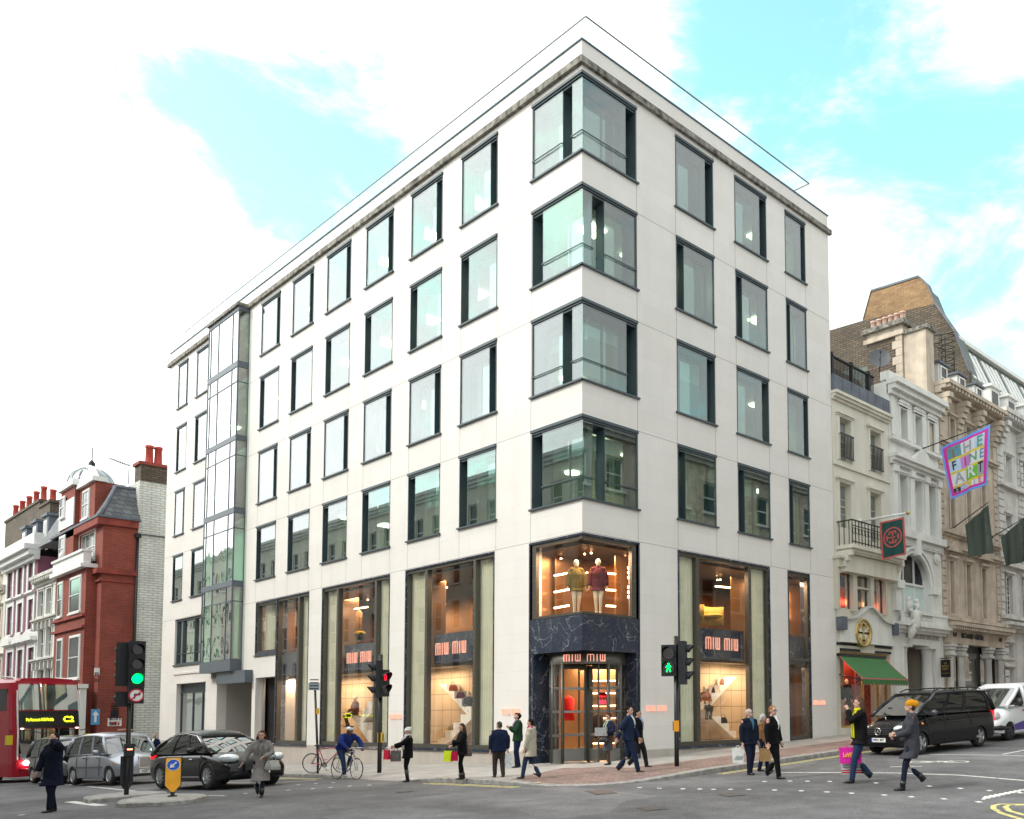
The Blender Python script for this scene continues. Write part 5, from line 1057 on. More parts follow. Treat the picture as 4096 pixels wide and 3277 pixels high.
mb.build('mouldings', M['sand'], Cc)
for u in (S0+.35, S0+1.55, S1-2.0, S1-.45):
 mb = MB(o3); column(mb, u, .12, .6, sf_[3]-.5, .2)
 for k in range(3): mb.fb(F, u-.2-.05*k, u+.2+.05*k, sf_[3]-.5+k*.16, sf_[3]-.36+k*.16, -.1, .34+.04*k)
 mb.build('shop_column', M['greystone'], Cc)
mb = MB(o3)
for q_ in ((S0+.5, S0+.6), (S0+1.9, S0+2.0), (S1-2.4, S1-2.3), (S1-.6, S1-.5)): mb.fb(F, *q_, .4, sf_[3], -.3, -.2)
mb.fb(F, S0+.5, S1-.5, sf_[3]-.35, sf_[3], -.3, -.2); mb.fb(F, S0+.5, S1-.5, -.2, 1.1, -.3, -.18); sfw = mb.build('shopfront', M['black'], Cc)
mb = MB(o3); mb.face([F.P(S0+.55, 1.1, -.28), F.P(S1-.55, 1.1, -.28), F.P(S1-.55, sf_[3]-.3, -.28), F.P(S0+.55, sf_[3]-.3, -.28)]); mb.build('pane', glass('gallery_glass', (.6, .6, .55), .12, 1), sfw)
mb = MB(o3); mb.fb(F, S0+.5, S1-.5, .3, sf_[3], -3, -2.9); mb.fb(F, S0+.5, S1-.5, sf_[3], sf_[3]+.1, -3, -.3); mb.build('gallery_interior', mat('gallery_wall', (.12, .10, .08), .8), Cc)
tx = MB(o3); zz1 = F.px(*Z7(1190, 1118), .26)[1]; md_ = F.px(*Z7(1190, 1118), .26)[0]
add_text(tx, 'RICHARD GREEN', F.P(md_, zz1, .26), F.u, (0, 0, 1), F.n, .36, .02, .012, width=2.5); add_text(tx, '147', F.P(S0+.7, zz1, .26), F.u, (0, 0, 1), F.n, .3, .02, .01); add_text(tx, '147', F.P(S1-.7, zz1, .26), F.u, (0, 0, 1), F.n, .3, .02, .01); tx.build('lettering', M['blackmatt'], Cc)
mb = MB(o3); zt3 = zt+.3; mb.hexa([F.P(S0+.1, zt3, -.3), F.P(S1, zt3, -.3), F.P(S1, zt3, -10), F.P(S0+.1, zt3, -10), F.P(S0+.1, zt3+2.0, -1.5), F.P(S1, zt3+2.0, -1.5), F.P(S1, zt3+2.4, -9), F.P(S0+.1, zt3+2.4, -9)]); mb.build('mansard_roof', M['greenslate'], Cc)
dz = zt+.45
for k in range(3):
 u = S0+1.2+k*2.1; mb = MB(o3); mb.fb(F, u, u+.95, dz, dz+1.5, -2.2, -.5, 0); mb.fb(F, u-.12, u+1.07, dz+1.5, dz+1.62, -2.3, -.35, 1); dm = mb.build('dormer', [M['winwhite'], M['lead']], Cc)
 sash(F, (u+.12, u+.83, dz+.15, dz+1.4), dm, o3, M['winwhite'], M['darkpane'], -.02, (1, 1), False, base=-.5)
 for ch in [x for x in col.objects if x.parent == dm]:
  for g2 in [x for x in col.objects if x.parent == ch]: g2.parent = dm
# ======== grey stone building and the long glazed mansard beyond
o4 = V((0, 36, 1)); T0, T1 = 29.75, 46
Dd = thing('grey_stone_building', o4, 'grey stone building at the right edge with tall brick gable and glazed mansard', 'building')
# flank gable: (x, z) on the plane y = S0
Yg = T0-.04; gx = lambda x, y: (lambda p: (p.x, p.z))(onpl(*Z6(x, y), 1, Yg))
prof = [gx(*p) for p in ((437, 487), (492, 290), (818, 190), (880, 248), (930, 372))]
low = [gx(*p) for p in ((210, 548), (437, 487))]; edge = [gx(*p) for p in ((1062, 560), (1165, 838))]
xb = low[0][0]-6; zbot = 10.0
mb = MB(o4); zsplit = gx(640, 460)[1]
up = [gx(437, 487), gx(492, 290), gx(818, 190), gx(880, 248), gx(930, 372)]
mb.prism(up+[], (1, 0, 0), (0, 0, 1), (0, .35, 0), 0, o=(0, Yg, 0))
dk = [(xb, zbot), (edge[1][0], zbot), edge[1], edge[0], gx(930, 372), gx(437, 487), (xb, low[0][1]+.2)]
mb.prism(dk, (1, 0, 0), (0, 0, 1), (0, .35, 0), 1, o=(0, Yg+.003, 0)); mb.build('flank_wall', [M['yellowbrick'], M['darkbrick']], Dd)
mb = MB(o4); body = [(xb+4, zbot), gx(437, 487), gx(492, 290), gx(818, 190), gx(880, 248), gx(930, 372), edge[0], edge[1], (edge[1][0], zbot)]
mb.prism([(x-.1, z-.12) for x, z in body], (1, 0, 0), (0, 0, 1), (0, 1.2, 0), 0, o=(0, Yg+.36, 0)); mb.build('roof_edge', M['greenslate'], Dd)
mb = MB(o4); pp = [gx(437, 487), gx(492, 290), gx(818, 190), gx(880, 248), gx(930, 372), edge[0], edge[1]]
for a, b in zip(pp[:-1], pp[1:]): mb.hexa([(a[0], Yg-.06, a[1]), (b[0], Yg-.06, b[1]), (b[0], Yg+.4, b[1]), (a[0], Yg+.4, a[1]), (a[0], Yg-.06, a[1]+.12), (b[0], Yg-.06, b[1]+.12), (b[0], Yg+.4, b[1]+.12), (a[0], Yg+.4, a[1]+.12)])
mb.build('gable_coping', M['lead'], Dd)
# iron escape ladder and cage against the flank
ld = MB(o4); L0 = onpl(*Z6(895, 600), 1, Yg-2.5)
for (x, y0, y1) in ((975, 590, 860), (1000, 600, 880), (1062, 690, 885)):
 a = onpl(*Z6(x, y0), 1, Yg-2.5); b = onpl(*Z6(x, y1), 1, Yg-2.5); ld.cyl(a, V((a.x, a.y, b.z)), .035, 6)
for y in (620, 660, 700, 740, 780, 820, 855):
 a = onpl(*Z6(975, y), 1, Yg-2.5); b = onpl(*Z6(1065, y+25), 1, Yg-2.5); ld.cyl(a, V((b.x, b.y, a.z)), .025, 6); c = (a+V((b.x, b.y, a.z)))/2; ld.tube([c+V((math.cos(t_*PI/8)*(b-a).length*.5, -math.sin(t_*PI/8)*.6, 0)) for t_ in range(9)], .02, 5)
for (x0, y0, x1, y1) in ((893, 598, 1065, 568), (893, 650, 1000, 690), (893, 598, 893, 720), (893, 655, 975, 640)):
 a = onpl(*Z6(x0, y0), 1, Yg-2.5); b = onpl(*Z6(x1, y1), 1, Yg-2.5); ld.cyl(a, b, .03, 6)
ld.build('escape_ladder', M['blackmatt'], Dd)
zt = F.px(*Z6(1410, 1210))[1]
Z9 = lambda x, y: (3700+x/2.0303, 1650+y/2.0303)
w4 = row(Z9, [(648, 345, 705, 585), (765, 440, 804, 655)]); w3 = row(Z9, [(648, 830, 700, 960), (765, 890, 804, 1000)]); w2 = row(Z9, [(648, 1320, 712, 1645), (788, 1350, 850, 1650)])
for L in (w4, w3, w2):
 stp = L[1][0]-L[0][0]
 while L[-1][1]+stp < T1-1: L.append((L[-1][0]+stp, L[-1][0]+stp+(L[0][1]-L[0][0]), L[0][2], L[0][3]))
 L[1] = (L[1][0], L[1][0]+L[0][1]-L[0][0], L[0][2], L[0][3])
g0 = row(Z7, [(1408, 1165, 1470, 1265)]); g1_ = row(Z7, [(1408, 1335, 1475, 1440)])
g1_ = [(g1_[0][0], g1_[0][1], .8, g1_[0][3])]
sh4 = (T0+3.6, T1-.5, .3, F.px(*Z7(1515, 1180))[1])
mb = MB(o4); wall(mb, F, T0, T1, -.5, zt, w4+w3+w2+g0+g1_+[sh4], .35); back(mb, F, T0, T1, -.5, zt, 14); mb.build('wall', M['greystone'], Dd)
for r in w4+w3+g0+g1_: sash(F, r, Dd, o4, M['winwhite'], M['palepane'], .3, (1, 1), True, .1, .15, surm=M['greystone'])
for r in w2: sash(F, r, Dd, o4, M['winwhite'], M['darkpane'], .2, (3, 8), True, .12, .2, surm=M['greystone'])
mb = MB(o4); cornice(mb, F, T0-.1, T1, zt-.1, .7, .8, dent=.4)
for z in (w4[0][2]-.4, w3[0][2]-.5, w2[0][2]-.3, w2[0][3]+.5): mb.fb(F, T0, T1, z, z+.2, 0, .3)
zk = F.px(*Z7(1400, 1040))[1]; cornice(mb, F, T0, T1, zk-.3, .5, .6)
for u in (T0+.1, T0+2.9, T0+5.6):
 z = .5
 while z < w4[0][3]:
  if abs(z-zk) > .5: mb.fb(F, u, u+.75, z, z+.34, 0, .06)
  z += .42
for u in (T0+.4, T0+3.2, T0+6): 
 for k in range(4): mb.fb(F, u-.25, u+.25, zt-.4-.3*k, zt-.12-.3*k, 0, .75-.15*k)
mb.build('mouldings', M['greystone'], Dd)
mb = MB(o4); mb.fb(F, sh4[0], sh4[1], sh4[2], sh4[3], -.5, -.4); mb.build('shopfront', M['darkpane'], Dd)
mb = MB(o4); xa, za_ = edge[0]; xb_, zb2 = edge[1]; pf = [(-14, 12), (-14, za_), (xa-.4, za_-.2), (-.5, zt+.5), (-.5, 12)]
mb.prism(pf, (1, 0, 0), (0, 0, 1), (0, 26, 0), 0, o=(0, S1+.3, 0)); mb.build('mansard_roof', M['greenslate'], Dd)
sl = V((-.5-(xa-.4), 0, zt+.5-(za_-.2))); nrm = V((-sl.z, 0, sl.x)).normalized(); nrm = -nrm if nrm.x < 0 else nrm
mb = MB(o4)
for k in range(13):
 y = S1+.9+k*.62+(k//4)*.5; a = V((xa-.4, y, za_-.2))+sl*.08; b = a+sl*.42; w_ = V((0, .38, 0)); mb.hexa([a, b, b+w_, a+w_, a+nrm*.07, b+nrm*.07, b+w_+nrm*.07, a+w_+nrm*.07])
mb.bx(xa-1.0, xa-.1, S1+.3, S1+26, za_-.2, za_+.05); mb.build('skylights', M['winwhite'], Dd)
for k in range(4):
 u = T0+.8+k*2.3; mb = MB(o4); dz = zt+.6; mb.fb(F, u, u+1.2, dz, dz+1.7, -3, -.55, 0); mb.fb(F, u-.15, u+1.35, dz+1.7, dz+1.85, -3.1, -.4, 0); mb.fb(F, u+.2, u+1.0, dz+.2, dz+1.5, -.56, -.53, 1); mb.build('dormer', [M['winwhite'], M['darkpane']], Dd)
# ======== left: street line, plane y = -1.1
LG = Fac((0, -1.1, 0), (-1, 0, 0), (0, -1, 0)); SW = Fac((-45, 0, 0), (0, 1, 0), (1, 0, 0)); F = LG; gz = -2.2
pu = lambda x, y=1000: LG.px(*Z5(x, y))[0]
oR = V((-50, 3, -1.3)); Rd = thing('red_brick_building', oR, 'red brick corner building with white bay windows, lead dome and slate mansard', 'building')
zco = SW.px(*Z5(800, 650))[1]; u1 = pu(437, 1500)
def lw(*L): R_ = [uzr(F, Z5, *r) for r in L]; return [(a, b, R_[0][2], R_[0][3]) for a, b, _, _ in R_]
f3_ = lw((478, 1105, 500, 1325), (562, 1100, 628, 1320)); f2_ = lw((472, 1490, 497, 1760), (558, 1485, 620, 1760)); f4_ = lw((552, 770, 655, 925)); f4b = [uzr(F, Z5, 462, 790, 490, 930)]
ysw = SW.px(*Z5(940, 1000))[0]
zf4 = SW.px(*Z5(690, 1005))[1]
mb = MB(oR); wall(mb, F, 45, u1, gz, zco, f2_+f3_+f4_+f4b, .25); wall(mb, SW, -1.1, ysw, gz, zco, [], .1); mb.build('wall', M['redbrick'], Rd, fix=False)
mb = MB(oR); w0 = SW.px(*Z5(952, 800))[0]; ztw = SW.px(*Z5(1000, 385))[1]
mb.hexa([(-45.05, ysw, gz), (-45.05, 22, gz), (-60, 22, gz), (-60, ysw, gz), (-45.05, ysw+.05, ztw), (-45.05, 22, ztw), (-60, 22, ztw), (-60, ysw+.05, ztw)]); mb.build('glazed_brick_wall', M['whitebrick'], Rd)
mb = MB(oR); mb.cyl((-44.9, ysw, gz), (-44.9, ysw, SW.px(*Z5(940, 760))[1]), .08, 8); mb.bx(-45, -44.75, ysw-.15, ysw+.15, SW.px(*Z5(940, 780))[1], SW.px(*Z5(940, 750))[1]); mb.fb(SW, ysw, 10, SW.px(*Z5(1000, 755))[1]-.05, SW.px(*Z5(1000, 755))[1], 0, .06); mb.build('drainpipe', M['black'], Rd)
mb = MB(oR); zch = SW.px(*Z5(1050, 262))[1]; c0 = SW.px(*Z5(972, 300))[0]; mb.bx(-46.2, -45.0, c0, c0+4.2, ztw, zch-.2, 0); mb.bx(-46.3, -44.9, c0-.12, c0+4.3, zch-.2, zch, 1); cho = mb.build('chimney', [M['darkbrick'], M['reddark']], Rd)
pots(cho, oR, [(-45.6, SW.px(*Z5(1050, 240))[0], zch), (-45.6, SW.px(*Z5(1112, 240))[0], zch)], .24, 1.25, M['terra'])
mb = MB(oR)
for z, h, d in ((zco-.45, .45, .35), (zf4-.15, .3, .3), (SW.px(*Z5(690, 1075))[1], .12, .12), (SW.px(*Z5(720, 680))[1], .12, .1)):
 mb.fb(F, 44.95, u1, z, z+h, 0, d); mb.fb(SW, -1.1-d, ysw, z, z+h, 0, d*.6)
zs1, zs2 = F.px(*Z5(550, 1340))[1], F.px(*Z5(550, 1415))[1]
for z in (zs2, zs1): mb.fb(F, pu(656, 1400), u1, z-.1, z+.06, .55, .7)
mb.build('string_course', M['reddark'], Rd)
# canted bay on the lower floors
mb = MB(oR); ub0, ub1 = pu(655, 1400), u1-.2; zb4 = F.px(*Z5(560, 1030))[1]
mb.fb(F, ub0, ub1, gz, zb4, 0, .55, 0)
for r in f3_+f2_: pass
by = mb.build('bay', M['redbrick'], Rd)
for r in f3_+f2_: sash(F, r, Rd, oR, M['winwhite'], M['darkpane'], -.02, (1, 1), True, .1, 0, base=.55)
for r in f4_: sash(F, r, Rd, oR, M['winwhite'], M['palepane'], .15, (4, 2), True, .08)
for r in f4b: sash(F, r, Rd, oR, M['winwhite'], M['darkpane'], -.02, (1, 1), True, .12, base=.35)
mb = MB(oR); zq0, zq1 = F.px(*Z5(560, 1005))[1], F.px(*Z5(560, 930))[1]; mb.fb(F, ub0-.1, ub1+.1, zq0, zq1, .35, .75); mb.fb(F, ub0-.15, ub1+.15, zq1, zq1+.15, .3, .85); mb.fb(F, ub0-.2, ub1+.2, zq0-.25, zq0, 0, .9); mb.ell(F.P(pu(520, 900), zq1+.3, .7), .2, .2, .3); mb.build('bay_balcony', M['winwhite'], Rd)
zf3 = F.px(*Z5(640, 600))[1]; ztm = F.px(*Z5(700, 405))[1]
mb = MB(oR); yb = ysw; P = lambda x, y, z: (x, y, z)
lo_ = [P(-44.8, -1.35, zco), P(-44.8, yb+.1, zco), P(-60, yb+.1, zco), P(-60, -1.35, zco)]; up_ = [P(-45.9, -.3, ztm), P(-45.9, yb+.1, ztm), P(-60, yb+.1, ztm), P(-60, -.3, ztm)]
mb.hexa([lo_[i] for i in range(4)]+[up_[i] for i in range(4)]); mb.build('mansard_roof', M['slate'], Rd)
mb = MB(oR); mb.tube([lo_[0], up_[0]], .12, 6); mb.tube([up_[0], up_[1]], .12, 6); mb.tube([up_[0], V(up_[3])*.4+V(up_[0])*.6], .12, 6); mb.bx(-56, -44.7, -1.5, yb+.1, zco, zco+.14); mb.build('lead_flashing', M['lead'], Rd)
# rear roof behind dome
mb = MB(oR); za1 = SW.px(*Z5(970, 335))[1]; mb.hexa([(-47, 0.5, ztm), (-47, 9, ztm), (-56, 9, ztm), (-56, .5, ztm), (-49, 2.5, za1-.6), (-47.2, 9, za1+.6), (-54, 9, za1+.6), (-54, 2.5, za1-.6)]); mb.build('rear_roof', M['slate'], Rd)
# dormer gable and turret with lead dome
d0, d1 = pu(668, 500), pu(560, 500); zg0, zg1 = F.px(*Z5(600, 680))[1], F.px(*Z5(600, 430))[1]; zg2 = F.px(*Z5(610, 320))[1]
mb = MB(oR); mb.fb(F, d0, d1, zg0-.3, zg1, -1.5, .1, 0); mb.build('gable', M['redbrick'], Rd)
mb = MB(oR); mb.fb(F, d0-.15, d1+.15, zg1, zg1+.3, -.5, .3); mb.prism([(d0, zg1+.3), (d1, zg1+.3), ((d0+d1)/2+.6, zg1+1.2), ((d0+d1)/2+.35, zg2-.3), ((d0+d1)/2, zg2), ((d0+d1)/2-.35, zg2-.3), ((d0+d1)/2-.6, zg1+1.2)], F.u, (0, 0, 1), F.n*.3, o=F.P(0, 0, -.1)); mb.ell(F.P((d0+d1)/2, zg2+.15, 0), .25, .2, .2); mb.build('pediment', M['winwhite'], Rd)
sash(F, uzr(F, Z5, 592, 470, 628, 635), Rd, oR, M['winwhite'], M['palepane'], -.02, (2, 3), True, .08, base=.1)
t0, t1 = pu(558, 600), pu(462, 600); zt0, zt1 = F.px(*Z5(500, 700))[1], F.px(*Z5(500, 450))[1]
mb = MB(oR); mb.fb(F, t0, t1, zt0-6, zt1, -1.2, .35, 1); mb.fb(F, t0-.05, t1+.05, zt0-.2, zt1-.9, .35, .42, 0); mb.fb(F, t0-.15, t1+.15, zt1-.1, zt1+.3, -1.4, .55, 0); tu = mb.build('turret', [M['winwhite'], M['redbrick']], Rd)
sash(F, uzr(F, Z5, 478, 520, 500, 640), Rd, oR, M['winwhite'], M['darkpane'], -.02, (1, 1), True, .08, base=.43)
dc0, dc1 = pu(470, 430), pu(775, 430); rdm = 1.42; cxd = onpl(*Z5(628, 430), 1, .6).x; zd0 = zt1+.3; zd0 = onpl(*Z5(628, 438), 1, .6).z; zd1 = onpl(*Z5(628, 303), 1, .6).z
mb = MB(oR); cyd = .6; R_ = []
for k in range(10):
 a = PI/2*k/9.6; R_.append([(cxd+rdm*math.cos(a)*math.cos(2*PI*j/32), cyd+rdm*math.cos(a)*math.sin(2*PI*j/32), zd0+(zd1-zd0)*math.sin(a)) for j in range(32)])
mb.rings(R_, 0, cap=True)
for j in range(0, 32, 2): mb.tube([V(r[j])+V((0, 0, .02)) for r in R_], .05, 5, 0)
mb.cyl((cxd, cyd, zd0-.35), (cxd, cyd, zd0+.02), rdm*1.02, 32, 1, r2=rdm*1.02); mb.tube([(cxd, cyd, zd1-.1), (cxd, cyd, zd1+.4), (cxd, cyd, zd1+.6), (cxd, cyd, onpl(*Z5(640, 155), 1, .6).z)], [.25, .2, .04, .03], 8, 2); mb.build('dome', [mat('lead_dome', (.30, .33, .34), .35, metal=.3, var=.3, vs=1.2), M['winwhite'], M['blackmatt']], Rd)
an = onpl(*Z5(888, 340), 1, 4.0); at = onpl(*Z5(880, 258), 1, 4.0); at = V((an.x, an.y, at.z)); ar_ = thing('aerial', an, 'thin television aerial on the roof right of the lead dome', 'aerial'); mb = MB(an); mb.cyl(an-V((0, 0, .8)), at, .03, 6)
b0_ = onpl(*Z5(757, 230), 1, 4.0); b1_ = onpl(*Z5(893, 283), 1, 4.0); mb.cyl(b0_, b1_, .025, 6)
for k in range(9): c = b0_+(b1_-b0_)*k/9; mb.cyl(c-V((.0, .35, 0)), c+V((.0, .35, 0)), .012, 4); mb.cyl(c-V((0, 0, .15)), c+V((0, 0, .15)), .012, 4)
mb.build('mast', M['blackmatt'], ar_)
# plaques, vent, white shopfront of the red building
sg = SW.px(*Z5(0, 0)); sgn = uzr(SW, lambda x, y: (x/2.752, 2650+y/2.752), 1185, 615, 1335, 700, .02)
pc = SW.P((sgn[0]+sgn[1])/2, sgn[2], .02); sp_ = thing('street_sign', pc, 'white street name sign reading BRUTON PLACE W1 on the red brick wall', 'sign')
mb = MB(pc); mb.fb(SW, sgn[0], sgn[1], sgn[2], sgn[3], .02, .06); mb.build('plate', M['winwhite'], sp_)
mb = MB(pc); zc_ = (sgn[2]+sgn[3])/2; wd_ = sgn[1]-sgn[0]
add_text(mb, 'BRUTON  ST', SW.P(sgn[0]+.08, zc_+.22, .065), SW.u, (0, 0, 1), SW.n, .32, .003, .012, 0, 'LEFT', width=wd_*.86); add_text(mb, 'PLACE', SW.P(sgn[0]+.08, zc_-.1, .065), SW.u, (0, 0, 1), SW.n, .32, .003, .012, 0, 'LEFT', width=wd_*.5)
mb.build('lettering', M['blackmatt'], sp_)
mb = MB(pc); add_text(mb, 'W1', SW.P(sgn[1]-.08, zc_-.1, .065), SW.u, (0, 0, 1), SW.n, .32, .003, .012, 0, 'RIGHT'); add_text(mb, 'CITY OF WESTMINSTER', SW.P((sgn[0]+sgn[1])/2, sgn[2]+.12, .065), SW.u, (0, 0, 1), SW.n, .14, .003, 0, width=wd_*.75); mb.build('red_lettering', mat('sign_red', (.5, .03, .03), .5), sp_)
s2 = uzr(SW, lambda x, y: (x/2.752, 2650+y/2.752), 1038, 60, 1093, 142, .02); pc = SW.P(s2[0], s2[2], 0); sp2 = thing('street_sign', pc, 'small white street name plaque higher up at the corner of the red brick wall', 'sign')
mb = MB(pc); mb.fb(SW, s2[0], s2[1], s2[2], s2[3], .02, .06); mb.build('plate', M['winwhite'], sp2); mb = MB(pc)
for k, t_ in enumerate(('BRUTON', 'STREET W1')): add_text(mb, t_, SW.P((s2[0]+s2[1])/2, s2[3]-.4-.4*k, .065), SW.u, (0, 0, 1), SW.n, .3, .003, .01, width=(s2[1]-s2[0])*.8)
mb.build('lettering', M['blackmatt'], sp2)
mb = MB(oR); v = uzr(SW, lambda x, y: (x/2.752, 2650+y/2.752), 1220, 525, 1300, 595); mb.fb(SW, v[0], v[1], v[2], v[3], 0, .05)
for k in range(6): mb.fb(SW, v[0], v[1], v[2]+k*.15, v[2]+k*.15+.06, .05, .09)
mb.build('vent', M['blackmatt'], Rd)
mb = MB(oR); mb.fb(F, 45.0, 51, gz, F.px(*zA(790, 630))[1] if False else 3.6, .56, .9, 0); mb.fb(F, 44.9, 51.1, 3.6, 3.85, .5, 1.0, 0); mb.fb(F, 45.4, 46.6, gz+1, 2.6, .9, .92, 1); mb.fb(F, 47.0, 50.6, gz+1, 2.6, .9, .92, 1); mb.build('white_shopfront', [M['stucco'], M['palepane']], Rd)
# ---- white stucco house
oW = V((-60, 3, -1.5)); Wh = thing('white_terrace_house', oW, 'narrow white stucco terrace house with bracketed cornices between mauve and red buildings', 'building')
a0, a1 = u1, pu(248, 1300); zt = F.px(*Z5(340, 1045))[1]
R1 = lw((270, 1155, 300, 1318), (328, 1140, 354, 1300), (390, 1125, 412, 1280)); R2 = lw((270, 1415, 300, 1602), (325, 1405, 354, 1590), (384, 1392, 410, 1580)); R3 = lw((262, 1690, 300, 1860), (318, 1680, 350, 1850), (374, 1670, 408, 1850))
mb = MB(oW); wall(mb, F, a0, a1, gz, zt, R1+R2+R3, .25); back(mb, F, a0, a1, gz, zt, 10); mb.build('wall', M['stucco'], Wh)
for r in R1+R2+R3: sash(F, r, Wh, oW, M['winwhite'], M['darkpane'], .2, (1, 1), True, .12, .1, surm=M['stucco'])
mb = MB(oW); cornice(mb, F, a0, a1, zt-.5, .7, .5, dent=.5); z = R2[0][3]+.4; cornice(mb, F, a0, a1, z, .35, .35); z = R3[0][3]+.4; cornice(mb, F, a0, a1, z, .35, .35)
for z in (R2[0][3]+.05, R3[0][3]+.05):
 for k in range(7): u = a0+(a1-a0)*(k+.2)/7; mb.fb(F, u, u+.25, z-.1, z+.4, 0, .28)
mb.build('cornice', M['greystone'], Wh)
mb = MB(oW); zz = F.px(*Z5(400, 885))[1]; mb.hexa([F.P(a0, zt+.2, -.6), F.P(a1, zt+.2, -.6), F.P(a1, zt+.2, -8), F.P(a0, zt+.2, -8), F.P(a0, zz, -1.8), F.P(a1, zz, -1.8), F.P(a1, zz, -7), F.P(a0, zz, -7)]); mb.build('mansard_roof', M['slate'], Wh)
mb = MB(oW); dd0, dd1 = pu(405, 950), pu(352, 950); mb.fb(F, dd0, dd1, zt+.25, zz-.2, -2.5, -.5, 0); mb.fb(F, dd0-.1, dd1+.1, zz-.2, zz-.05, -2.6, -.4, 1)
for k in range(4): mb.fb(F, dd0+.15+k*(dd1-dd0-.3)/4, dd0+.05+(k+1)*(dd1-dd0-.3)/4, zt+.45, zz-.35, -.5, -.47, 2)
mb.build('dormer', [M['winwhite'], M['lead'], M['darkpane']], Wh)
# ---- mauve house
oP = V((-73, 3, -1.8)); Pu = thing('mauve_terrace_house', oP, 'mauve painted terrace house with white pedimented windows and slate mansard', 'building')
b0, b1 = a1+.02, pu(35, 1300); zt = F.px(*Z5(140, 960))[1]
R1 = lw((50, 1020, 95, 1190), (120, 1000, 165, 1170), (192, 978, 238, 1148)); R2 = lw((48, 1265, 92, 1445), (117, 1250, 160, 1430), (190, 1235, 236, 1412)); R3 = lw((45, 1575, 90, 1800), (117, 1565, 162, 1800), (190, 1555, 240, 1800))
R1, R2, R3 = [[(a+.45, b-.45, c, d) for a, b, c, d in R_] for R_ in (R1, R2, R3)]
mb = MB(oP); wall(mb, F, b0, b1, gz, zt, R1+R2+R3, .25); back(mb, F, b0, b1, gz, zt, 10); mb.build('wall', M['purple'], Pu)
for i, R_ in enumerate((R1, R2, R3)):
 for r in R_: sash(F, r, Pu, oP, M['winwhite'], M['palepane'], .22, (1, 1), True, .45, .0 if i == 0 else .25, surm=M['winwhite'])
mb = MB(oP)
for k, r in enumerate(R3):
 m_ = (r[0]+r[1])/2; w_ = .5*(r[1]-r[0])+.6; z = r[3]+.5; pr = [(m_-w_, z), (m_+w_, z), (m_, z+.75)] if k == 1 else [(m_-w_, z)]+[(m_+w_*math.cos(PI*j/8), z+.7*math.sin(PI*j/8)) for j in range(9)]
 if k != 1: pr = pr[1:]
 mb.prism(pr, F.u, (0, 0, 1), F.n*.4, o=F.P(0, 0, 0))
cornice(mb, F, b0-.3, b1+.3, zt-.3, 1.1, .9); zz = F.px(*Z5(320, 835), 0)[1]; mb.fb(F, b0-.1, b1, zt+.8, zt+1.7, -.3, .3); mb.build('cornice', M['winwhite'], Pu)
mb = MB(oP); zm = F.px(*Z5(180, 700), -1.5)[1]; mb.hexa([F.P(b0+.5, zt+.8, -.6), F.P(b1, zt+.8, -.6), F.P(b1, zt+.8, -9), F.P(b0+.5, zt+.8, -9), F.P(b0+.5, zm, -2), F.P(b1-.5, zm, -2), F.P(b1-.5, zm, -8), F.P(b0+.5, zm, -8)]); mb.build('mansard_roof', M['slate'], Pu)
mb = MB(oP); ba = F.px(*Z5(455, 600), -2)[0]; zz1 = F.px(*Z5(400, 575), -3)[1]; mb.hexa([F.P(b0-.5, zt+.5, -.5), F.P(b0+.4, zt+.5, -.5), F.P(b0+.4, zt+.5, -10), F.P(b0-.5, zt+.5, -10), F.P(b0-.5, zm-.3, -1.8), F.P(b0+.4, zm-.3, -1.8), F.P(b0+.4, zm+2.6, -10), F.P(b0-.5, zm+2.6, -10)], 0); mb.hexa([F.P(b0-.55, zt+.5, -.45), F.P(b0+.45, zt+.5, -.45), F.P(b0+.45, zt+.5, -.8), F.P(b0-.55, zt+.5, -.8), F.P(b0-.55, zm, -1.6), F.P(b0+.45, zm, -1.6), F.P(b0+.45, zm, -2.0), F.P(b0-.55, zm, -2.0)], 1); mb.build('party_wall', [M['darkbrick'], M['winwhite']], Pu)
for k in range(3):
 uc = (R1[k][0]+R1[k][1])/2; mb = MB(oP); mb.fb(F, uc-.75, uc+.75, zt+1.0, zt+3.3, -3, -.75, 0); mb.fb(F, uc-.9, uc+.9, zt+3.3, zt+3.5, -3, -.6, 0); mb.fb(F, uc-.45, uc+.45, zt+1.3, zt+3.0, -.75, -.7, 1); mb.fb(F, uc-.3, uc+.3, zt+1.5, zt+2.8, -.7, -.69, 2); mb.build('dormer', [M['lead'], M['winwhite'], M['darkpane']], Pu)
def stack(x0, y0, x1, Y, h, npots, ph=1.1):
 a = onpl(*Z5(x0, y0), 1, Y); b = onpl(*Z5(x1, y0), 1, Y); mb = MB(oP); mb.bx(a.x, b.x, Y, Y+1.2, a.z-h, a.z); mb.bx(a.x-.15, b.x+.15, Y-.12, Y+1.3, a.z-.25, a.z+.02); c = mb.build('chimney', M['darkbrick'], Pu)
 pots(c, oP, [(a.x+(b.x-a.x)*(k+.5)/npots, Y+.6, a.z) for k in range(npots)], .28, ph, M['terra'])
stack(275, 560, 345, 4, 5, 1, 1.4); stack(345, 560, 460, 6, 5, 1, .6); stack(38, 665, 270, 5, 6, 5, 1.7)
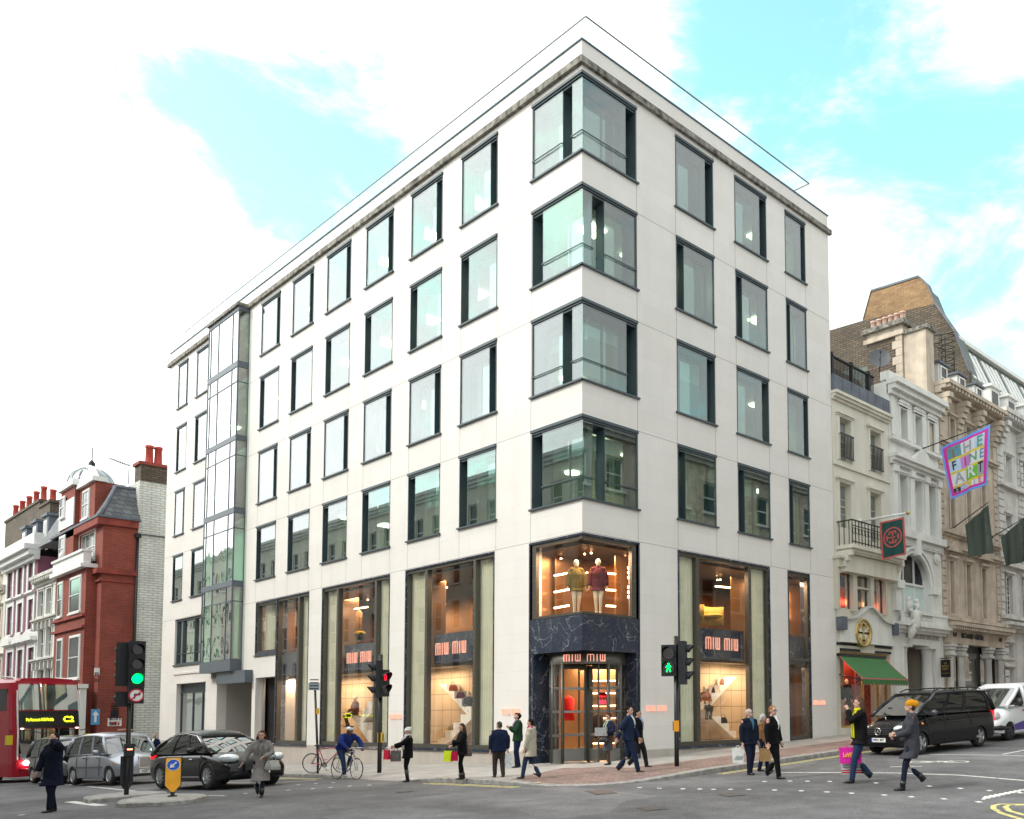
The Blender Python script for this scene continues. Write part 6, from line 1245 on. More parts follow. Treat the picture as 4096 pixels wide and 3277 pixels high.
# ---- cream house at the left edge
oC = V((-85, 3, -2)); Ch = thing('cream_terrace_house', oC, 'pale cream terrace house cut by the left edge of the picture', 'building')
zt = F.px(*Z5(15, 1000))[1]; R1 = lw((-30, 1080, 5, 1210)); R2 = lw((-30, 1280, 5, 1460)); R3 = lw((-30, 1620, 5, 1800))
mb = MB(oC); wall(mb, F, b1+.02, b1+18, gz, zt, R1+R2+R3, .25); back(mb, F, b1+.02, b1+18, gz, zt, 10); mb.build('wall', M['cream'], Ch)
for r in R1+R2+R3: sash(F, r, Ch, oC, M['winwhite'], M['reddark'], .2, (1, 1), True, .3, .3, surm=M['cream'])
mb = MB(oC); cornice(mb, F, b1-.2, b1+18, zt-.2, 1.0, .8); cornice(mb, F, b1, b1+18, R2[0][3]+1.2, .6, .5); mb.build('cornice', M['cream'], Ch)
mb = MB(oC); zz = F.px(*Z5(10, 815))[1]; mb.hexa([F.P(b1+.5, zt+.8, -.6), F.P(b1+18, zt+.8, -.6), F.P(b1+18, zt+.8, -9), F.P(b1+.5, zt+.8, -9), F.P(b1+.5, zz, -2), F.P(b1+18, zz, -2), F.P(b1+18, zz, -8), F.P(b1+.5, zz, -8)]); mb.build('mansard_roof', M['slate'], Ch)
# ======== buildings on the camera's side of both streets (seen in the glass)
def plain(name, loc, F, u0, u1, z1, dep, wm, lab, nf, pitch, ww, base=4.5):
 T = thing(name, loc, lab, 'building'); off = V(loc); ops = []
 n = int((u1-u0-1)/pitch)
 for k in range(n):
  for f in range(nf): u = u0+.8+k*pitch; z = base+f*(z1-base-1)/nf; ops.append((u, u+ww, z+.6, z+.6+(z1-base-1)/nf*.62))
 mb = MB(off); wall(mb, F, u0, u1, -3, z1, ops, .25); back(mb, F, u0, u1, -3, z1, dep); mb.build('wall', wm, T)
 mb = MB(off); pn = MB(off)
 for i, (a, b, c, d) in enumerate(ops):
  for q in ((a, a+.08, c, d), (b-.08, b, c, d), (a+.08, b-.08, d-.08, d), (a+.08, b-.08, c, c+.08), (a+.08, b-.08, (c+d)/2-.04, (c+d)/2+.04)): mb.fb(F, *q, -.22, -.15)
  mb.fb(F, a-.12, b+.12, c-.15, c, 0, .15); pn.face([F.P(a, c, -.2), F.P(b, c, -.2), F.P(b, d, -.2), F.P(a, d, -.2)])
  if i < 100: wo = mb.build('window', M['winwhite'], T); pn.build('pane', M['darkpane'], wo); mb = MB(off); pn = MB(off)
 if mb.v: fo = mb.build('window', M['winwhite'], T); fo['kind'] = 'stuff'; po = pn.build('pane', M['darkpane'], T); po['kind'] = 'stuff'
 mb = MB(off); cornice(mb, F, u0, u1, z1-.5, .8, .6); cornice(mb, F, u0, u1, base-.6, .5, .4); mb.fb(F, u0+1, u1-1, -1, base-.9, 0, .1); mb.build('cornice', M['stucco'], T)
plain('brick_building', (-15, -24, -1), Fac((12, -24, 0), (-1, 0, 0), (0, 1, 0)), 0, 26, 17, 12, M['redbrick'], 'brown brick building across the street, mirrored in the lower office windows', 4, 3.1, 1.4)
plain('stucco_building', (-40, -24, -1), Fac((-14.1, -24, 0), (-1, 0, 0), (0, 1, 0)), 0, 190, 21, 12, M['cream'], 'pale stucco building across the street, mirrored in the wavy bay glass', 4, 2.8, 1.3)
plain('stone_building', (18, 12, -1), Fac((17.2, 7, 0), (0, 1, 0), (-1, 0, 0)), 0, 60, 18, 12, M['sand'], 'stone building across the street, mirrored in the shop window beside the green awning', 4, 2.7, 1.3)
# ---------------------------------------------------------------- vehicles
M['carglass'] = mat('car_glass', (.012, .015, .015), .03, spec=.5, coat=.3)
M['wscreen'] = glass('windscreen_glass', (.15, .20, .18), .24, .9)
M['tyre'] = mat('tyre_rubber', (.015, .015, .015), .8, coord='obj', var=.1)
M['chrome'] = mat('chrome', (.75, .75, .76), .12, metal=1.0)
M['rim'] = mat('alloy_rim', (.50, .51, .52), .3, metal=.85)
M['lens'] = mat('headlamp_glass', (.62, .66, .70), .08, metal=.3, coat=1, spec=.8)
M['plate'] = mat('white_number_plate', (.80, .80, .77), .4); M['plateb'] = mat('plate_blue', (.02, .12, .55), .4)
M['ptext'] = mat('plate_black', (.01, .01, .01), .5)
M['trim'] = mat('dark_trim', (.02, .021, .022), .5)
M['redlamp'] = mat('red_lamp', (.45, .01, .02), .2, emit=(1, .02, .03), es=.6)
M['orangelamp'] = mat('amber_lamp', (.8, .25, .02), .2)
def carpaint(n, c, metal=.0, rough=.25): return mat(n, c, rough, metal=metal, coat=.55 if max(c) < .02 else 1.0, coord='obj', var=.04, vs=2, spec=.25)
def refine(mb, sub=2, cuts=(), mats=None, name='body', parent=None):
 o = mb.build('tmp', mats)
 if sub:
  s = o.modifiers.new('s', 'SUBSURF'); s.levels = sub; s.render_levels = sub
 tools = []
 for c in cuts:
  t = c.build('cut', mats); b = o.modifiers.new('b', 'BOOLEAN'); b.operation = 'DIFFERENCE'; b.object = t; b.solver = 'EXACT'; tools.append(t)
 me = evalmesh(o, tools); me.name = name; r = bpy.data.objects.new(name, me); col.objects.link(r); r.parent = parent
 for p in me.polygons: p.use_smooth = True
 for t in [o]+tools: bpy.data.objects.remove(t)
 return r
def autosmooth(o, ang=35):
 b = bmesh.new(); b.from_mesh(o.data); 
 for e in b.edges:
  if len(e.link_faces) == 2 and e.calc_face_angle(0) > math.radians(ang): e.smooth = False
 b.to_mesh(o.data); b.free(); return o
def bodyloft(S, m=0):
 mb = MB(); R = []
 for (x, zb, zm, zt, wb, wm, wt, cr) in S:
  zb -= .05; wb += .03
  h = [(0, zb), (wb*.6, zb), (wb, zb), (wb, zb+.02), (wm, zm*.55+zb*.45), (wm, zm), (wt, zt), (wt*.6, zt+cr*.7), (0, zt+cr)]
  R.append([(x, y, z) for y, z in h]+[(x, -y, z) for y, z in h[-2:0:-1]])
 mb.rings(R, m); return mb
def wheel(parent, x, y, r, wd, rim, spokes=10, hub=None):
 s = 1 if y > 0 else -1; mb = MB(); n = 28
 prof = [(r*.62, -wd/2), (r*.9, -wd/2), (r, -wd*.32), (r, wd*.32), (r*.9, wd/2), (r*.62, wd/2)]
 mb.rings([[(x+q*math.cos(2*PI*j/n), y+d*s, r+q*math.sin(2*PI*j/n)) for j in range(n)] for q, d in prof], 0, cap=False); mb.disc((x, y-wd*.3*s, r), (0, s, 0), r*.63, n)
 w_ = mb.build('wheel', M['tyre'], parent); autosmooth(w_)
 rb = MB(); R_ = []
 for q, d in ((r*.66, wd*.50), (r*.64, wd*.46), (r*.60, wd*.3), (r*.58, wd*.1)): R_.append([(x+q*math.cos(2*PI*j/n), y+d*s, r+q*math.sin(2*PI*j/n)) for j in range(n)])
 rb.rings(R_, 0, cap=False); rb.disc((x, y+wd*.08*s, r), (0, s, 0), r*.60, n, 1)
 if spokes:
  for k in range(spokes):
   a = 2*PI*k/spokes; u = V((math.cos(a), 0, math.sin(a))); p = V((-math.sin(a), 0, math.cos(a))); c = V((x, y+s*wd*.38, r)); w1, w2 = r*.07*10/spokes, r*.05*10/spokes
   rb.hexa([c+u*r*.1-p*w1, c+u*r*.64-p*w2, c+u*r*.64+p*w2, c+u*r*.1+p*w1]+[q+V((0, s*.03, 0)) for q in (c+u*r*.1-p*w1, c+u*r*.64-p*w2, c+u*r*.64+p*w2, c+u*r*.1+p*w1)])
 else: rb.rings([[(x+q*math.cos(2*PI*j/n), y+d*s, r+q*math.sin(2*PI*j/n)) for j in range(n)] for q, d in ((r*.62, wd*.40), (r*.4, wd*.48), (r*.15, wd*.46))], 0, cap=True)
 rb.cyl((x, y+s*wd*.36, r), (x, y+s*wd*.44, r), r*.16, 14); ro = rb.build('rim', [rim, M['trim']], w_); autosmooth(ro)
def arches(L, r, hw):
 o = []
 for x in L:
  for s in (-1, 1): c = MB(); c.cyl((x, s*(hw+.3), r*.95), (x, s*(hw-.34), r*.97), r*1.07, 28); o.append(c)
 return o
def cabin(parent, bot, top, z0, z1, hw0, hw1, paint, pillars=(), crown=.06, glassm=None, pw=.045, wsm=None, arch=.09):
 """glasshouse: bot/top = (x_rear, x_front); side glass, windscreen, rear window, painted roof and pillars"""
 g = MB(); B_ = [(bot[0], -hw0, z0), (bot[1], -hw0*.94, z0), (bot[1], hw0*.94, z0), (bot[0], hw0, z0)]; T_ = [(top[0], -hw1, z1), (top[1], -hw1*.97, z1), (top[1], hw1*.97, z1), (top[0], hw1, z1)]
 B_ = [V(p) for p in B_]; T_ = [V(p) for p in T_]
 dz_ = lambda a, t: V((0, 0, -arch*abs(2*min(1, max(0, a))-1)**3*max(0, t)**2)); am = lambda a: 1-(1-a)
 side = lambda a, t, s: (B_[0 if s < 0 else 3].lerp(B_[1 if s < 0 else 2], a)).lerp(T_[0 if s < 0 else 3].lerp(T_[1 if s < 0 else 2], a), t)+dz_(a, t)+V((0, s*.035*math.sin(PI*min(1, max(0, t))), 0))
 fr = lambda a, t: (B_[1].lerp(B_[2], a)+V((.10*math.sin(PI*a), 0, 0))).lerp(T_[1].lerp(T_[2], a)+V((.06*math.sin(PI*a), 0, 0)), t)+dz_(1, t)
 rr_ = lambda a, t: (B_[0].lerp(B_[3], a)-V((.05*math.sin(PI*a), 0, 0))).lerp(T_[0].lerp(T_[3], a), t)+dz_(0, t)
 for s in (-1, 1):
  q = MB(); q.grid(lambda a, t: side(a, t, s), 8, 3); q.build('side_window', glassm or M['carglass'], parent)
 q = MB(); q.grid(fr, 10, 4); q.build('windscreen', wsm or M['carglass'], parent)
 q = MB(); q.grid(rr_, 8, 3); q.build('rear_window', M['carglass'], parent)
 rf = MB(); n = 12; R_ = []
 for i in range(n+1):
  a = i/n; x = top[0]-.05+(top[1]-top[0]+.11)*a; hw = hw1*(1-.03*a)+.02; e = math.sin(PI*min(1, max(0, a*1.0)))**.5*crown
  zz = z1+dz_(a, 1).z; R_.append([(x, -hw, zz-.03), (x, -hw, zz+.01), (x, -hw*.85, zz+.03+e*.5), (x, -hw*.4, zz+.03+e), (x, hw*.4, zz+.03+e), (x, hw*.85, zz+.03+e*.5), (x, hw, zz+.01), (x, hw, zz-.03)])
 rf.rings(R_, 0); rf.build('roof', paint, parent)
 p = MB()
 for s in (-1, 1):
  for a, w1 in [(0, pw*1.3), (1, pw)]:
   p.tube([side(a, -.02, s), side(a, .5, s), side(a, 1.02, s)], w1, 8)
  p.tube([side(k/8, 1.0, s) for k in range(9)], pw*.7, 6); p.tube([side(0, .0, s), side(1, .0, s)], pw*.5, 6, 0)
  for a in pillars:
   for t0, t1 in ((0, .35), (.35, .7), (.7, 1)): A_ = [side(a-pw*.35, t0, s), side(a+pw*.35, t0, s)]; C_ = [side(a-pw*.35, t1, s), side(a+pw*.35, t1, s)]; o_ = V((0, s*.02, 0)); p.hexa([A_[0], A_[1], A_[1]+o_, A_[0]+o_, C_[0], C_[1], C_[1]+o_, C_[0]+o_])
 p.build('window_pillars', paint, parent); return side, fr
def numplate(parent, txt, c, nrm, ux, w_=.52, h=.115, blue=False, uz=(0, 0, 1)):
 c = V(c); nrm = V(nrm).normalized(); ux = V(ux).normalized(); uz = V(uz); mb = MB()
 P = [c-ux*w_/2-uz*h/2, c+ux*w_/2-uz*h/2, c+ux*w_/2+uz*h/2, c-ux*w_/2+uz*h/2]; mb.hexa(P+[p+nrm*.02 for p in P], 0)
 if blue: P = [c-ux*w_/2-uz*h/2+nrm*.021, c-ux*(w_/2-.05)-uz*h/2+nrm*.021, c-ux*(w_/2-.05)+uz*h/2+nrm*.021, c-ux*w_/2+uz*h/2+nrm*.021]; mb.face(P, 1)
 add_text(mb, txt, c+ux*(.02 if blue else 0)+nrm*.022, ux, uz, nrm, h*.9, .002, .004, 2, width=w_*.78); return mb.build('number_plate', [M['plate'], M['plateb'], M['ptext']], parent)
def place(name, fw, wb, tr, side, hd, lab, cat, group=None, dz=0):
 h = math.radians(hd); c, s = math.cos(h), math.sin(h); lx, ly = wb/2, side*tr/2
 x = fw[0]-(c*lx-s*ly); y = fw[1]-(s*lx+c*ly)
 zf = zr(x+c*wb/2, y+s*wb/2); zb = zr(x-c*wb/2, y-s*wb/2); T = thing(name, (x, y, (zf+zb)/2+.012+dz), lab, cat, group, h); T.rotation_euler = (0, -math.atan2(zf-zb, wb), h); return T
def grooves(T, L):
 for s in (-1, 1):
  for pts in L: mb = MB(); mb.tube([(x, s*(y+.004), z) for x, y, z in pts], .008, 4, sm=False); mb.build('door_gap', M['trim'], T)
# --- black off-road car
hd = 6.5
S_ = place('black_car', (-7.22, -7.57), 2.86, 1.66, -1, hd, 'glossy black off-road car with silver spoked wheels behind the yellow keep left bollard', 'car')
pb = carpaint('black_car_paint', (.006, .006, .008))
st = [(-2.38, .50, .72, .95, .70, .78, .72, .02), (-2.30, .34, .75, 1.02, .82, .90, .80, .02), (-1.9, .27, .80, 1.04, .90, .96, .87, .02), (-1.43, .26, .82, 1.04, .93, .97, .88, .02), (-.5, .26, .80, 1.03, .93, .965, .88, .02), (.6, .26, .80, 1.02, .93, .965, .88, .03), (1.0, .26, .80, 1.01, .93, .965, .86, .05), (1.43, .26, .80, .98, .92, .965, .82, .07), (1.95, .28, .74, .90, .88, .93, .74, .07), (2.28, .32, .64, .80, .78, .84, .62, .05), (2.42, .40, .58, .72, .64, .70, .50, .03)]
bd = refine(bodyloft(st), 2, arches((-1.43, 1.43), .38, .97), [pb], 'body', S_); autosmooth(bd, 40)
for x in (-1.43, 1.43):
 for y in (-.83, .83): wheel(S_, x, y, .38, .27, M['rim'], 10)
sd_, fr_ = cabin(S_, (-2.15, 1.25), (-1.40, .32), 1.03, 1.64, .87, .66, pb, (.36, .68), wsm=M['wscreen'], arch=.14)
mb = MB()
for s in (-1, 1): mb.tube([sd_(.02, .02, s)+V((0, s*.02, 0)), sd_(.0, .6, s)+V((0, s*.02, 0)), sd_(.06, .97, s)+V((0, s*.02, 0)), sd_(.3, .97, s)+V((0, s*.02, 0)), sd_(.6, .97, s)+V((0, s*.02, 0)), sd_(.93, .97, s)+V((0, s*.02, 0)), sd_(.985, .5, s)+V((0, s*.02, 0)), sd_(.99, .03, s)+V((0, s*.02, 0))], .017, 6)
mb.bx(-1.0, 1.0, -.985, -.965, .34, .37); mb.bx(-1.0, 1.0, .965, .985, .34, .37)
for s in (-1, 1):
 for x in (-.55, .45): mb.ell((x, s*.965, .86), .10, .02, .02)
mb.build('chrome_trim', M['chrome'], S_)
grooves(S_, [[(-.08, .965, .30), (-.08, .965, .8), (-.08, .93, .98)], [(-1.02, .965, .42), (-.98, .965, .8), (-1.1, .92, 1.0)], [(.98, .965, .38), (1.0, .965, .8), (1.02, .90, 1.0)]])
for s in (-1, 1):
 mb = MB(); mb.ell((2.12, s*.70, .86), .30, .17, .13, M=Matrix.Rotation(-s*.55, 3, 'Z')); hl = mb.build('headlight', M['lens'], S_)
 mb = MB(); 
 for k in range(3): mb.cyl((2.30-.12*k, s*(.62+.09*k), .86), (2.36-.12*k, s*(.64+.09*k), .86), .05, 12)
 mb.build('lamp_reflector', M['chrome'], hl)
 mb = MB(); mb.ell((.72, s*1.06, 1.10), .10, .13, .10); mb.tube([(.72, s*.88, 1.03), (.72, s*1.0, 1.06)], .03, 6); mb.build('mirror', pb, S_)
 mb = MB(); mb.ell((2.2, s*.66, .50), .12, .12, .04); mb.build('fog_lamp', M['lens'], S_)
 mb = MB(); mb.ell((-2.2, s*.78, .95), .14, .12, .09); mb.build('tail_lamp', M['redlamp'], S_)
mb = MB(); mb.bx(2.44, 2.49, -.42, .42, .50, .70); 
for k in range(4): mb.bx(2.47, 2.51, -.45, .45, .52+k*.05, .535+k*.05)
mb.build('grille', M['trim'], S_); numplate(S_, 'LB06 KWO', (2.50, 0, .46), (1, 0, 0), (0, 1, 0))
mb = MB(); mb.bx(-.2, .3, -.7, .7, .6, 1.15, 0); mb.bx(-.4, -.25, -.55, -.15, .9, 1.35, 0); mb.bx(-.4, -.25, .15, .55, .9, 1.35, 0); mb.build('seats', M['trim'], S_)
# --- taxis
def taxi(fw, hd, lab, paint, txt, lamp=True):
 T = place('london_taxi', fw, 2.886, 1.5, -1, hd, lab, 'taxi', 'taxis queueing in the side street')
 st = [(-2.18, .55, .80, 1.02, .55, .62, .55, .02), (-2.12, .36, .82, 1.08, .72, .80, .74, .02), (-1.8, .30, .86, 1.12, .80, .87, .82, .02), (-1.0, .28, .88, 1.12, .83, .885, .84, .02), (.6, .28, .88, 1.10, .83, .885, .84, .03), (1.05, .28, .86, 1.08, .82, .88, .70, .09), (1.5, .30, .84, 1.02, .80, .87, .60, .12), (2.0, .34, .76, .92, .76, .82, .42, .14), (2.22, .40, .66, .84, .64, .70, .34, .10), (2.30, .48, .62, .76, .46, .52, .26, .06)]
 bd = refine(bodyloft(st), 2, arches((-1.443, 1.443), .34, .89), [paint], 'body', T); autosmooth(bd, 40)
 for x in (-1.443, 1.443):
  for y in (-.75, .75): wheel(T, x, y, .34, .2, M['rim'], 0)
 sd, fr = cabin(T, (-2.0, 1.05), (-1.72, .62), 1.08, 1.76, .83, .70, paint, (.33, .68), .10, pw=.06, wsm=M['wscreen'])
 mb = MB()
 for s in (-1, 1): mb.bx(-1.0, .95, s*.885-.01, s*.885+.012, .60, .66)
 grooves(T, [[(-.25, .885, .3), (-.25, .885, .85), (-.25, .85, 1.08)], [(.75, .885, .32), (.78, .885, .85), (.78, .83, 1.08)], [(-1.1, .885, .45), (-1.05, .885, .85), (-1.1, .85, 1.08)]]); mb.build('side_mouldings', mat('taxi_moulding', (.12, .12, .13), .5), T)
 mb = MB(); mb.bx(2.20, 2.30, -.27, .27, .56, .96, 0); mb.bx(2.27, 2.31, -.24, .24, .59, .93, 1)
 for k in range(15): mb.bx(2.29, 2.325, -.235+k*.0325, -.222+k*.0325, .59, .93, 0)
 mb.build('grille', [M['chrome'], M['trim']], T)
 for s in (-1, 1):
  mb = MB(); mb.ell((2.08, s*.52, .78), .14, .13, .13); mb.build('headlight', M['lens'], T)
  mb = MB(); mb.ell((.80, s*1.0, 1.16), .09, .12, .09); mb.tube([(.8, s*.85, 1.1), (.8, s*.95, 1.14)], .025, 6); mb.build('mirror', paint, T)
  mb = MB(); mb.cyl((1.75, s*.86, .76), (1.75, s*.89, .76), .03, 8); mb.build('indicator', M['orangelamp'], T)
  mb = MB(); mb.bx(-2.14, -2.05, s*.62-.06, s*.62+.06, .72, .98); mb.build('tail_lamp', M['redlamp'], T)
  mb = MB(); mb.ell((-.45, s*.89, .96), .09, .02, .02); mb.ell((.6, s*.89, .96), .09, .02, .02); mb.build('door_handle', M['trim'], T)
 mb = MB(); mb.bx(2.20, 2.36, -.80, .80, .36, .50); mb.build('bumper', mat('taxi_bumper', (.30, .31, .33), .5), T)
 numplate(T, txt, (2.37, 0, .45), (1, 0, 0), (0, 1, 0), .56, .13)
 mb = MB(); mb.bx(-.3, .1, -.6, .6, .5, 1.2); mb.bx(-.5, -.35, -.55, -.1, 1.1, 1.42); mb.build('seats', M['trim'], T)
 if lamp: mb = MB(); mb.ell((.55, 0, 1.91), .09, .28, .07); mb.build('roof_sign', mat('taxi_sign', (.25, .08, .03), .3), T)
 return T
def toward(p, k): return (CAM.x+(p[0]-CAM.x)*k, CAM.y+(p[1]-CAM.y)*k)
tp = carpaint('silver_taxi_paint', (.33, .35, .39), .6, .3); f0 = toward((-17.96, -7.2), .955)
taxi(f0, 7.5, 'silver taxi with chrome grille between the grey taxi and the black off-road car', tp, 'LG57 SGU')
taxi((f0[0]-5.3, f0[1]-.25), 5, 'dark grey taxi half hidden behind the silver taxi, beside the red bus', carpaint('grey_taxi_paint', (.12, .13, .14), .4, .3), 'LK08 FHP', False)
# --- people carrier
vp = carpaint('black_van_paint', (.005, .005, .007))
VN = place('black_van', (7.59, 6.74), 3.2, 1.62, 1, -97, 'glossy black people carrier van with roof rails parked by the green awning', 'van')
st = [(-2.55, .45, .9, 1.15, .86, .90, .84, .02), (-2.48, .30, .9, 1.2, .90, .95, .88, .02), (-1.6, .28, .9, 1.2, .92, .955, .90, .02), (0, .28, .9, 1.2, .92, .955, .90, .02), (1.0, .28, .88, 1.18, .92, .955, .90, .02), (1.4, .28, .85, 1.10, .92, .95, .80, .06), (1.9, .28, .80, 1.0, .90, .94, .72, .08), (2.25, .27, .70, .90, .86, .90, .62, .07), (2.42, .30, .58, .78, .78, .82, .52, .05), (2.50, .36, .50, .66, .66, .70, .46, .03)]
bd = refine(bodyloft(st), 2, arches((-1.6, 1.6), .34, .96), [vp], 'body', VN); autosmooth(bd, 40)
for x in (-1.6, 1.6):
 for y in (-.81, .81): wheel(VN, x, y, .34, .23, M['rim'], 5)
sd, fr = cabin(VN, (-2.48, 1.72), (-2.3, .62), 1.18, 1.82, .91, .74, vp, (.06, .42, .70), .05, pw=.06, wsm=M['wscreen'], arch=.04)
mb = MB()
for s in (-1, 1):
 mb.tube([(-2.1, s*.66, 1.88), (-1.8, s*.66, 1.95), (.2, s*.64, 1.95), (.5, s*.64, 1.87)], .022, 8)
 for x in (-1.4, -.6): mb.cyl((x, s*.66, 1.86), (x, s*.66, 1.95), .02, 6)
mb.build('roof_rails', M['black'], VN)
mb = MB(); mb.bx(2.38, 2.47, -.48, .48, .62, .84, 0)
for k in range(4): mb.bx(2.44, 2.50, -.47, .47, .64+k*.055, .655+k*.055, 1)
mb.build('grille', [M['trim'], mat('grille_grey', (.12, .12, .13), .3, metal=.7)], VN)
mb = MB(); c = V((2.52, 0, .73)); ringp = lambda r: [c+V((0, r*math.cos(2*PI*j/24), r*math.sin(2*PI*j/24))) for j in range(24)]
mb.rings([ringp(.115), [p+V((.015, 0, 0)) for p in ringp(.115)], [p+V((.015, 0, 0)) for p in ringp(.098)], ringp(.098)], 0, cap=False)
for k in range(3):
 a = PI/2+k*2*PI/3; u = V((0, math.cos(a), math.sin(a))); p = V((0, -math.sin(a), math.cos(a))); mb.face([c+p*.022, c+u*.1, c-p*.022, c+V((.02, 0, 0))])
mb.build('star_emblem', M['chrome'], VN)
for s in (-1, 1):
 mb = MB(); mb.ell((2.28, s*.66, .80), .22, .15, .11, M=Matrix.Rotation(-s*.5, 3, 'Z')); mb.build('headlight', M['lens'], VN)
 mb = MB(); mb.ell((1.15, s*1.10, 1.22), .08, .14, .11); mb.tube([(1.15, s*.9, 1.15), (1.15, s*1.02, 1.18)], .03, 6); mb.build('mirror', mat('mirror_grey', (.04, .04, .05), .3), VN)
 mb = MB(); mb.cyl((1.55, s*.94, .92), (1.55, s*.975, .92), .035, 8); mb.build('indicator', M['orangelamp'], VN)
 mb = MB(); mb.bx(-2.57, -2.48, s*.82-.07, s*.82+.07, .8, 1.2); mb.build('tail_lamp', M['redlamp'], VN)
 mb = MB(); mb.ell((.55, s*.96, 1.0), .11, .02, .022); mb.ell((.15, s*.96, 1.0), .11, .02, .022); mb.build('door_handle', vp, VN)
grooves(VN, [[(.35, .955, .3), (.35, .955, .9), (.35, .92, 1.16)], [(1.2, .955, .45), (1.25, .955, .9), (1.3, .88, 1.12)], [(-1.1, .955, .6), (-1.05, .955, .9), (-1.0, .92, 1.16)], [(-2.3, .955, .92), (.3, .958, .92)]])
numplate(VN, 'WN11 BVT', (2.50, 0, .47), (1, 0, 0), (0, 1, 0), .54, .12, True)
mb = MB(); mb.cyl((2.1, 0, 1.06), (2.1, 0, 1.10), .02, 8); mb.ell((2.12, 0, 1.11), .012, .03, .03); mb.build('bonnet_star', M['chrome'], VN)
mb = MB(); mb.bx(0, .4, -.7, .7, .6, 1.25); mb.bx(-.2, 0, -.6, -.15, 1, 1.55); mb.bx(-.2, 0, .15, .6, 1, 1.55); mb.build('seats', M['trim'], VN)
mb = MB(); mb.tube([(1.35+.17*math.sin(a*PI/8)*.4, -.35+.17*math.cos(a*PI/8), 1.25+.17*math.sin(a*PI/8)) for a in range(17)], .012, 6); mb.build('steering_wheel', M['trim'], VN)
# --- white panel van
wp = carpaint('white_van_paint', (.74, .75, .77), 0, .3)
WV = place('white_van', (7.71, 12.85), 3.1, 1.62, 1, -95.5, 'white panel van with purple stripe parked behind the black people carrier', 'van')
st = [(-2.4, .45, .95, 1.25, .88, .90, .86, .02), (-2.35, .30, .95, 1.28, .90, .95, .90, .02), (-1.55, .28, .95, 1.28, .92, .955, .92, .02), (.6, .28, .9, 1.25, .92, .955, .92, .02), (1.2, .28, .9, 1.20, .92, .95, .86, .05), (1.7, .30, .85, 1.06, .90, .94, .74, .10), (2.05, .30, .75, .92, .86, .90, .62, .12), (2.28, .34, .60, .78, .74, .78, .50, .06), (2.38, .40, .5, .66, .60, .64, .40, .03)]
bd = refine(bodyloft(st), 2, arches((-1.55, 1.55), .33, .96), [wp], 'body', WV); autosmooth(bd, 40)
for x in (-1.55, 1.55):
 for y in (-.81, .81): wheel(WV, x, y, .33, .22, mat('steel_wheel', (.05, .05, .055), .5), 6)
mb = MB(); mb.rings([[(x, -.93, 1.22), (x, -.88, 1.9), (x, -.6, 2.0), (x, .6, 2.0), (x, .88, 1.9), (x, .93, 1.22)] for x in (-2.38, -1.5, -.6, .3, .48)], 0, sm=False); mb.build('load_body', wp, WV)
sd, fr = cabin(WV, (.45, 1.62), (.45, .62), 1.2, 1.84, .92, .80, wp, (), .06, pw=.07, wsm=M['wscreen'], arch=.0)
for s in (-1, 1):
 mb = MB(); mb.ell((2.08, s*.66, .86), .2, .14, .20, M=Matrix.Rotation(-s*.5, 3, 'Z')); mb.build('headlight', M['lens'], WV)
 mb = MB(); mb.ell((1.1, s*1.10, 1.32), .08, .13, .15); mb.tube([(1.1, s*.9, 1.22), (1.1, s*1.02, 1.26)], .03, 6); mb.build('mirror', M['trim'], WV)
 mb = MB(); mb.grid(lambda a, b: (-2.3+a*3.6, s*(.9585+.004), .34+b*(.42-.22*a*a*a)+.0), 12, 2); mb.build('purple_stripe', mat('purple_vinyl', (.09, .05, .30), .4), WV)
mb = MB(); mb.bx(2.20, 2.40, -.72, .72, .30, .55); mb.tube([(1.25, .80, .42), (2.1, .86, .46), (2.36, .6, .46)], .1, 8); mb.build('bumper', M['trim'], WV)
mb = MB(); add_text(mb, 'wanderingtrail', (.0, .965, 1.02), (-1, 0, 0), (0, 0, 1), (0, 1, 0), .12, .002, 0, width=1.0) if False else mb.bx(-.5, .45, .958, .962, 1.0, 1.03); mb.cyl((.62, .958, 1.03), (.62, .963, 1.03), .05, 10, 1); mb.build('logo_line', [M['trim'], mat('pink_dot', (.6, .04, .25), .5)], WV)
# --- red double decker
bp = carpaint('bus_red_paint', (.36, .006, .022), 0, .3)
p1 = CAM+ray(69.6, 2695)*38.6; hb = 16.0; h = math.radians(hb); bx_, by_ = p1.x, p1.y
ctr = (bx_-math.cos(h)*2.6-math.sin(h)*1.25, by_-math.sin(h)*2.6+math.cos(h)*1.25)
zb_ = zr(*ctr); BUS = thing('double_decker_bus', (ctr[0], ctr[1], zb_), 'red double decker bus on route C2 with yellow mirrors and lit headlamp', 'bus', rz=h)
BUS.scale = (1.06, 1.06, 1.06)
# local: front face at x = 2.6, body half width 1.25
mb = MB(); L0 = -8.0
prof = lambda x, k: [(x, -1.25*k, .30), (x, -1.27*k, .9), (x, -1.27*k, 3.7), (x, -1.2*k, 4.15), (x, -1.0*k, 4.33), (x, 0, 4.38), (x, 1.0*k, 4.33), (x, 1.2*k, 4.15), (x, 1.27*k, 3.7), (x, 1.27*k, .9), (x, 1.25*k, .30)]
fx = lambda z: 2.6 - max(0, (z-2.2))*.13 - max(0, .9-z)*.05
R_ = [prof(L0, 1), prof(1.6, 1), prof(2.2, 1)]; R_.append([(fx(p[2])-.12, p[1]*.985, p[2]) for p in prof(0, 1)]); R_.append([(fx(p[2]), p[1]*.93, p[2]) for p in prof(0, 1)])
R_[2] = [(min(2.2, fx(p[2])-.3), p[1], p[2]) for p in R_[2]]
R_[1] = [(min(1.6, fx(p[2])-.9), p[1], p[2]) for p in R_[1]]
mb.rings(R_, 0, sm=False); body = mb.build('body', bp, BUS); autosmooth(body)
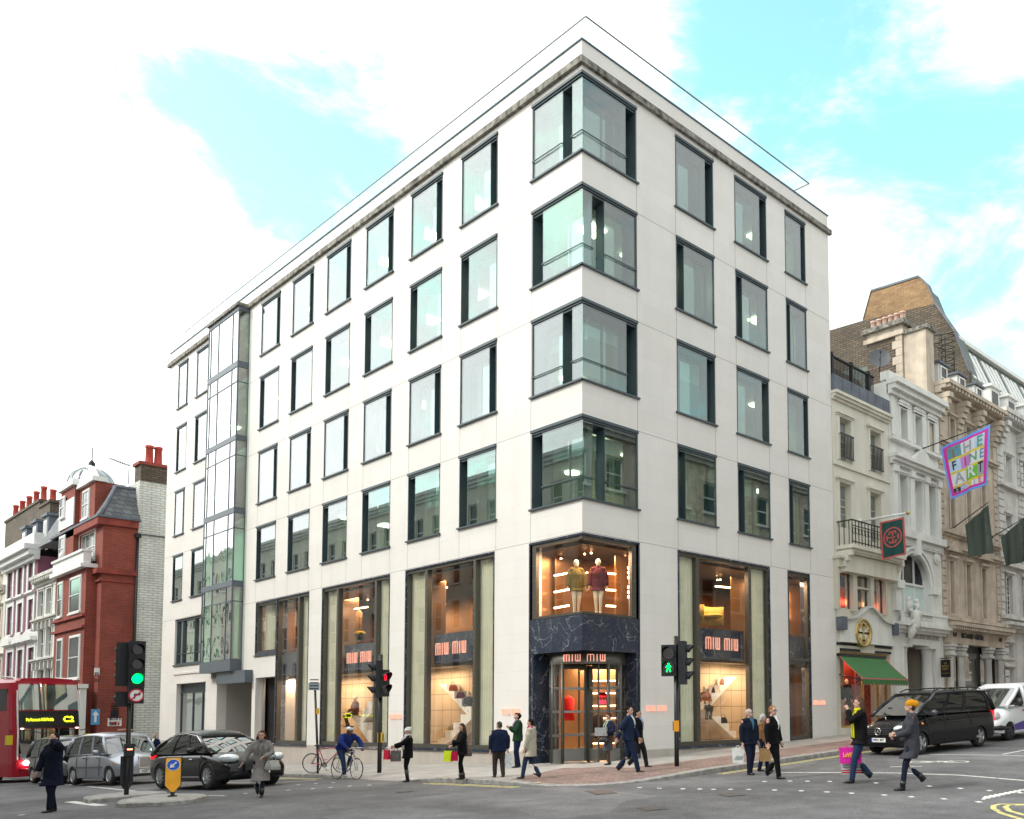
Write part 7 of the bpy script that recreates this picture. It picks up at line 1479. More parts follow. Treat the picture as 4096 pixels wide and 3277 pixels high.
def fpanel(name, y0, y1, z0, z1, m, d=.015, n=8, r=.0, par=None):
 q = MB(); q.grid(lambda a, b: (fx(z0+(z1-z0)*b)+d+.10*(1-((y0+(y1-y0)*a)/1.2)**2)-.02, y0+(y1-y0)*a, z0+(z1-z0)*b), n, 4); return q.build(name, m, par or BUS)
# note: vehicle faces +x, so +y is image right
fpanel('front_shell', -1.16, 1.16, .32, 4.22, bp, .0, 12)
fpanel('upper_windscreen', -1.10, 1.10, 3.02, 4.10, glass('bus_glass', (.7, .78, .75), .38, .8), .02, 12); fpanel('upper_backing', -1.08, 1.08, 3.05, 4.05, mat('bus_inside', (.34, .40, .38), .8, var=.5, vs=.8), .008, 12)
fpanel('destination_panel', -1.12, 1.12, 2.28, 2.98, M['black'], .022, 12); fpanel('lower_windscreen', -1.10, 1.10, 1.22, 2.25, M['wscreen'], .02, 12); fpanel('cab_interior', -1.08, 1.08, 1.25, 2.22, mat('cab_inside', (.06, .07, .07), .8, var=.8, vs=1.5), .008, 12)
q = MB(); q.grid(lambda a, b: (fx(1.0)+.03+.10*(1-((-1.05+2.1*a)/1.2)**2), -1.05+2.1*a, (1.02-.14*math.sin(PI*a))+(1.22-1.02+.14*math.sin(PI*a))*b), 12, 2); q.build('windscreen_apron', mat('bus_grey', (.22, .24, .27), .4), BUS)
M['led'] = emis('amber_dot_matrix', (.75, 1, .02), 2.2)
tz = 2.62; tx_ = fx(tz)+.15
q = MB(); add_text(q, 'Parliament Hill Fields', (tx_, -.42, tz), (0, 1, 0), (-.13, 0, 1), (1, 0, 0), .17, .002, .003, width=1.0); add_text(q, 'C2', (tx_-.02, .66, tz), (0, 1, 0), (-.13, 0, 1), (1, 0, 0), .34, .002, .008); q.build('destination_lettering', M['led'], BUS)
q = MB(); q.grid(lambda a, b: (fx(tz)+.10+.0, -.95+1.07*a, 2.42+.36*b), 2, 2); q.build('dot_matrix_screen', M['trim'], BUS)
for s in (-1, 1):
 q = MB(); q.tube([(fx(z)-.02, s*1.13, z) for z in (1.0, 2.0, 3.0, 3.8)]+[(fx(4.1)-.08, s*1.06, 4.18), (fx(4.2)-.5, s*1.0, 4.36), (1.0, s*.98, 4.42)], .035, 8); q.build('corner_trim', M['winwhite'], BUS)
 q = MB(); q.cyl((2.66, s*.86, .86), (2.72, s*.86, .86), .09, 14); hl = q.build('headlight', emis('lit_headlamp', (1, .85, .7), 18) if s < 0 else M['lens'], BUS)
 q = MB(); q.cyl((2.68, s*.62, .80), (2.74, s*.62, .80), .06, 12); q.build('fog_lamp', M['lens'], BUS)
 q = MB(); q.tube([(2.35, s*1.25, 2.15), (2.6, s*1.42, 2.2), (2.6, s*1.45, 2.0)], .02, 6, 0); q.bx(2.52, 2.66, s*1.45-.10, s*1.45+.10, 1.62, 2.0, 1); q.build('mirror', [M['black'], mat('yellow_mirror', (.62, .50, .02), .5)], BUS)
 q = MB(); q.ell((2.63, s*1.02, 2.26), .04, .07, .03); q.build('marker_lamp', emis('marker_glow', (1, .55, .45), 3), BUS)
 yy = s*1.275
 for (x0, x1, z0, z1) in [(-7.6+k*1.5, -6.2+k*1.5, 3.05, 3.85) for k in range(6)]+[(1.4, 1.95, 3.0, 3.9)]+[(-7.6+k*1.5, -6.2+k*1.5, 1.5, 2.35) for k in range(5)]+[(.9, 1.35, .7, 2.3)]:
  q = MB(); q.bx(x0, x1, min(yy, yy-s*.02), max(yy, yy-s*.02), z0, z1); q.build('side_window', M['carglass'], BUS)
q = MB(); q.bx(-3, .4, -1.285, -1.27, 2.42, 2.95); q.build('advert_panel', mat('advert', (.5, .44, .38), .5, coord='obj', var=.5, vs=1.5), BUS)
for x in (-4.6, .9):
 for y in (-1.1, 1.1): wheel(BUS, x, y, .48, .3, mat('bus_wheel', (.2, .02, .03), .4), 8)
q = MB(); q.tube([(2.64, -1.05, .62), (2.78, -.5, .55), (2.80, 0, .53), (2.78, .5, .55), (2.64, 1.05, .62)], .05, 8); q.build('bumper', bp, BUS)
numplate(BUS, 'LJ09 KRO', (2.76, -.1+.2, .78), (1, 0, 0), (0, 1, 0), .42, .1)
q = MB(); q.tube([(2.7, -.9, 2.2), (2.74, -.3, 2.05), (2.72, .2, 2.12)], .012, 5); q.tube([(2.7, .9, 2.2), (2.74, .4, 2.12)], .012, 5); q.build('wiper', M['black'], BUS)
# ---------------------------------------------------------------- street furniture
def camdir(p): d = V((CAM.x-p[0], CAM.y-p[1], 0)).normalized(); return d
def facing(p, yaw=0.0):      # plane at p whose front faces the camera turned by yaw degrees (positive: towards image right)
 n = camdir(p); n = Matrix.Rotation(math.radians(yaw), 3, 'Z') @ n; u = V((-n.y, n.x, 0)); return Fac(V((p[0], p[1], 0)), u, n)
M['lensdark'] = mat('unlit_lens', (.02, .012, .012), .15); M['green_on'] = emis('green_signal', (0, 1, .10), 3); M['red_on'] = emis('red_signal', (1, .0, .02), 3)
def signal_head(parent, off, F, zc, n, lit=None, lens=.105, w_=.36, pit=.31, figure=None, board=True, name='signal_head'):
 h = n*pit+.08; mb = MB(off); z0 = zc-h/2
 mb.fb(F, -w_/2, w_/2, z0, z0+h, -.14, .05)
 for k in range(1, n): mb.fb(F, -w_/2-.004, w_/2+.004, z0+.04+k*pit-.006, z0+.04+k*pit+.006, -.145, .054)
 if board: mb.fb(F, -w_/2-.07, w_/2+.07, z0-.05, z0+h+.05, -.02, -.005)
 hd = mb.build(name, M['blackmatt'], parent)
 for k in range(n):
  z = z0+.04+pit*(k+.5); c = F.P(0, z, .05); q = MB(off)
  q.cyl(c, c+F.n*.02, lens*1.08, 22); q.build('lens', M['lensdark'] if (lit is None or lit[0] != k or figure) else lit[1], hd)
  v = MB(off); m_ = 18; R1_, R2_ = [], []
  for j in range(m_+1):
   a = math.radians(-35)+math.radians(250)*j/m_; d = F.u*math.cos(a)*lens*1.14+V((0, 0, 1))*math.sin(a)*lens*1.14; R1_.append(c+d); R2_.append(c+d+F.n*(.24*max(.35, .5+.5*math.sin(a))))
  v.rings([R1_, R2_], 0, cap=False, closed=False); v.rings([[p-F.n*0+(c-p)*.04 for p in R1_], R2_], 0, cap=False, closed=False); v.build('visor', M['blackmatt'], hd)
  if lit and lit[0] == k and figure:
   g = MB(off); P = lambda x, y: F.P(x*lens, z+y*lens, .075)
   g.disc(P(0, .62), F.n, lens*.16, 10)
   if figure == 'walk': polys = [[(-.22, .42), (.18, .42), (.2, -.05), (-.18, -.05)], [(-.18, -.05), (.05, -.05), (-.25, -.82), (-.45, -.78)], [(0, -.05), (.2, -.05), (.45, -.72), (.25, -.82)], [(-.22, .42), (-.12, .3), (-.42, -.05), (-.52, .05)], [(.18, .42), (.1, .28), (.42, .02), (.5, .12)]]
   else: polys = [[(-.2, .42), (.2, .42), (.2, -.1), (-.2, -.1)], [(-.2, -.1), (-.03, -.1), (-.05, -.82), (-.2, -.82)], [(.03, -.1), (.2, -.1), (.2, -.82), (.05, -.82)], [(-.2, .42), (-.2, .3), (-.3, -.1), (-.38, -.05)], [(.2, .42), (.2, .3), (.3, -.1), (.38, -.05)]]
   for p in polys: g.face([P(*q_) for q_ in p])
   g.build('lit_figure', lit[1], hd)
 return hd
def pole(parent, off, p, z0, z1, r=.057, lean=(0, 0)):
 mb = MB(off); mb.tube([(p[0], p[1], z0), (p[0], p[1], z0+.5), (p[0]+lean[0], p[1]+lean[1], z1)], [r*1.02, r, r], 14); mb.tube([(p[0]+lean[0], p[1]+lean[1], z1), (p[0]+lean[0], p[1]+lean[1], z1+.03)], [r, r*.6], 14); return mb.build('pole', M['black'], parent)
def wait_box(parent, off, F, u, z, m):
 mb = MB(off); mb.fb(F, u-.07, u+.07, z-.15, z+.15, -.06, .09, 0); mb.fb(F, u-.055, u+.055, z-.12, z+.12, .09, .095, 1); mb.build('push_button_box', [m, M['trim']], parent)
M['ybox'] = mat('yellow_box', (.72, .42, .01), .5)
# left light on the island
p = gp(*zA(1090, 1465), dz=.11); T = thing('traffic_light', p, 'tall traffic light on the island showing green with a no right turn sign', 'traffic light', 'traffic lights at the crossing'); z0 = p.z
pole(T, p, p, z0, z0+3.6, .055); F = facing(p, 12)
Ff = Fac(F.o+F.n*.17+F.u*.10, F.u, F.n)
def zat(p, y): d = ray(1090*.4638, 2500+y*.4638); n_ = math.hypot(p.x-CAM.x, p.y-CAM.y)/math.hypot(d.x, d.y); return CAM.z+d.z*n_
zt_, zb__, zs_ = zat(p, 140), zat(p, 540), zat(p, 680)
signal_head(T, p, Ff, (zt_+zb__)/2, 3, (0, M['green_on']), .118, .36, (zt_-zb__-.08)/3, board=False)
mb = MB(p); mb.fb(Ff, -.175, .175, zs_, zb__-.005, -.12, .04, 0); hd = mb.build('sign_box', M['blackmatt'], T)
zc = (zs_+zb__)/2; mb = MB(p); mb.cyl(Ff.P(.0, zc, .04), Ff.P(.0, zc, .06), .175, 32, 1); mb.disc(Ff.P(.0, zc, .063), Ff.n, .14, 32, 0)
for q in (((-.07, -.11), (-.03, -.11), (-.03, .06), (-.07, .06)), ((-.07, .06), (-.03, .02), (.06, .02), (.06, .06)), ((.05, -.02), (.13, .04), (.05, .10))): mb.face([Ff.P(a*.8, zc+b*.8, .066) for a, b in q], 2)
mb.face([Ff.P(a*.8, zc+b*.8, .069) for a, b in ((-.14, -.11), (-.11, -.14), (.14, .11), (.11, .14))], 1); mb.build('no_right_turn_sign', [M['winwhite'], mat('sign_red_ring', (.5, .01, .03), .4), M['blackmatt']], T)
Fb = Fac(F.o-F.u*.13-F.n*.13, -F.u, Matrix.Rotation(math.radians(15), 3, 'Z') @ (-F.n)); signal_head(T, p, Fb, zat(p, 340), 3, None, .105, .30, .36, board=False); signal_head(T, p, Fb, zat(p, 640), 1, None, .10, .27, .32, board=False)
mb = MB(p); zq = zat(p, 1075); mb.fb(F, -.11, .11, zat(p, 1130), zat(p, 1025), .08, .2, 0); mb.fb(F, -.08, .08, zat(p, 1070), zat(p, 1035), .2, .205, 1); mb.fb(F, -.06, .06, zat(p, 1078), zat(p, 1066), .206, .208, 2); mb.build('push_button_box', [M['blackmatt'], M['darkpane'], emis('wait_glow', (1, .2, .1), 4)], T)
mb = MB(p); mb.fb(F, -.145, .145, zat(p, 1370), zat(p, 1132), -.05, -.03); mb.prism([(-.145, zat(p, 1370)), (.145, zat(p, 1370)), (0, zat(p, 1450))], F.u, (0, 0, 1), F.n*.02, o=F.P(0, 0, -.05)); mb.build('bollard_board', M['blackmatt'], T)
# middle light
p = gp(*zB(1210, 1160), dz=.12); T = thing('traffic_light', p, 'traffic light at the kerb left of the white beanie woman, showing a red standing figure', 'traffic light', 'traffic lights at the crossing'); z0 = p.z
def zat2(p, zf, x, y): X, Y = zf(x, y); d = ray(X*1.9, Y*1.9); n_ = math.hypot(p.x-CAM.x, p.y-CAM.y)/math.hypot(d.x, d.y); return CAM.z+d.z*n_
pole(T, p, p, z0, zat2(p, zB, 1210, 238)-.0, .065); F = facing(p, 40); zz = lambda y: zat2(p, zB, 1200, y)
signal_head(T, p, Fac(F.o+F.n*.18+F.u*-.03, F.u, F.n), (zz(355)+zz(560))/2, 2, (1, M['red_on']), .13, .36, (zz(355)-zz(560)-.06)/2, 'stand', board=False)
F2 = facing(p, -80); signal_head(T, p, Fac(F2.o+F2.n*.14+F2.u*.12, F2.u, F2.n), (zz(245)+zz(610))/2, 3, None, .11, .34, .36, board=False)
wait_box(T, p, facing(p, 75), .02, (zz(842)+zz(925))/2, M['ybox'])
# right light
p = gp(*zC(1582, 1110), dz=.12); T = thing('traffic_light', p, 'traffic light on the corner pavement showing a green walking figure, with a yellow box', 'traffic light', 'traffic lights at the crossing'); z0 = p.z
zz = lambda y: zat2(p, zC, 1582, y); pole(T, p, p, z0, zz(95), .065); F = facing(p, -12)
signal_head(T, p, Fac(F.o+F.n*.12-F.u*.17, F.u, F.n), (zz(158)+zz(402))/2, 2, (0, M['green_on']), .155, .42, (zz(158)-zz(402)-.08)/2, 'walk', board=False)
F2 = facing(p, 80); signal_head(T, p, Fac(F2.o+F2.n*.24-F2.u*.0, F2.u, F2.n), (zz(130)+zz(468))/2, 3, None, .12, .36, (zz(130)-zz(468)-.08)/3, board=False)
wait_box(T, p, facing(p, -80), 0, (zz(745)+zz(840))/2, mat('orange_box', (.75, .30, .01), .5))
# keep left bollard
p = gp(*zA(1487, 1480), dz=.11); T = thing('keep_left_bollard', p, 'yellow bollard with a blue keep left arrow disc on the traffic island', 'bollard'); F = facing(p, 0)
zz = lambda y: zat2(p, zA, 1487, y); W_ = .17
mb = MB(p); pr = [(-W_, zz(1385)), (0, zz(1462)), (W_, zz(1385)), (W_, zz(1150)), (W_-.03, zz(1142)), (-W_+.03, zz(1142)), (-W_, zz(1150))]
mb.prism([(a*1.04, b) for a, b in pr], F.u, (0, 0, 1), F.n*.12, 1, o=F.P(0, 0, -.13)); mb.prism([(a*.93, zz(1300)+(b-zz(1300))*.97) for a, b in pr], F.u, (0, 0, 1), F.n*.02, 0, o=F.P(0, 0, -.01)); mb.build('board', [mat('bollard_yellow', (.85, .38, .01), .5, coord='obj', var=.12, vs=4), M['blackmatt']], T)
zc = zz(1207); mb = MB(p); mb.cyl(F.P(0, zc, .008), F.P(0, zc, .02), .142, 32, 1); mb.cyl(F.P(0, zc, .018), F.P(0, zc, .025), .128, 32, 0)
a = PI/4; ru = F.u*math.cos(a)+V((0, 0, math.sin(a))); rv = F.u*(-math.sin(a))+V((0, 0, math.cos(a))); c = F.P(0, zc, .028)
mb.face([c+ru*.09+rv*.016, c+ru*.09-rv*.016, c-ru*.02-rv*.016, c-ru*.02+rv*.016], 1); mb.face([c-ru*.10, c-ru*.015+rv*.06, c-ru*.015-rv*.06], 1); mb.build('arrow_disc', [mat('sign_blue', (.01, .09, .50), .4), M['winwhite']], T)
mb = MB(p); mb.cyl((p.x, p.y, p.z-.02), (p.x, p.y, zz(1440)), .045, 10); mb.cyl((p.x, p.y, p.z-.02), (p.x, p.y, p.z+.03), .1, 14); mb.build('spring_post', M['blackmatt'], T)
# sign post
p = gp(*zB(727, 1165), dz=.12); T = thing('sign_post', p, 'thin black post with a small grey plate on top beside the pink bicycle', 'post'); F = facing(p, 10); zz = lambda y: zat2(p, zB, 727, y)
off_ = -F.u*(16/1.96/3565*33); mb = MB(p); mb.tube([(p.x, p.y, p.z), (p.x+off_.x*0, p.y, p.z+.4), V((p.x, p.y, zz(510)))-F.u*.13], .038, 10); mb.build('pole', M['black'], T)
mb = MB(p); Fp = Fac(F.o-F.u*.17, F.u, F.n); mb.fb(Fp, -.17, .17, zz(512), zz(455), .03, .05, 0)
for k in range(4): mb.fb(Fp, -.13, .13, zz(505)+k*.1, zz(505)+k*.1+.035, .05, .053, 1)
mb.build('plate', [mat('grey_plate', (.30, .33, .36), .5), M['blackmatt']], T)
mb = MB(p); mb.fb(F, -.09, -.0, zz(700), zz(655), .035, .06); mb.build('yellow_tag', M['ybox'], T)
# blue arrow sign and lamp by the white shopfront
p = onpl(822*.4638, 2500+790*.4638, 0, -44.6); T = thing('one_way_sign', p, 'small blue sign with a white up arrow beside the white shopfront', 'sign'); F = Fac((-44.6, p.y, 0), (0, 1, 0), (1, 0, 0))
mb = MB(p); mb.fb(F, -.22, .22, p.z-.5, p.z+.45, 0, .03, 0); mb.fb(F, -.06, .06, p.z-.35, p.z+.1, .03, .034, 1); mb.face([F.P(-.17, p.z+.08, .036), F.P(.17, p.z+.08, .036), F.P(0, p.z+.36, .036)], 1); mb.fb(F, -.01, .01, p.z-.1, p.z+.1, -.6, 0, 1); mb.build('plate', [mat('pale_blue_sign', (.05, .28, .55), .4), M['winwhite']], T)
# ---- flags
def patch(c, amp=.05, ph=0.0, nrm=None):    # c: TL TR BR BL
 TL, TR, BR, BL = [V(q) for q in c]; n = (TR-TL).cross(BL-TL).normalized()
 def f(a, b, d=0.0):
  p = TL.lerp(TR, a).lerp(BL.lerp(BR, a), b); return p+n*(amp*math.sin(a*9+ph+b*2.5)*(.4+b)+amp*.5*math.sin(a*17+ph*2+b)+d)
 return f, n
def flag(name, lab, zf, base, tip, corners, cell, mats, group=None, amp=.05, deco=None, polem=None, polr=.03, ball=False, boff=.05):
 b = onpl(*zf(*base), 0, boff); Y = b.y; t_ = onpl(*zf(*tip), 1, Y); T = thing(name, b, lab, 'flag', group)
 mb = MB(b); mb.cyl(b, t_, polr, 8, r2=polr*.8); mb.cyl(b-V((.1, 0, 0)), b+V((.05, 0, 0)), .1, 10)
 if ball: mb.ell(t_, .09, .09, .09, 1)
 mb.build('pole', [polem or M['black'], M['gold']], T)
 c = [onpl(*zf(*q), 1, Y-.02) for q in corners]; f, n = patch(c, amp, base[0]); mb = MB(b); nu, nv = 28, 24; i0 = mb.pts([f(i/nu, j/nv) for i in range(nu+1) for j in range(nv+1)])
 for i in range(nu):
  for j in range(nv): mb.f.append((i0+i*(nv+1)+j, i0+(i+1)*(nv+1)+j, i0+(i+1)*(nv+1)+j+1, i0+i*(nv+1)+j+1)); mb.m.append(cell((i+.5)/nu, (j+.5)/nv)); mb.sm.append(True)
 cl = mb.build('cloth', mats, T)
 sgn = 1 if n.dot(CAM-b) > 0 else -1
 if deco: mb = MB(b); deco(mb, f, sgn*.012); mb.build('emblem', mats, cl)
 return T
def ptxt(mb, f, d, txt, a, b, sa, sb, m, rot=False, bold=.02):      # text on the cloth, centre (a, b), size in cloth units
 vs, fs = text_geo(txt, 1.0, 0, bold); i = len(mb.v)
 if not vs: return
 mb.pts([f(a+(-v.y*sa if rot else v.x*sa), b+(v.x*sb if rot else -v.y*sb), d) for v in vs]) if not rot else mb.pts([f(a+v.y*sa, b+v.x*sb, d) for v in vs])
 for q in fs: mb.f.append(tuple(i+k for k in q)); mb.m.append(m); mb.sm.append(False)
cm = lambda n, c: mat(n, c, .8)
fm = [cm('flag_white', (.62, .62, .64)), cm('flag_blue', (.12, .30, .72)), cm('flag_magenta', (.55, .03, .32)), cm('flag_yellow', (.62, .48, .04)), cm('flag_teal', (.10, .26, .34)), cm('flag_violet', (.50, .22, .60)), cm('flag_green', (.12, .42, .04)), cm('flag_brown', (.25, .15, .06)), cm('flag_grey', (.30, .33, .38)), cm('flag_red', (.6, .03, .12)), cm('flag_dark', (.03, .03, .035)), cm('flag_pale_blue', (.42, .55, .72)), cm('flag_green2', (.10, .30, .20))]
def fcell(a, b):
 if a < .05 or a > .95 or b < .05 or b > .96: return 1
 if a < .10 or a > .90 or b < .10 or b > .92: return 2
 if any(abs(b-k) < .022 for k in (.32, .55, .80)): return 3
 if b < .32: return 4 if a < .38 else (0 if a < .68 else 11)
 if b < .55: return 11 if a < .34 else (5 if a < .56 else 0)
 if b < .80: return 0 if a < .45 else (6 if a < .75 else 8)
 return 10 if a < .27 else (11 if a < .45 else (3 if a < .62 else 0))
def fdeco(mb, f, d):
 for t_, a, b, sa, sb, m in (('T', .24, .21, .30, .26, 7), ('H', .53, .20, .28, .25, 8), ('E', .79, .20, .26, .26, 12), ('F', .22, .44, .22, .22, 10), ('I', .46, .44, .24, .22, 9), ('N', .65, .43, .26, .22, 12), ('E', .84, .43, .2, .22, 4), ('A', .29, .68, .32, .27, 8), ('R', .60, .67, .34, .29, 0), ('T', .82, .66, .2, .25, 10), ('S', .19, .87, .15, .14, 8), ('O', .36, .87, .15, .14, 5), ('C', .53, .87, .15, .14, 0), ('I', .68, .87, .15, .14, 8), ('E', .80, .86, .14, .14, 9)): ptxt(mb, f, d, t_, a, b, sa, sb, m)
flag('banner_flag', 'patchwork flag of coloured squares spelling THE FINE ART SOCIETY', Z6, (820, 1382), (1325, 1190), ((968, 1365), (1316, 1205), (1288, 1618), (1045, 1722)), fcell, fm, amp=.05, deco=fdeco)
tm = [cm('flag_dark_green', (.008, .06, .055)), cm('flag_coral', (.50, .09, .08))]
def tcell(a, b): return 1 if (a < .06 or a > .94 or b < .04 or b > .96) else 0
def tdeco(mb, f, d):
 def q(x0, x1, y0, y1): mb.face([f(.5+x0*.5, .47+y0*.36, d), f(.5+x1*.5, .47+y0*.36, d), f(.5+x1*.5, .47+y1*.36, d), f(.5+x0*.5, .47+y1*.36, d)], 1)
 for k in range(28):
  a0 = 2*PI*k/28; a1 = 2*PI*(k+1)/28; P = lambda r, a: f(.5+.5*r*math.cos(a), .47+.36*r*math.sin(a), d); mb.face([P(.66, a0), P(.76, a0), P(.76, a1), P(.66, a1)], 1)
 for s in (-1, 1):
  q(-.09, .09, *sorted((s*.1, s*.46))); q(-.30, .30, *sorted((s*.34, s*.46)))
  for r in (-1, 1): q(*sorted((r*.22, r*.34)), *sorted((s*.22, s*.36)))
  for r in (-1, 1): q(*sorted((s*.42, s*.52)), *sorted((r*.05, r*.2)))
 q(-.54, .54, -.05, .05)
flag('shop_flag', 'dark green flag with a coral cross emblem in a ring on a white pole', Z7, (418, 320), (745, 262), ((550, 328), (720, 290), (731, 548), (565, 587)), tcell, tm, amp=.02, deco=tdeco, polem=M['winwhite'], polr=.055, ball=True)
gm = [cm('flag_charcoal', (.065, .085, .07)), cm('flag_lettering', (.14, .16, .15))]
for k, (a, b, c) in enumerate((((1045, 375), (1302, 188), ((1140, 347), (1300, 205), (1336, 540), (1170, 566))), ((1325, 430), (1546, 298), ((1388, 430), (1546, 298), (1560, 596), (1416, 630))))):
 flag('gallery_flag', ('charcoal flag lettered RICHARD GREEN, the nearer one below the patchwork flag', 'charcoal flag lettered RICHARD GREEN, cut by the right edge of the picture')[k], Z7, a, b, c, lambda a, b: 0, gm, 'charcoal gallery flags', .06, lambda mb, f, d: ptxt(mb, f, d, 'RICHARD GREEN', .84, .5, .14, .098, 1, True, .01))
# hanging sign
b = onpl(*Z7(972, 1262), 0, .05); T = thing('hanging_sign', b, 'black hanging sign lettered THE FINE ART SOCIETY beside the white column', 'sign'); Fh = Fac((0, b.y, 0), (1, 0, 0), (0, -1, 0))
q0 = onpl(*Z7(972, 1278), 1, b.y); q1 = onpl(*Z7(1040, 1395), 1, b.y); mb = MB(b); mb.fb(Fh, q0.x, q1.x, q1.z, q0.z, -.03, .03); mb.fb(Fh, 0, q1.x+.05, q0.z+.06, q0.z+.1, -.02, .02); mb.cyl((q0.x+.1, b.y, q0.z), (q0.x+.1, b.y, q0.z+.08), .015, 6); mb.build('board', M['black'], T)
mb = MB(b); cx_ = (q0.x+q1.x)/2; hh = q0.z-q1.z
for t_, f_, w_ in (('THE', .78, .3), ('FINE ART', .62, .75), ('SOCIETY', .46, .65)): add_text(mb, t_, Fh.P(cx_, q1.z+hh*f_, .035), Fh.u, (0, 0, 1), Fh.n, hh*.16, .002, .002, width=(q1.x-q0.x)*w_)
mb.fb(Fh, cx_-.2, cx_+.2, q1.z+hh*.22, q1.z+hh*.24, .032, .036); mb.build('lettering', M['gold'], T)
# ---------------------------------------------------------------- people
from mathutils import noise as mnoise
def cloth(n, c, r=.9, var=.12, vs=14): return mat(n, [v*.8 for v in c], r, coord='obj', var=var, vs=vs, spec=.15)
SKIN = mat('skin', (.46, .27, .20), .55, coord='obj', var=.06, vs=20); SKIND = mat('dark_skin', (.10, .05, .035), .5); MANQ = mat('mannequin_cream', (.70, .56, .38), .4)
EYE = mat('eye_dark', (.03, .02, .02), .3); LIP = mat('lips', (.34, .10, .09), .5); SHOE = mat('black_leather', (.010, .010, .011), .35); BROWNSHOE = mat('brown_leather', (.05, .025, .015), .4)
def remesh(mb, vox, name, mats, parent, wr=0.0, pick=None, extra=None, seed=0.0, smooth=2):
 o = mb.build('tmp', mats); md = o.modifiers.new('r', 'REMESH'); md.mode = 'VOXEL'; md.voxel_size = vox; md.use_smooth_shade = True
 if smooth: sm = o.modifiers.new('s', 'SMOOTH'); sm.factor = .5; sm.iterations = smooth
 me = evalmesh(o); me.name = name; bpy.data.objects.remove(o)
 if wr:
  nv = len(me.vertices); co = [0.0]*nv*3; no = [0.0]*nv*3; me.vertices.foreach_get('co', co); me.vertices.foreach_get('normal', no)
  for i in range(0, nv*3, 3):
   x, y, z = co[i:i+3]; n = (mnoise.noise(V((x*9+seed, y*9, z*4))) + .5*mnoise.noise(V((x*22+seed, y*22, z*9))))*wr
   co[i] = x+no[i]*n; co[i+1] = y+no[i+1]*n; co[i+2] = z+no[i+2]*n
  me.vertices.foreach_set('co', co)
 if pick: me.polygons.foreach_set('material_index', [pick(p.center) for p in me.polygons])
 if extra:
  b = bmesh.new(); b.from_mesh(me); 
  vs = [b.verts.new(v) for v in extra.v]
  for f, m_, s_ in zip(extra.f, extra.m, extra.sm):
   try: q = b.faces.new([vs[i] for i in f]); q.material_index = m_; q.smooth = s_
   except ValueError: pass
  b.to_mesh(me); b.free()
 r = bpy.data.objects.new(name, me); col.objects.link(r); r.parent = parent; return r
def ik(a, t, l1, l2, pole):
 a = V(a); t = V(t); d = t-a; L = d.length
 if L > (l1+l2)*.995: t = a+d*((l1+l2)*.995/L); d = t-a; L = d.length
 x = (l1*l1-l2*l2+L*L)/(2*L); h = math.sqrt(max(0, l1*l1-x*x)); n = d.normalized(); p = V(pole); p = (p-n*p.dot(n)).normalized(); return a+n*x+p*h, t
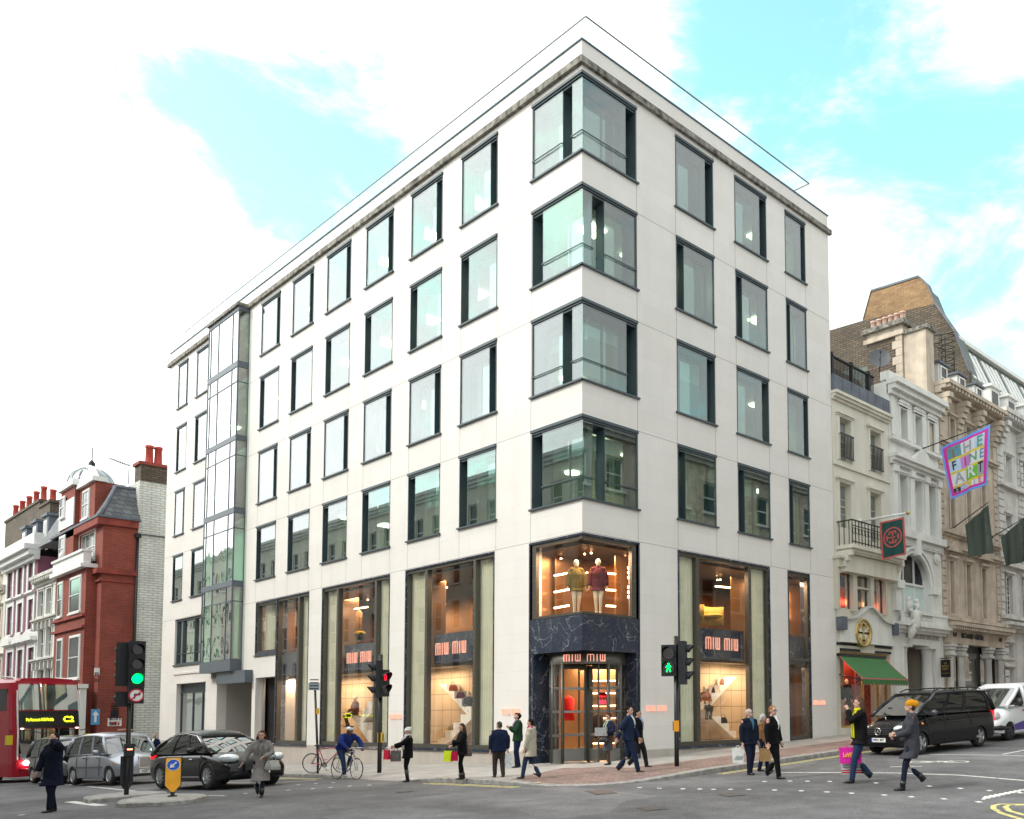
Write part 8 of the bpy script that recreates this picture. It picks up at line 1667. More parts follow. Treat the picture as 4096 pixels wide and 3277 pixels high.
def person(lab, pos, h, face, name='person', cat='person', group=None, skin=None, feet=((-.05, .06, 0), (.05, -.06, 0)), hands=((-.14, .03, .44), (.14, .03, .44)), lean=0.0, head=(0, 0), pelvis=None, wide=1.0, top=None, hem=.46, trousers=None, tr=1.0, shoes=SHOE, boots=0, skirt=None, hair=None, hairlen=0.0, hat=None, shirt=None, tie=None, scarf=None, glasses=False, beard=None, face_on=True, vox=.011, grip=(0.5, 0.5), bust=0.0, bare_legs=None, elbow=None, knee=None, hood=False, bald=False, backpack=None, collar=None):
 wide *= 1.08; lt = .72*tr if trousers else 1.0; tt = .8 if top else 1.0; sk = skin or SKIN; T = thing(name, pos, lab, cat, group, face)
 S = lambda x, y, z: V((x*h, y*h, z*h))
 fz = [f[2]+.045 for f in feet]
 if pelvis: py, pz = pelvis
 else:
  py = (feet[0][1]+feet[1][1])/2+.0; pz = .525
  for f, z in zip(feet, fz):
   dy = f[1]-py; m_ = .484**2-dy*dy; pz = min(pz, z+math.sqrt(max(.05, m_)))
 sl = math.sin(lean); cl_ = math.cos(lean)
 def sp(z, x=0, y=0): return S(x, py+y+(z)*sl, pz+z*cl_)      # along the spine above the pelvis
 shz = .815-.525; hipx = .052
 hip = [S(-hipx, py, pz), S(hipx, py, pz)]; ank = [S(f[0], f[1], z) for f, z in zip(feet, fz)]
 kn = []
 for i in (0, 1): k_, a_ = ik(hip[i], ank[i], .245*h, .24*h, V(knee[i]) if knee else V((0, 1, .15))); kn.append(k_); ank[i] = a_
 sh = [sp(shz, -.105*wide), sp(shz, .105*wide)]; hd_ = [S(*q) for q in hands]; el = []
 for i in (0, 1): e_, t_ = ik(sh[i], hd_[i], .17*h, .155*h, V(elbow[i]) if elbow else V(((-1, 1)[i]*.5, -.8, -.3))); el.append(e_); hd_[i] = t_
 up = (sp(shz)-sp(0)).normalized(); fwd = V((0, 1, 0)); fwd = (fwd-up*fwd.dot(up)).normalized(); rt = V((1, 0, 0))
 def ring(z, rx, ry, dy=0, n=16): c = sp(z, 0, dy); return [c+rt*(rx*h*math.cos(2*PI*j/n))+fwd*(ry*h*math.sin(2*PI*j/n)) for j in range(n)]
 hy, hp = head; nk = sp(.335, 0, .0); hc = sp(.335)+S(0, .012, .065) if not pelvis or abs(lean) < .5 else sp(.335)+S(0, .05, .05)
 Mh = Matrix.Rotation(math.radians(hy), 3, 'Z') @ Matrix.Rotation(math.radians(-hp), 3, 'X')
 H = lambda x, y, z: hc+Mh @ V((x*h, y*h, z*h))
 mb = MB()
 mb.rings([ring(-.03, .07, .055), ring(.0, .08, .056), ring(.09, .066, .048), ring(.2, .080, .054, .004), ring(.26, .074*wide, .045), ring(.30, .042, .035)], 0)
 mb.tube([sp(.29), hc-Mh @ V((0, .01*h, .04*h))], [.034*h, .031*h], 12)
 mb.ell(hc+Mh @ V((0, -.004*h, .012*h)), .044*h, .054*h, .056*h, M=Mh, nu=18, nv=12); mb.ell(H(0, .016, -.026), .034*h, .034*h, .036*h, M=Mh, nu=14, nv=10)
 mb.ell(H(0, .052, -.008), .0085*h, .013*h, .015*h, M=Mh, nu=8, nv=6); mb.ell(H(0, .040, -.046), .016*h, .013*h, .011*h, M=Mh, nu=8, nv=6)
 for s in (-1, 1): mb.ell(H(s*.045, -.004, -.002), .006*h, .011*h, .018*h, M=Mh, nu=8, nv=6)
 for i, s in ((0, -1), (1, 1)):
  mb.tube([sp(shz-.005, s*.07), sh[i], el[i], hd_[i]], [.05*h*tt, .034*h*tt, .025*h*tt, .016*h], 12)
  mb.tube([hip[i], kn[i], ank[i]], [.058*h*lt, .034*h*lt, .02*h*min(1, lt+.1)], 12); mb.ell(ank[i]+S(0, .008, -.012), .014*h, .022*h, .012*h)
 ex = MB(); hand_pts = []
 for i, s in ((0, -1), (1, 1)):
  d = (hd_[i]-el[i]).normalized(); g = grip[i]; side = V((0, 1, 0)); side = (side-d*side.dot(d)); side = side.normalized() if side.length > .1 else V((1, 0, 0)); nrm_ = d.cross(side)*(-s)
  pc = hd_[i]+d*.028*h; Mx = Matrix((side, nrm_, d)).transposed(); mb.ell(pc, .021*h, .010*h, .030*h, M=Mx, nu=12, nv=8)
  for k in range(4):
   ln = (.036, .043, .040, .032)[k]*h*.62; b0 = pc+d*.022*h+side*((1.5-k)*.0095*h); a1 = g*1.2; v1 = d*math.cos(a1)+nrm_*-math.sin(a1); a2 = g*2.6; v2 = d*math.cos(a2)+nrm_*-math.sin(a2)
   ex.tube([b0-d*.008*h, b0+v1*ln, b0+v1*ln+v2*ln*.9], [.0052*h, .0048*h, .0036*h], 6)
  th = pc+side*.018*h-d*.012*h; ex.tube([th, th+side*.014*h+d*.016*h, th+side*.012*h+d*.034*h-nrm_*.008*h], [.0062*h, .0055*h, .0042*h], 6); hand_pts.append(pc+d*.02*h)
 eyes = [H(s*.0165, .0475, .008) for s in (-1, 1)]; mouth = H(0, .048, -.029); er = .0065*h
 def pick(c):
  if not face_on: return 0
  if any((c-e).length < er*1.25 for e in eyes): return 1
  m_ = Mh.transposed() @ (c-mouth)
  if abs(m_.x) < .013*h and abs(m_.z) < .0055*h and m_.y > -.02*h: return 2
  return 0
 body = remesh(mb, vox, 'body', [sk, EYE, LIP], T, pick=pick, extra=ex, smooth=1)
 # trousers / tights
 if trousers:
  mb = MB(); mb.rings([ring(-.045, .075, .062), ring(0, .094, .070), ring(.08, .078, .06)], 0)
  for i, s in ((0, -1), (1, 1)): a = ank[i]+(kn[i]-ank[i]).normalized()*(.0 if tr > .85 else -.01)*h; mb.tube([hip[i]+S(0, 0, .02), hip[i].lerp(kn[i], .5), kn[i], kn[i].lerp(ank[i], .5), a+S(0, 0, -.012)], [.066*h, .056*h*tr, .044*h*tr, .038*h*tr, .034*h*tr], 14)
  remesh(mb, .014, 'trousers', trousers, T, wr=.006*tr, seed=h*31)
 for i in (0, 1):
  mb = MB(); a = ank[i]; pitch = feet[i][3] if len(feet[i]) > 3 else 0; Mf = Matrix.Rotation(pitch, 3, 'X')
  q = lambda x, y, z: a+Mf @ V((x*h, y*h, z*h))
  mb.tube([q(0, -.03, -.026), q(0, 0, -.022), q(0, .05, -.030), q(0, .095, -.034)], [.018*h, .022*h, .023*h, .015*h], 12, ref=(1, 0, 0), ry=[.022*h, .026*h, .016*h, .010*h]); mb.tube([q(0, -.006, -.02), q(0, -.004, .025)], [.025*h, .024*h], 12)
  if boots: mb.tube([a, a.lerp(kn[i], boots)], [.029*h, .037*h], 14)
  mb.build('boot' if boots else 'shoe', shoes, T)
 if skirt:
  mb = MB(); z1 = skirt[1]; kz = (kn[0]+kn[1])/2; c0 = sp(0); zlow = z1*h
  R_ = [ring(.09, .075, .058), ring(.02, .098, .075)]; cxy = V(((kn[0].x+kn[1].x)/2, (kn[0].y+kn[1].y)/2, zlow)); sp_y = abs(kn[0].y-kn[1].y)*.5
  R_.append([cxy+V((.085*h*math.cos(2*PI*j/16), (.075*h+sp_y)*math.sin(2*PI*j/16), 0)) for j in range(16)]); mb.rings(R_, 0); remesh(mb, .014, 'skirt', skirt[0], T, wr=.006, seed=2)
 if top:
  mb = MB(); R_ = []
  zb = hem-pz
  n = 18
  if zb < 0:
   kz = min(1, -zb/.25); yc = ((kn[0].y+kn[1].y)/2/h-py)*kz; fl = .5*abs(kn[0].y-kn[1].y)/h*kz*.8
   R_ += [[S(0, py+yc, hem)+V(((.115+.03*kz)*wide*h*math.cos(2*PI*j/n), (.085+.02*kz+fl)*h*math.sin(2*PI*j/n), 0)) for j in range(n)]]
   R_ += [ring(max(zb*.5, -.1), .112*wide, .085, 0, n)] if zb < -.06 else []
  R_ += [ring(.0 if zb < 0 else max(zb, .0), .114*wide, .086, 0, n), ring(.10, .106*wide, .080, 0, n), ring(.20, .118*wide, .088, .006+bust, n), ring(.25, .112*wide, .080, 0, n), ring(.285, .088*wide, .062, -.002, n), ring(.305, .062*wide, .050, -.004, n), ring(.318, .045, .04, 0, n)]
  mb.rings(R_, 0)
  for i, s in ((0, -1), (1, 1)):
   w2 = hd_[i]-(hd_[i]-el[i]).normalized()*.012*h; mb.tube([sp(shz-.005, s*.05), sh[i]+S(-s*.012, 0, -.014), sh[i].lerp(el[i], .5), el[i], el[i].lerp(w2, .5), w2], [.050*h, .050*h, .047*h, .043*h, .038*h, .033*h], 14)
  if collar is not False: mb.tube([sp(.30), sp(.335, 0, -.004)], [.048*h, .046*h], 14)
  if hood: mb.ell(sp(.30, 0, -.045), .06*h, .03*h, .05*h)
  remesh(mb, .015, 'coat', top, T, wr=.010, seed=h*17+pos[0])
 if shirt:
  mb = MB(); P3 = [sp(.335, -.030, .036), sp(.335, .030, .036), sp(.15, 0, .086+bust)]
  q = MB(); a, b, c = P3; n_ = 6; nrm_ = fwd*.006*h
  for k in range(n_):
   f0, f1 = k/n_, (k+1)/n_; bulge = lambda f: fwd*(.030*h*math.sin(PI*min(1, f*1.05)))
   q.hexa([a.lerp(c, f0)+bulge(f0)-nrm_, b.lerp(c, f0)+bulge(f0)-nrm_, b.lerp(c, f1)+bulge(f1)-nrm_, a.lerp(c, f1)+bulge(f1)-nrm_]+[p+nrm_*2 for p in (a.lerp(c, f0)+bulge(f0), b.lerp(c, f0)+bulge(f0), b.lerp(c, f1)+bulge(f1), a.lerp(c, f1)+bulge(f1))])
  q.build('shirt', shirt, T)
  if tie:
   q = MB(); m0 = (a+b)/2
   for k in range(n_): f0, f1 = k/n_, (k+1)/n_; w_ = rt*.010*h*(.6+f0); p0 = m0.lerp(c, f0)+fwd*(.030*h*math.sin(PI*min(1, f0*1.05))+.014*h); p1 = m0.lerp(c, f1)+fwd*(.030*h*math.sin(PI*min(1, f1*1.05))+.014*h); q.hexa([p0-w_-nrm_, p0+w_-nrm_, p1+w_-nrm_, p1-w_-nrm_, p0-w_, p0+w_, p1+w_, p1-w_])
   q.build('tie', tie, T)
 if hair and not bald:
  mb = MB(); mb.ell(H(0, -.012, .024), .050*h, .057*h, .050*h, M=Mh, nu=16, nv=10); mb.ell(H(0, -.030, -.002), .046*h, .036*h, .046*h, M=Mh, nu=14, nv=8)
  if hairlen > 0:
   for s in (-1, 0, 1): mb.tube([H(s*.035, -.03, .02), H(s*.045, -.038, -.04), H(s*.048, -.045, -.06-hairlen*.6), H(s*.035, -.055, -.05-hairlen)], [.03*h, .034*h, .030*h, .012*h], 10)
  cut = Mh; 
  o = remesh(mb, .013, 'hair', hair, T, wr=.012, seed=5+h)
  b = bmesh.new(); b.from_mesh(o.data); dl = []
  for v in b.verts:
   q = Mh.transposed() @ (v.co-hc)
   if q.y > .018*h and q.z < .034*h and abs(q.x) < .047*h: dl.append(v)
  bmesh.ops.delete(b, geom=dl, context='VERTS'); b.to_mesh(o.data); b.free()
 if beard:
  mb = MB(); mb.ell(H(0, .026, -.045), .032*h, .026*h, .022*h, M=Mh); mb.build('beard', beard, T)
 if hat:
  kind, hm = hat; mb = MB()
  if kind == 'beanie': mb.ell(H(0, -.014, .032), .053*h, .061*h, .046*h, M=Mh, nu=18, nv=10); mb.ell(H(0, -.035, .04), .045*h, .045*h, .04*h, M=Mh); mb.tube([H(.051*math.cos(a*PI/10), -.008+.058*math.sin(a*PI/10), .016) for a in range(21)], .011*h, 8); remesh(mb, .011, 'hat', hm, T, wr=.010, seed=8)
  if kind == 'slouch': mb.ell(H(0, -.012, .034), .054*h, .062*h, .050*h, M=Mh, nu=18, nv=10); mb.ell(H(0, -.052, .030), .05*h, .048*h, .046*h, M=Mh); remesh(mb, .010, 'hat', hm, T, wr=.014, seed=8)
  if kind == 'cap': mb.ell(H(0, -.004, .040), .056*h, .066*h, .024*h, M=Mh, nu=18, nv=10); mb.ell(H(0, .052, .026), .036*h, .03*h, .008*h, M=Mh); remesh(mb, .011, 'hat', hm, T)
  if kind == 'helmet':
   mb.ell(H(0, -.006, .038), .060*h, .080*h, .045*h, M=Mh, nu=20, nv=12); mb.build('helmet', hm, T)
   q = MB()
   for k in (-.6, -.2, .2, .6): q.tube([H(k*.055*math.cos(a), -.006+.082*math.sin(a), .04+.046*math.cos(a)*math.sqrt(1-k*k*.8)) for a in [(-70+14*j)*PI/180 for j in range(11)]], .006*h, 6)
   q.build('helmet_vents', M['blackmatt'], T)
 if scarf:
  mb = MB(); mb.tube([sp(.325, .042*math.cos(a*PI/8), .004+.046*math.sin(a*PI/8)) for a in range(17)], .020*h, 8)
  for s in ((-1, 1) if scarf[1] else (1, )): mb.tube([sp(.32, s*.03, .042), sp(.24, s*.034, .088+bust), sp(.12, s*.038, .088+bust), sp(.12-scarf[1], s*.04, .085+bust)], [.018*h]*4, 8, ry=[.009*h]*4, ref=(1, 0, 0))
  remesh(mb, .010, 'scarf', scarf[0], T, wr=.006, seed=9)
 if glasses:
  mb = MB()
  for s in (-1, 1): mb.tube([H(s*.018+.013*math.cos(a*PI/6), .056, .008+.010*math.sin(a*PI/6)) for a in range(13)], .0014*h, 4); mb.tube([H(s*.031, .055, .010), H(s*.045, -.002, .008)], .0014*h, 4)
  mb.build('glasses', M['blackmatt'], T)
 if backpack: mb = MB(); mb.ell(sp(.18, 0, -.13), .085*h, .07*h, .14*h, M=None); remesh(mb, .015, 'backpack', backpack, T, wr=.008)
 T['_'] = 0; del T['_']
 mw = Matrix.Translation(V(pos)) @ Matrix.Rotation(face, 4, 'Z')
 T_hands = [mw @ p for p in hand_pts]
 return T, T_hands, lambda x, y, z: mw @ S(x, y, z)
def face_yaw(p, phi):
 d = V((CAM.x-p[0], CAM.y-p[1], 0)).normalized(); r = V((-d.y, d.x, 0)); a = math.radians(phi); f = d*math.cos(a)+r*math.sin(a); return math.atan2(-f.x, f.y)
def at(x, yf, yh, dz=0.0):
 p = gp(x, yf, dz); r = ray(x*1.9, yh*1.9); n = math.hypot(p.x-CAM.x, p.y-CAM.y)/math.hypot(r.x, r.y); return p, CAM.z+r.z*n-p.z
def human(lab, x, yf, yh, phi, dz=0.0, **k): p, h = at(x, yf, yh, dz); return person(lab, p, h, face_yaw(p, phi), **k)
def carrier(lab, hand, w_, hh, d_, yaw, mats, name='carrier_bag', cat='bag', dec=None, group=None, drop=.12):
 top = V(hand)-V((0, 0, drop)); T = thing(name, top-V((0, 0, hh)), lab, cat, group, yaw); mb = MB()
 mb.hexa([(-w_*.46, -d_*.5, 0), (w_*.46, -d_*.5, 0), (w_*.46, d_*.5, 0), (-w_*.46, d_*.5, 0), (-w_*.5, -d_*.22, hh), (w_*.5, -d_*.22, hh), (w_*.5, d_*.22, hh), (-w_*.5, d_*.22, hh)]); mb.build('bag_body', mats[0], T)
 mb = MB()
 for s in (-1, 1): mb.tube([(-w_*.22, s*d_*.2, hh-.02), (-w_*.12, s*.01, hh+drop*.8), (0, 0, hh+drop), (w_*.12, s*.01, hh+drop*.8), (w_*.22, s*d_*.2, hh-.02)], .006, 5)
 mb.build('handle', mats[1], T)
 if dec: mb = MB(); dec(mb, w_, hh, d_); mb.build('print', mats[2:], T)
 return T
def handbag(lab, base, w_, hh, d_, yaw, m, hm=None, hl=.16, group=None, flap=None):
 T = thing('handbag', base, lab, 'handbag', group, yaw); mb = MB()
 R_ = []
 for z, a, b in ((0, .92, .9), (.03, 1, 1), (hh*.5, .94, .8), (hh*.9, .72, .45), (hh, .68, .3)): R_.append([(w_/2*a*(abs(math.cos(t))**.6)*(1 if math.cos(t) > 0 else -1), d_/2*b*(abs(math.sin(t))**.6)*(1 if math.sin(t) > 0 else -1), z) for t in [2*PI*j/20 for j in range(20)]])
 mb.rings(R_, 0); mb.build('bag_body', m, T); mb = MB()
 for s in (-1, 1): mb.tube([(-w_*.2, s*d_*.15, hh*.85), (-w_*.15, s*d_*.1, hh+hl*.7), (0, s*.01, hh+hl), (w_*.15, s*d_*.1, hh+hl*.7), (w_*.2, s*d_*.15, hh*.85)], .008, 6)
 mb.build('handle', hm or m, T)
 if flap: mb = MB(); mb.bx(-w_*.36, w_*.36, -d_*.5-.004, -d_*.3, hh*.1, hh*.35); mb.build('trim_panel', flap, T)
 return T
K = lambda n, c, **k: cloth(n, c, **k)
navy = K('navy_wool', (.007, .010, .024)); black = K('black_wool', (.005, .005, .006)); dkblue = K('dark_blue_cloth', (.010, .018, .05)); denim = K('denim', (.02, .038, .085)); dkdenim = K('dark_denim', (.012, .018, .04)); brownt = K('grey_brown_trousers', (.045, .036, .032))
hairblk = K('black_hair', (.010, .008, .007)); hairbr = K('brown_hair', (.06, .03, .015)); hairgrey = K('grey_hair', (.42, .41, .40)); hairred = K('auburn_hair', (.085, .018, .012)); hairging = K('ginger_hair', (.28, .13, .05)); hairlong = K('light_brown_hair', (.085, .048, .03))
WALK = lambda s, l=.05: ((-.04, s, 0), (.04, -s, l, .6))
# 1 left foreground
human('person in long navy overcoat on the left, holding a phone to the ear', 112, 1709, 1542, -50, feet=((-.05, .09, 0), (.05, -.05, 0)), hands=((-.06, .085, .905), (.17, .10, .47)), elbow=((-.9, .35, -.5), (.4, -.8, 0)), top=navy, hem=.33, trousers=navy, hair=hairblk, head=(12, -3), wide=.93, grip=(1.0, .2))
# 3 grey coat
p3, h3, w3_ = human('person with auburn hair in long pale grey coat, walking left of the cyclist', 548, 1678, 1537, -8, feet=((-.03, .10, 0), (.05, -.10, .04, .5)), hands=((-.05, .15, .60), (.24, .07, .50)), elbow=((-.8, -.3, -.5), (.5, -.8, 0)), top=K('pale_grey_coat', (.23, .21, .20)), hem=.24, trousers=dkdenim, tr=.72, boots=.4, hair=hairred, hairlen=.07, glasses=True, scarf=(K('grey_fur', (.16, .15, .145)), .02), bust=.006, wide=.88, grip=(1, .3))
handbag('grey snakeskin handbag on the arm of the person in the pale grey coat', w3_(-.17, .12, .40), .36, .24, .16, face_yaw(w3_(0, 0, 0), -8), mat('snakeskin_bag', (.28, .27, .24), .35, coord='obj', var=.5, vs=25), hl=.2)
# 5 white beanie
p5, h5, w5 = human('person in white beanie, white scarf and black pea coat waiting at the kerb', 858, 1646, 1531, -72, dz=.015, feet=((-.05, .02, 0), (.05, -.02, 0)), hands=((-.05, .27, .66), (.05, .22, .64)), elbow=((-.3, -.3, -1), (.3, -.3, -1)), top=black, hem=.43, trousers=black, tr=.75, boots=.75, hat=('beanie', K('white_knit', (.62, .62, .60))), scarf=(K('white_scarf', (.66, .66, .64)), .06), hair=hairgrey, grip=(1, 1))
carrier('red and white paper bag held out by the person in the white beanie', h5[0]+V((-.12, -.05, 0)), .20, .26, .10, face_yaw(h5[0], -50), [K('red_paper', (.50, .02, .05)), M['winwhite']], drop=.08)
carrier('grey and brown paper bag hanging beside the red one', h5[1]+V((.08, .05, 0)), .26, .30, .12, face_yaw(h5[0], -20), [mat('grey_paper', (.10, .09, .085), .7, coord='obj', var=.5, vs=6), M['black']], drop=.08)
# 6 girl with phone
p6, h6, w6 = human('person with long brown hair and black jacket looking at a phone, carrying bright bags', 972, 1641, 1523, -75, dz=.11, feet=((-.04, .03, 0), (.04, -.04, 0)), hands=((-.06, .20, .68), (.05, .17, .60)), elbow=((-.4, -.3, -1), (.4, -.3, -1)), top=black, hem=.44, trousers=black, tr=.78, boots=.3, hair=hairbr, hairlen=.13, hood=True, bust=.006, grip=(.8, 1))
carrier('lime yellow carrier bag carried by the person looking at a phone', h6[1]+V((-.06, 0, 0)), .24, .28, .10, face_yaw(h6[1], -40), [K('lime_paper', (.55, .68, .02)), M['black']], drop=.10)
carrier('crimson paper bag behind the lime yellow one', h6[1]+V((.14, .06, 0)), .16, .24, .09, face_yaw(h6[1], -20), [K('crimson_paper', (.42, .01, .05)), M['black']], drop=.12)
handbag('brown patterned handbag with tan corners at the hip of the person with long hair', w6(.13, -.10, .40), .34, .22, .14, face_yaw(w6(0, 0, 0), 10), mat('patterned_canvas', (.09, .055, .035), .6, coord='obj', var=.5, vs=60), K('tan_leather', (.32, .13, .05)), .22, flap=K('tan_leather_trim', (.36, .15, .06)))
# 7 navy man from behind
p7, h7, w7 = human('person in dark blue jacket and grey brown trousers seen from behind, walking away', 1050, 1637, 1519, -160, dz=.11, feet=((-.06, .04, 0), (.06, -.06, 0)), hands=((-.15, .02, .46), (.17, .0, .46)), top=dkblue, hem=.46, trousers=brownt, tr=1.05, hair=hairgrey if False else K('greying_hair', (.07, .055, .05)), wide=1.15, head=(25, 0), shoes=BROWNSHOE)
carrier('white plastic carrier bag held by the person in the dark blue jacket', h7[1], .24, .34, .10, face_yaw(h7[1], 10), [mat('white_plastic_bag', (.62, .64, .64), .4, coord='obj', var=.2, vs=12), M['winwhite']], drop=.06)
# 8 green jacket
human('person in brown cap and dark green jacket looking down beside the shop wall', 1090, 1616, 1500, -75, dz=.12, feet=((-.04, .03, 0), (.04, -.03, 0)), hands=((-.05, .17, .74), (.04, .14, .72)), elbow=((-.4, -.3, -1), (.4, -.3, -1)), top=K('green_waxed_jacket', (.015, .045, .022)), hem=.48, trousers=dkblue, shirt=K('lilac_shirt', (.50, .35, .55)), hair=hairblk, hat=('cap', K('brown_tweed', (.07, .05, .035))), head=(0, -30), wide=1.1, grip=(.9, .9))
# 9 beige coat
p9, h9, w9 = human('person in beige duffle coat and magenta scarf walking away to the left', 1118, 1639, 1511, -105, dz=.1, feet=((-.04, .13, 0), (.04, -.13, .02, .5)), hands=((-.12, .08, .46), (.13, .02, .48)), top=K('beige_duffle', (.46, .42, .33)), hem=.36, trousers=denim if False else K('blue_jeans', (.025, .04, .085)), tr=.95, hair=K('dark_curly_hair', (.018, .012, .010)), scarf=(K('magenta_scarf', (.40, .02, .12)), 0), hood=True, head=(-8, 0), wide=1.08)
mb = None
# 10 woman at the door
p10, h10, w10 = human('person with pale green scarf and grey box by the revolving door', 1283, 1610, 1501, -55, dz=.12, feet=((-.04, .05, 0), (.04, -.03, 0)), hands=((-.10, .14, .62), (.06, .15, .58)), elbow=((-.5, -.5, -1), (.5, -.5, -1)), top=K('navy_jacket', (.016, .022, .05)), hem=.56, skirt=(mat('spotted_skirt', (.06, .06, .075), .9, coord='obj', var=.7, vs=60), .27), trousers=K('brown_tights', (.10, .06, .05)), tr=.6, hair=hairbr, glasses=True, scarf=(K('pale_green_scarf', (.45, .55, .38)), .10), bust=.006, grip=(.8, .8))
bx_ = w10(-.02, .20, .56); T = thing('box', bx_, 'pale grey box clasped by the person with the green scarf', 'box', None, face_yaw(bx_, -20)); mb = MB(); mb.bx(-.18, .18, -.06, .06, 0, .24); mb.build('carton', K('grey_card', (.36, .37, .38)), T)
handbag('black handbag held below the grey box', w10(-.06, .17, .43), .28, .17, .12, face_yaw(bx_, -20), SHOE, hl=.06)
# 11 suit
human('person in navy suit and pale blue tie striding right past the door', 1322, 1627, 1483, 78, dz=.1, feet=((-.04, -.155, .035, .7), (.04, .16, 0)), hands=((-.15, .14, .50), (.15, -.14, .48)), top=K('navy_suit', (.014, .024, .058)), hem=.47, trousers=K('navy_suit_trousers', (.013, .022, .055)), shirt=M['winwhite'], tie=K('sky_blue_tie', (.09, .22, .50)), hair=hairblk, head=(-18, 0), wide=1.05, lean=.04)
# 12 behind
human('person in black padded coat walking right behind the navy suit', 1343, 1616, 1491, 70, dz=.12, feet=((-.04, .14, 0), (.04, -.14, .04, .6)), hands=((-.15, -.06, .47), (.15, .08, .47)), top=black, hem=.47, trousers=K('charcoal_trousers', (.02, .02, .024)), shirt=K('pale_blue_shirt', (.30, .38, .55)), hair=hairblk, wide=1.12)
# 13 grey hair
p13, h13, w13 = human('person with grey hair and glasses in dark navy jacket, carrying a white carrier bag', 1577, 1631, 1492, 42, feet=((-.05, -.03, 0), (.05, .06, 0)), hands=((-.14, .06, .44), (.15, .02, .46)), top=K('dark_navy_jacket', (.010, .014, .028)), hem=.46, trousers=dkdenim, hair=hairgrey, glasses=True, wide=1.12, shirt=K('blue_jumper', (.06, .16, .26)), head=(10, -8))
def stripes(mb, w_, hh, d_):
 for k in range(7): x = -w_*.30+k*w_*.095; mb.hexa([(x, -d_*.46, hh*.2), (x+.012, -d_*.46, hh*.2), (x+.012, -d_*.40, hh*.2), (x, -d_*.40, hh*.2), (x+.05, -d_*.40, hh*.46), (x+.062, -d_*.40, hh*.46), (x+.062, -d_*.36, hh*.46), (x+.05, -d_*.36, hh*.46)])
carrier('white carrier bag with slanting green stripes held by the person with grey hair', h13[1]+V((-.10, -.06, 0)), .30, .38, .12, face_yaw(h13[0], 0)+PI, [K('white_card_bag', (.68, .68, .66)), M['winwhite'], K('dark_green_print', (.04, .14, .12))], dec=stripes, drop=.06)
# 14 brown jacket
p14, h14, w14 = human('person with white hair and tan jacket half hidden between two men at the kerb', 1607, 1624, 1503, 72, feet=((-.04, .06, 0), (.04, -.06, 0)), hands=((-.05, .10, .62), (.10, .08, .50)), top=K('tan_jacket', (.24, .12, .05)), hem=.56, trousers=dkblue, hair=hairgrey, hairlen=.01, bust=.006)
carrier('brown paper bag beside the person in the tan jacket', h14[1]-V((.05, .0, .02)), .30, .34, .12, face_yaw(h14[0], 10), [K('kraft_paper', (.36, .22, .10)), K('kraft_handle', (.3, .18, .08))], drop=.06)
# 15 suit right
human('person with ginger hair in black suit and open white collar walking right', 1631, 1640, 1484, 65, feet=((-.04, -.13, .04, .6), (.04, .08, 0)), hands=((-.14, .04, .46), (.15, -.02, .46)), top=black, hem=.47, trousers=black, shirt=M['winwhite'], hair=hairging, glasses=True, wide=1.08, head=(-15, 4))
# 16 yellow scarf
p16, h16, w16 = human('person with long brown hair and yellow scarf crossing with shopping bags', 1806, 1648, 1465, -75, feet=((-.04, .08, 0), (.04, -.16, .05, .7)), hands=((-.04, .115, .845), (.10, .03, .445)), elbow=((-.5, .0, -1), (.4, -.8, 0)), top=K('black_jacket', (.008, .007, .008)), hem=.44, trousers=denim, tr=.95, hair=hairlong, hairlen=.09, head=(-6, 0), scarf=(K('yellow_scarf', (.62, .60, .02)), .12), wide=1.15, grip=(.8, 1))
def loveprint(mb, w_, hh, d_): mb.hexa([(-w_*.32, -d_*.42, hh*.38), (w_*.32, -d_*.42, hh*.38), (w_*.32, -d_*.36, hh*.38), (-w_*.32, -d_*.36, hh*.38), (-w_*.32, -d_*.38, hh*.39), (w_*.32, -d_*.38, hh*.39), (w_*.32, -d_*.33, hh*.39), (-w_*.32, -d_*.33, hh*.39)]); add_text(mb, 'LoVELDE', (0, -d_*.40, hh*.52), (1, 0, 0), (0, .25, 1), (0, -1, 0), .13, .004, .004, width=w_*.66)
bag16 = h16[1]
carrier('hot pink carrier bag with orange lettering held by the person in the yellow scarf', bag16+V((.02, -.10, 0)), .52, .36, .14, face_yaw(bag16, 8)+PI, [K('hot_pink_bag', (.72, .03, .36)), K('pink_handle', (.6, .02, .2)), mat('orange_print', (.85, .35, .02), .5)], dec=loveprint, drop=.07)
def bands(mb, w_, hh, d_):
 for k, (z0, z1, m_) in enumerate(((.06, .14, 0), (.20, .26, 0), (.40, .44, 1), (.55, .58, 1), (.68, .72, 1))): mb.hexa([(-w_*.47, -d_*(.5-.28*z0)-.006, hh*z0), (w_*.47, -d_*(.5-.28*z0)-.006, hh*z0), (w_*.47, d_*(.5-.28*z0)+.006, hh*z0), (-w_*.47, d_*(.5-.28*z0)+.006, hh*z0), (-w_*.475, -d_*(.5-.28*z1)-.006, hh*z1), (w_*.475, -d_*(.5-.28*z1)-.006, hh*z1), (w_*.475, d_*(.5-.28*z1)+.006, hh*z1), (-w_*.475, d_*(.5-.28*z1)+.006, hh*z1)], m_)
carrier('white carrier bag with red and grey bands hanging below the pink one', bag16+V((-.03, .06, -.22)), .54, .36, .16, face_yaw(bag16, 5)+PI, [K('white_striped_bag', (.60, .60, .60)), M['winwhite'], K('red_band', (.55, .02, .06)), K('grey_band', (.22, .20, .22))], dec=bands, drop=.1)
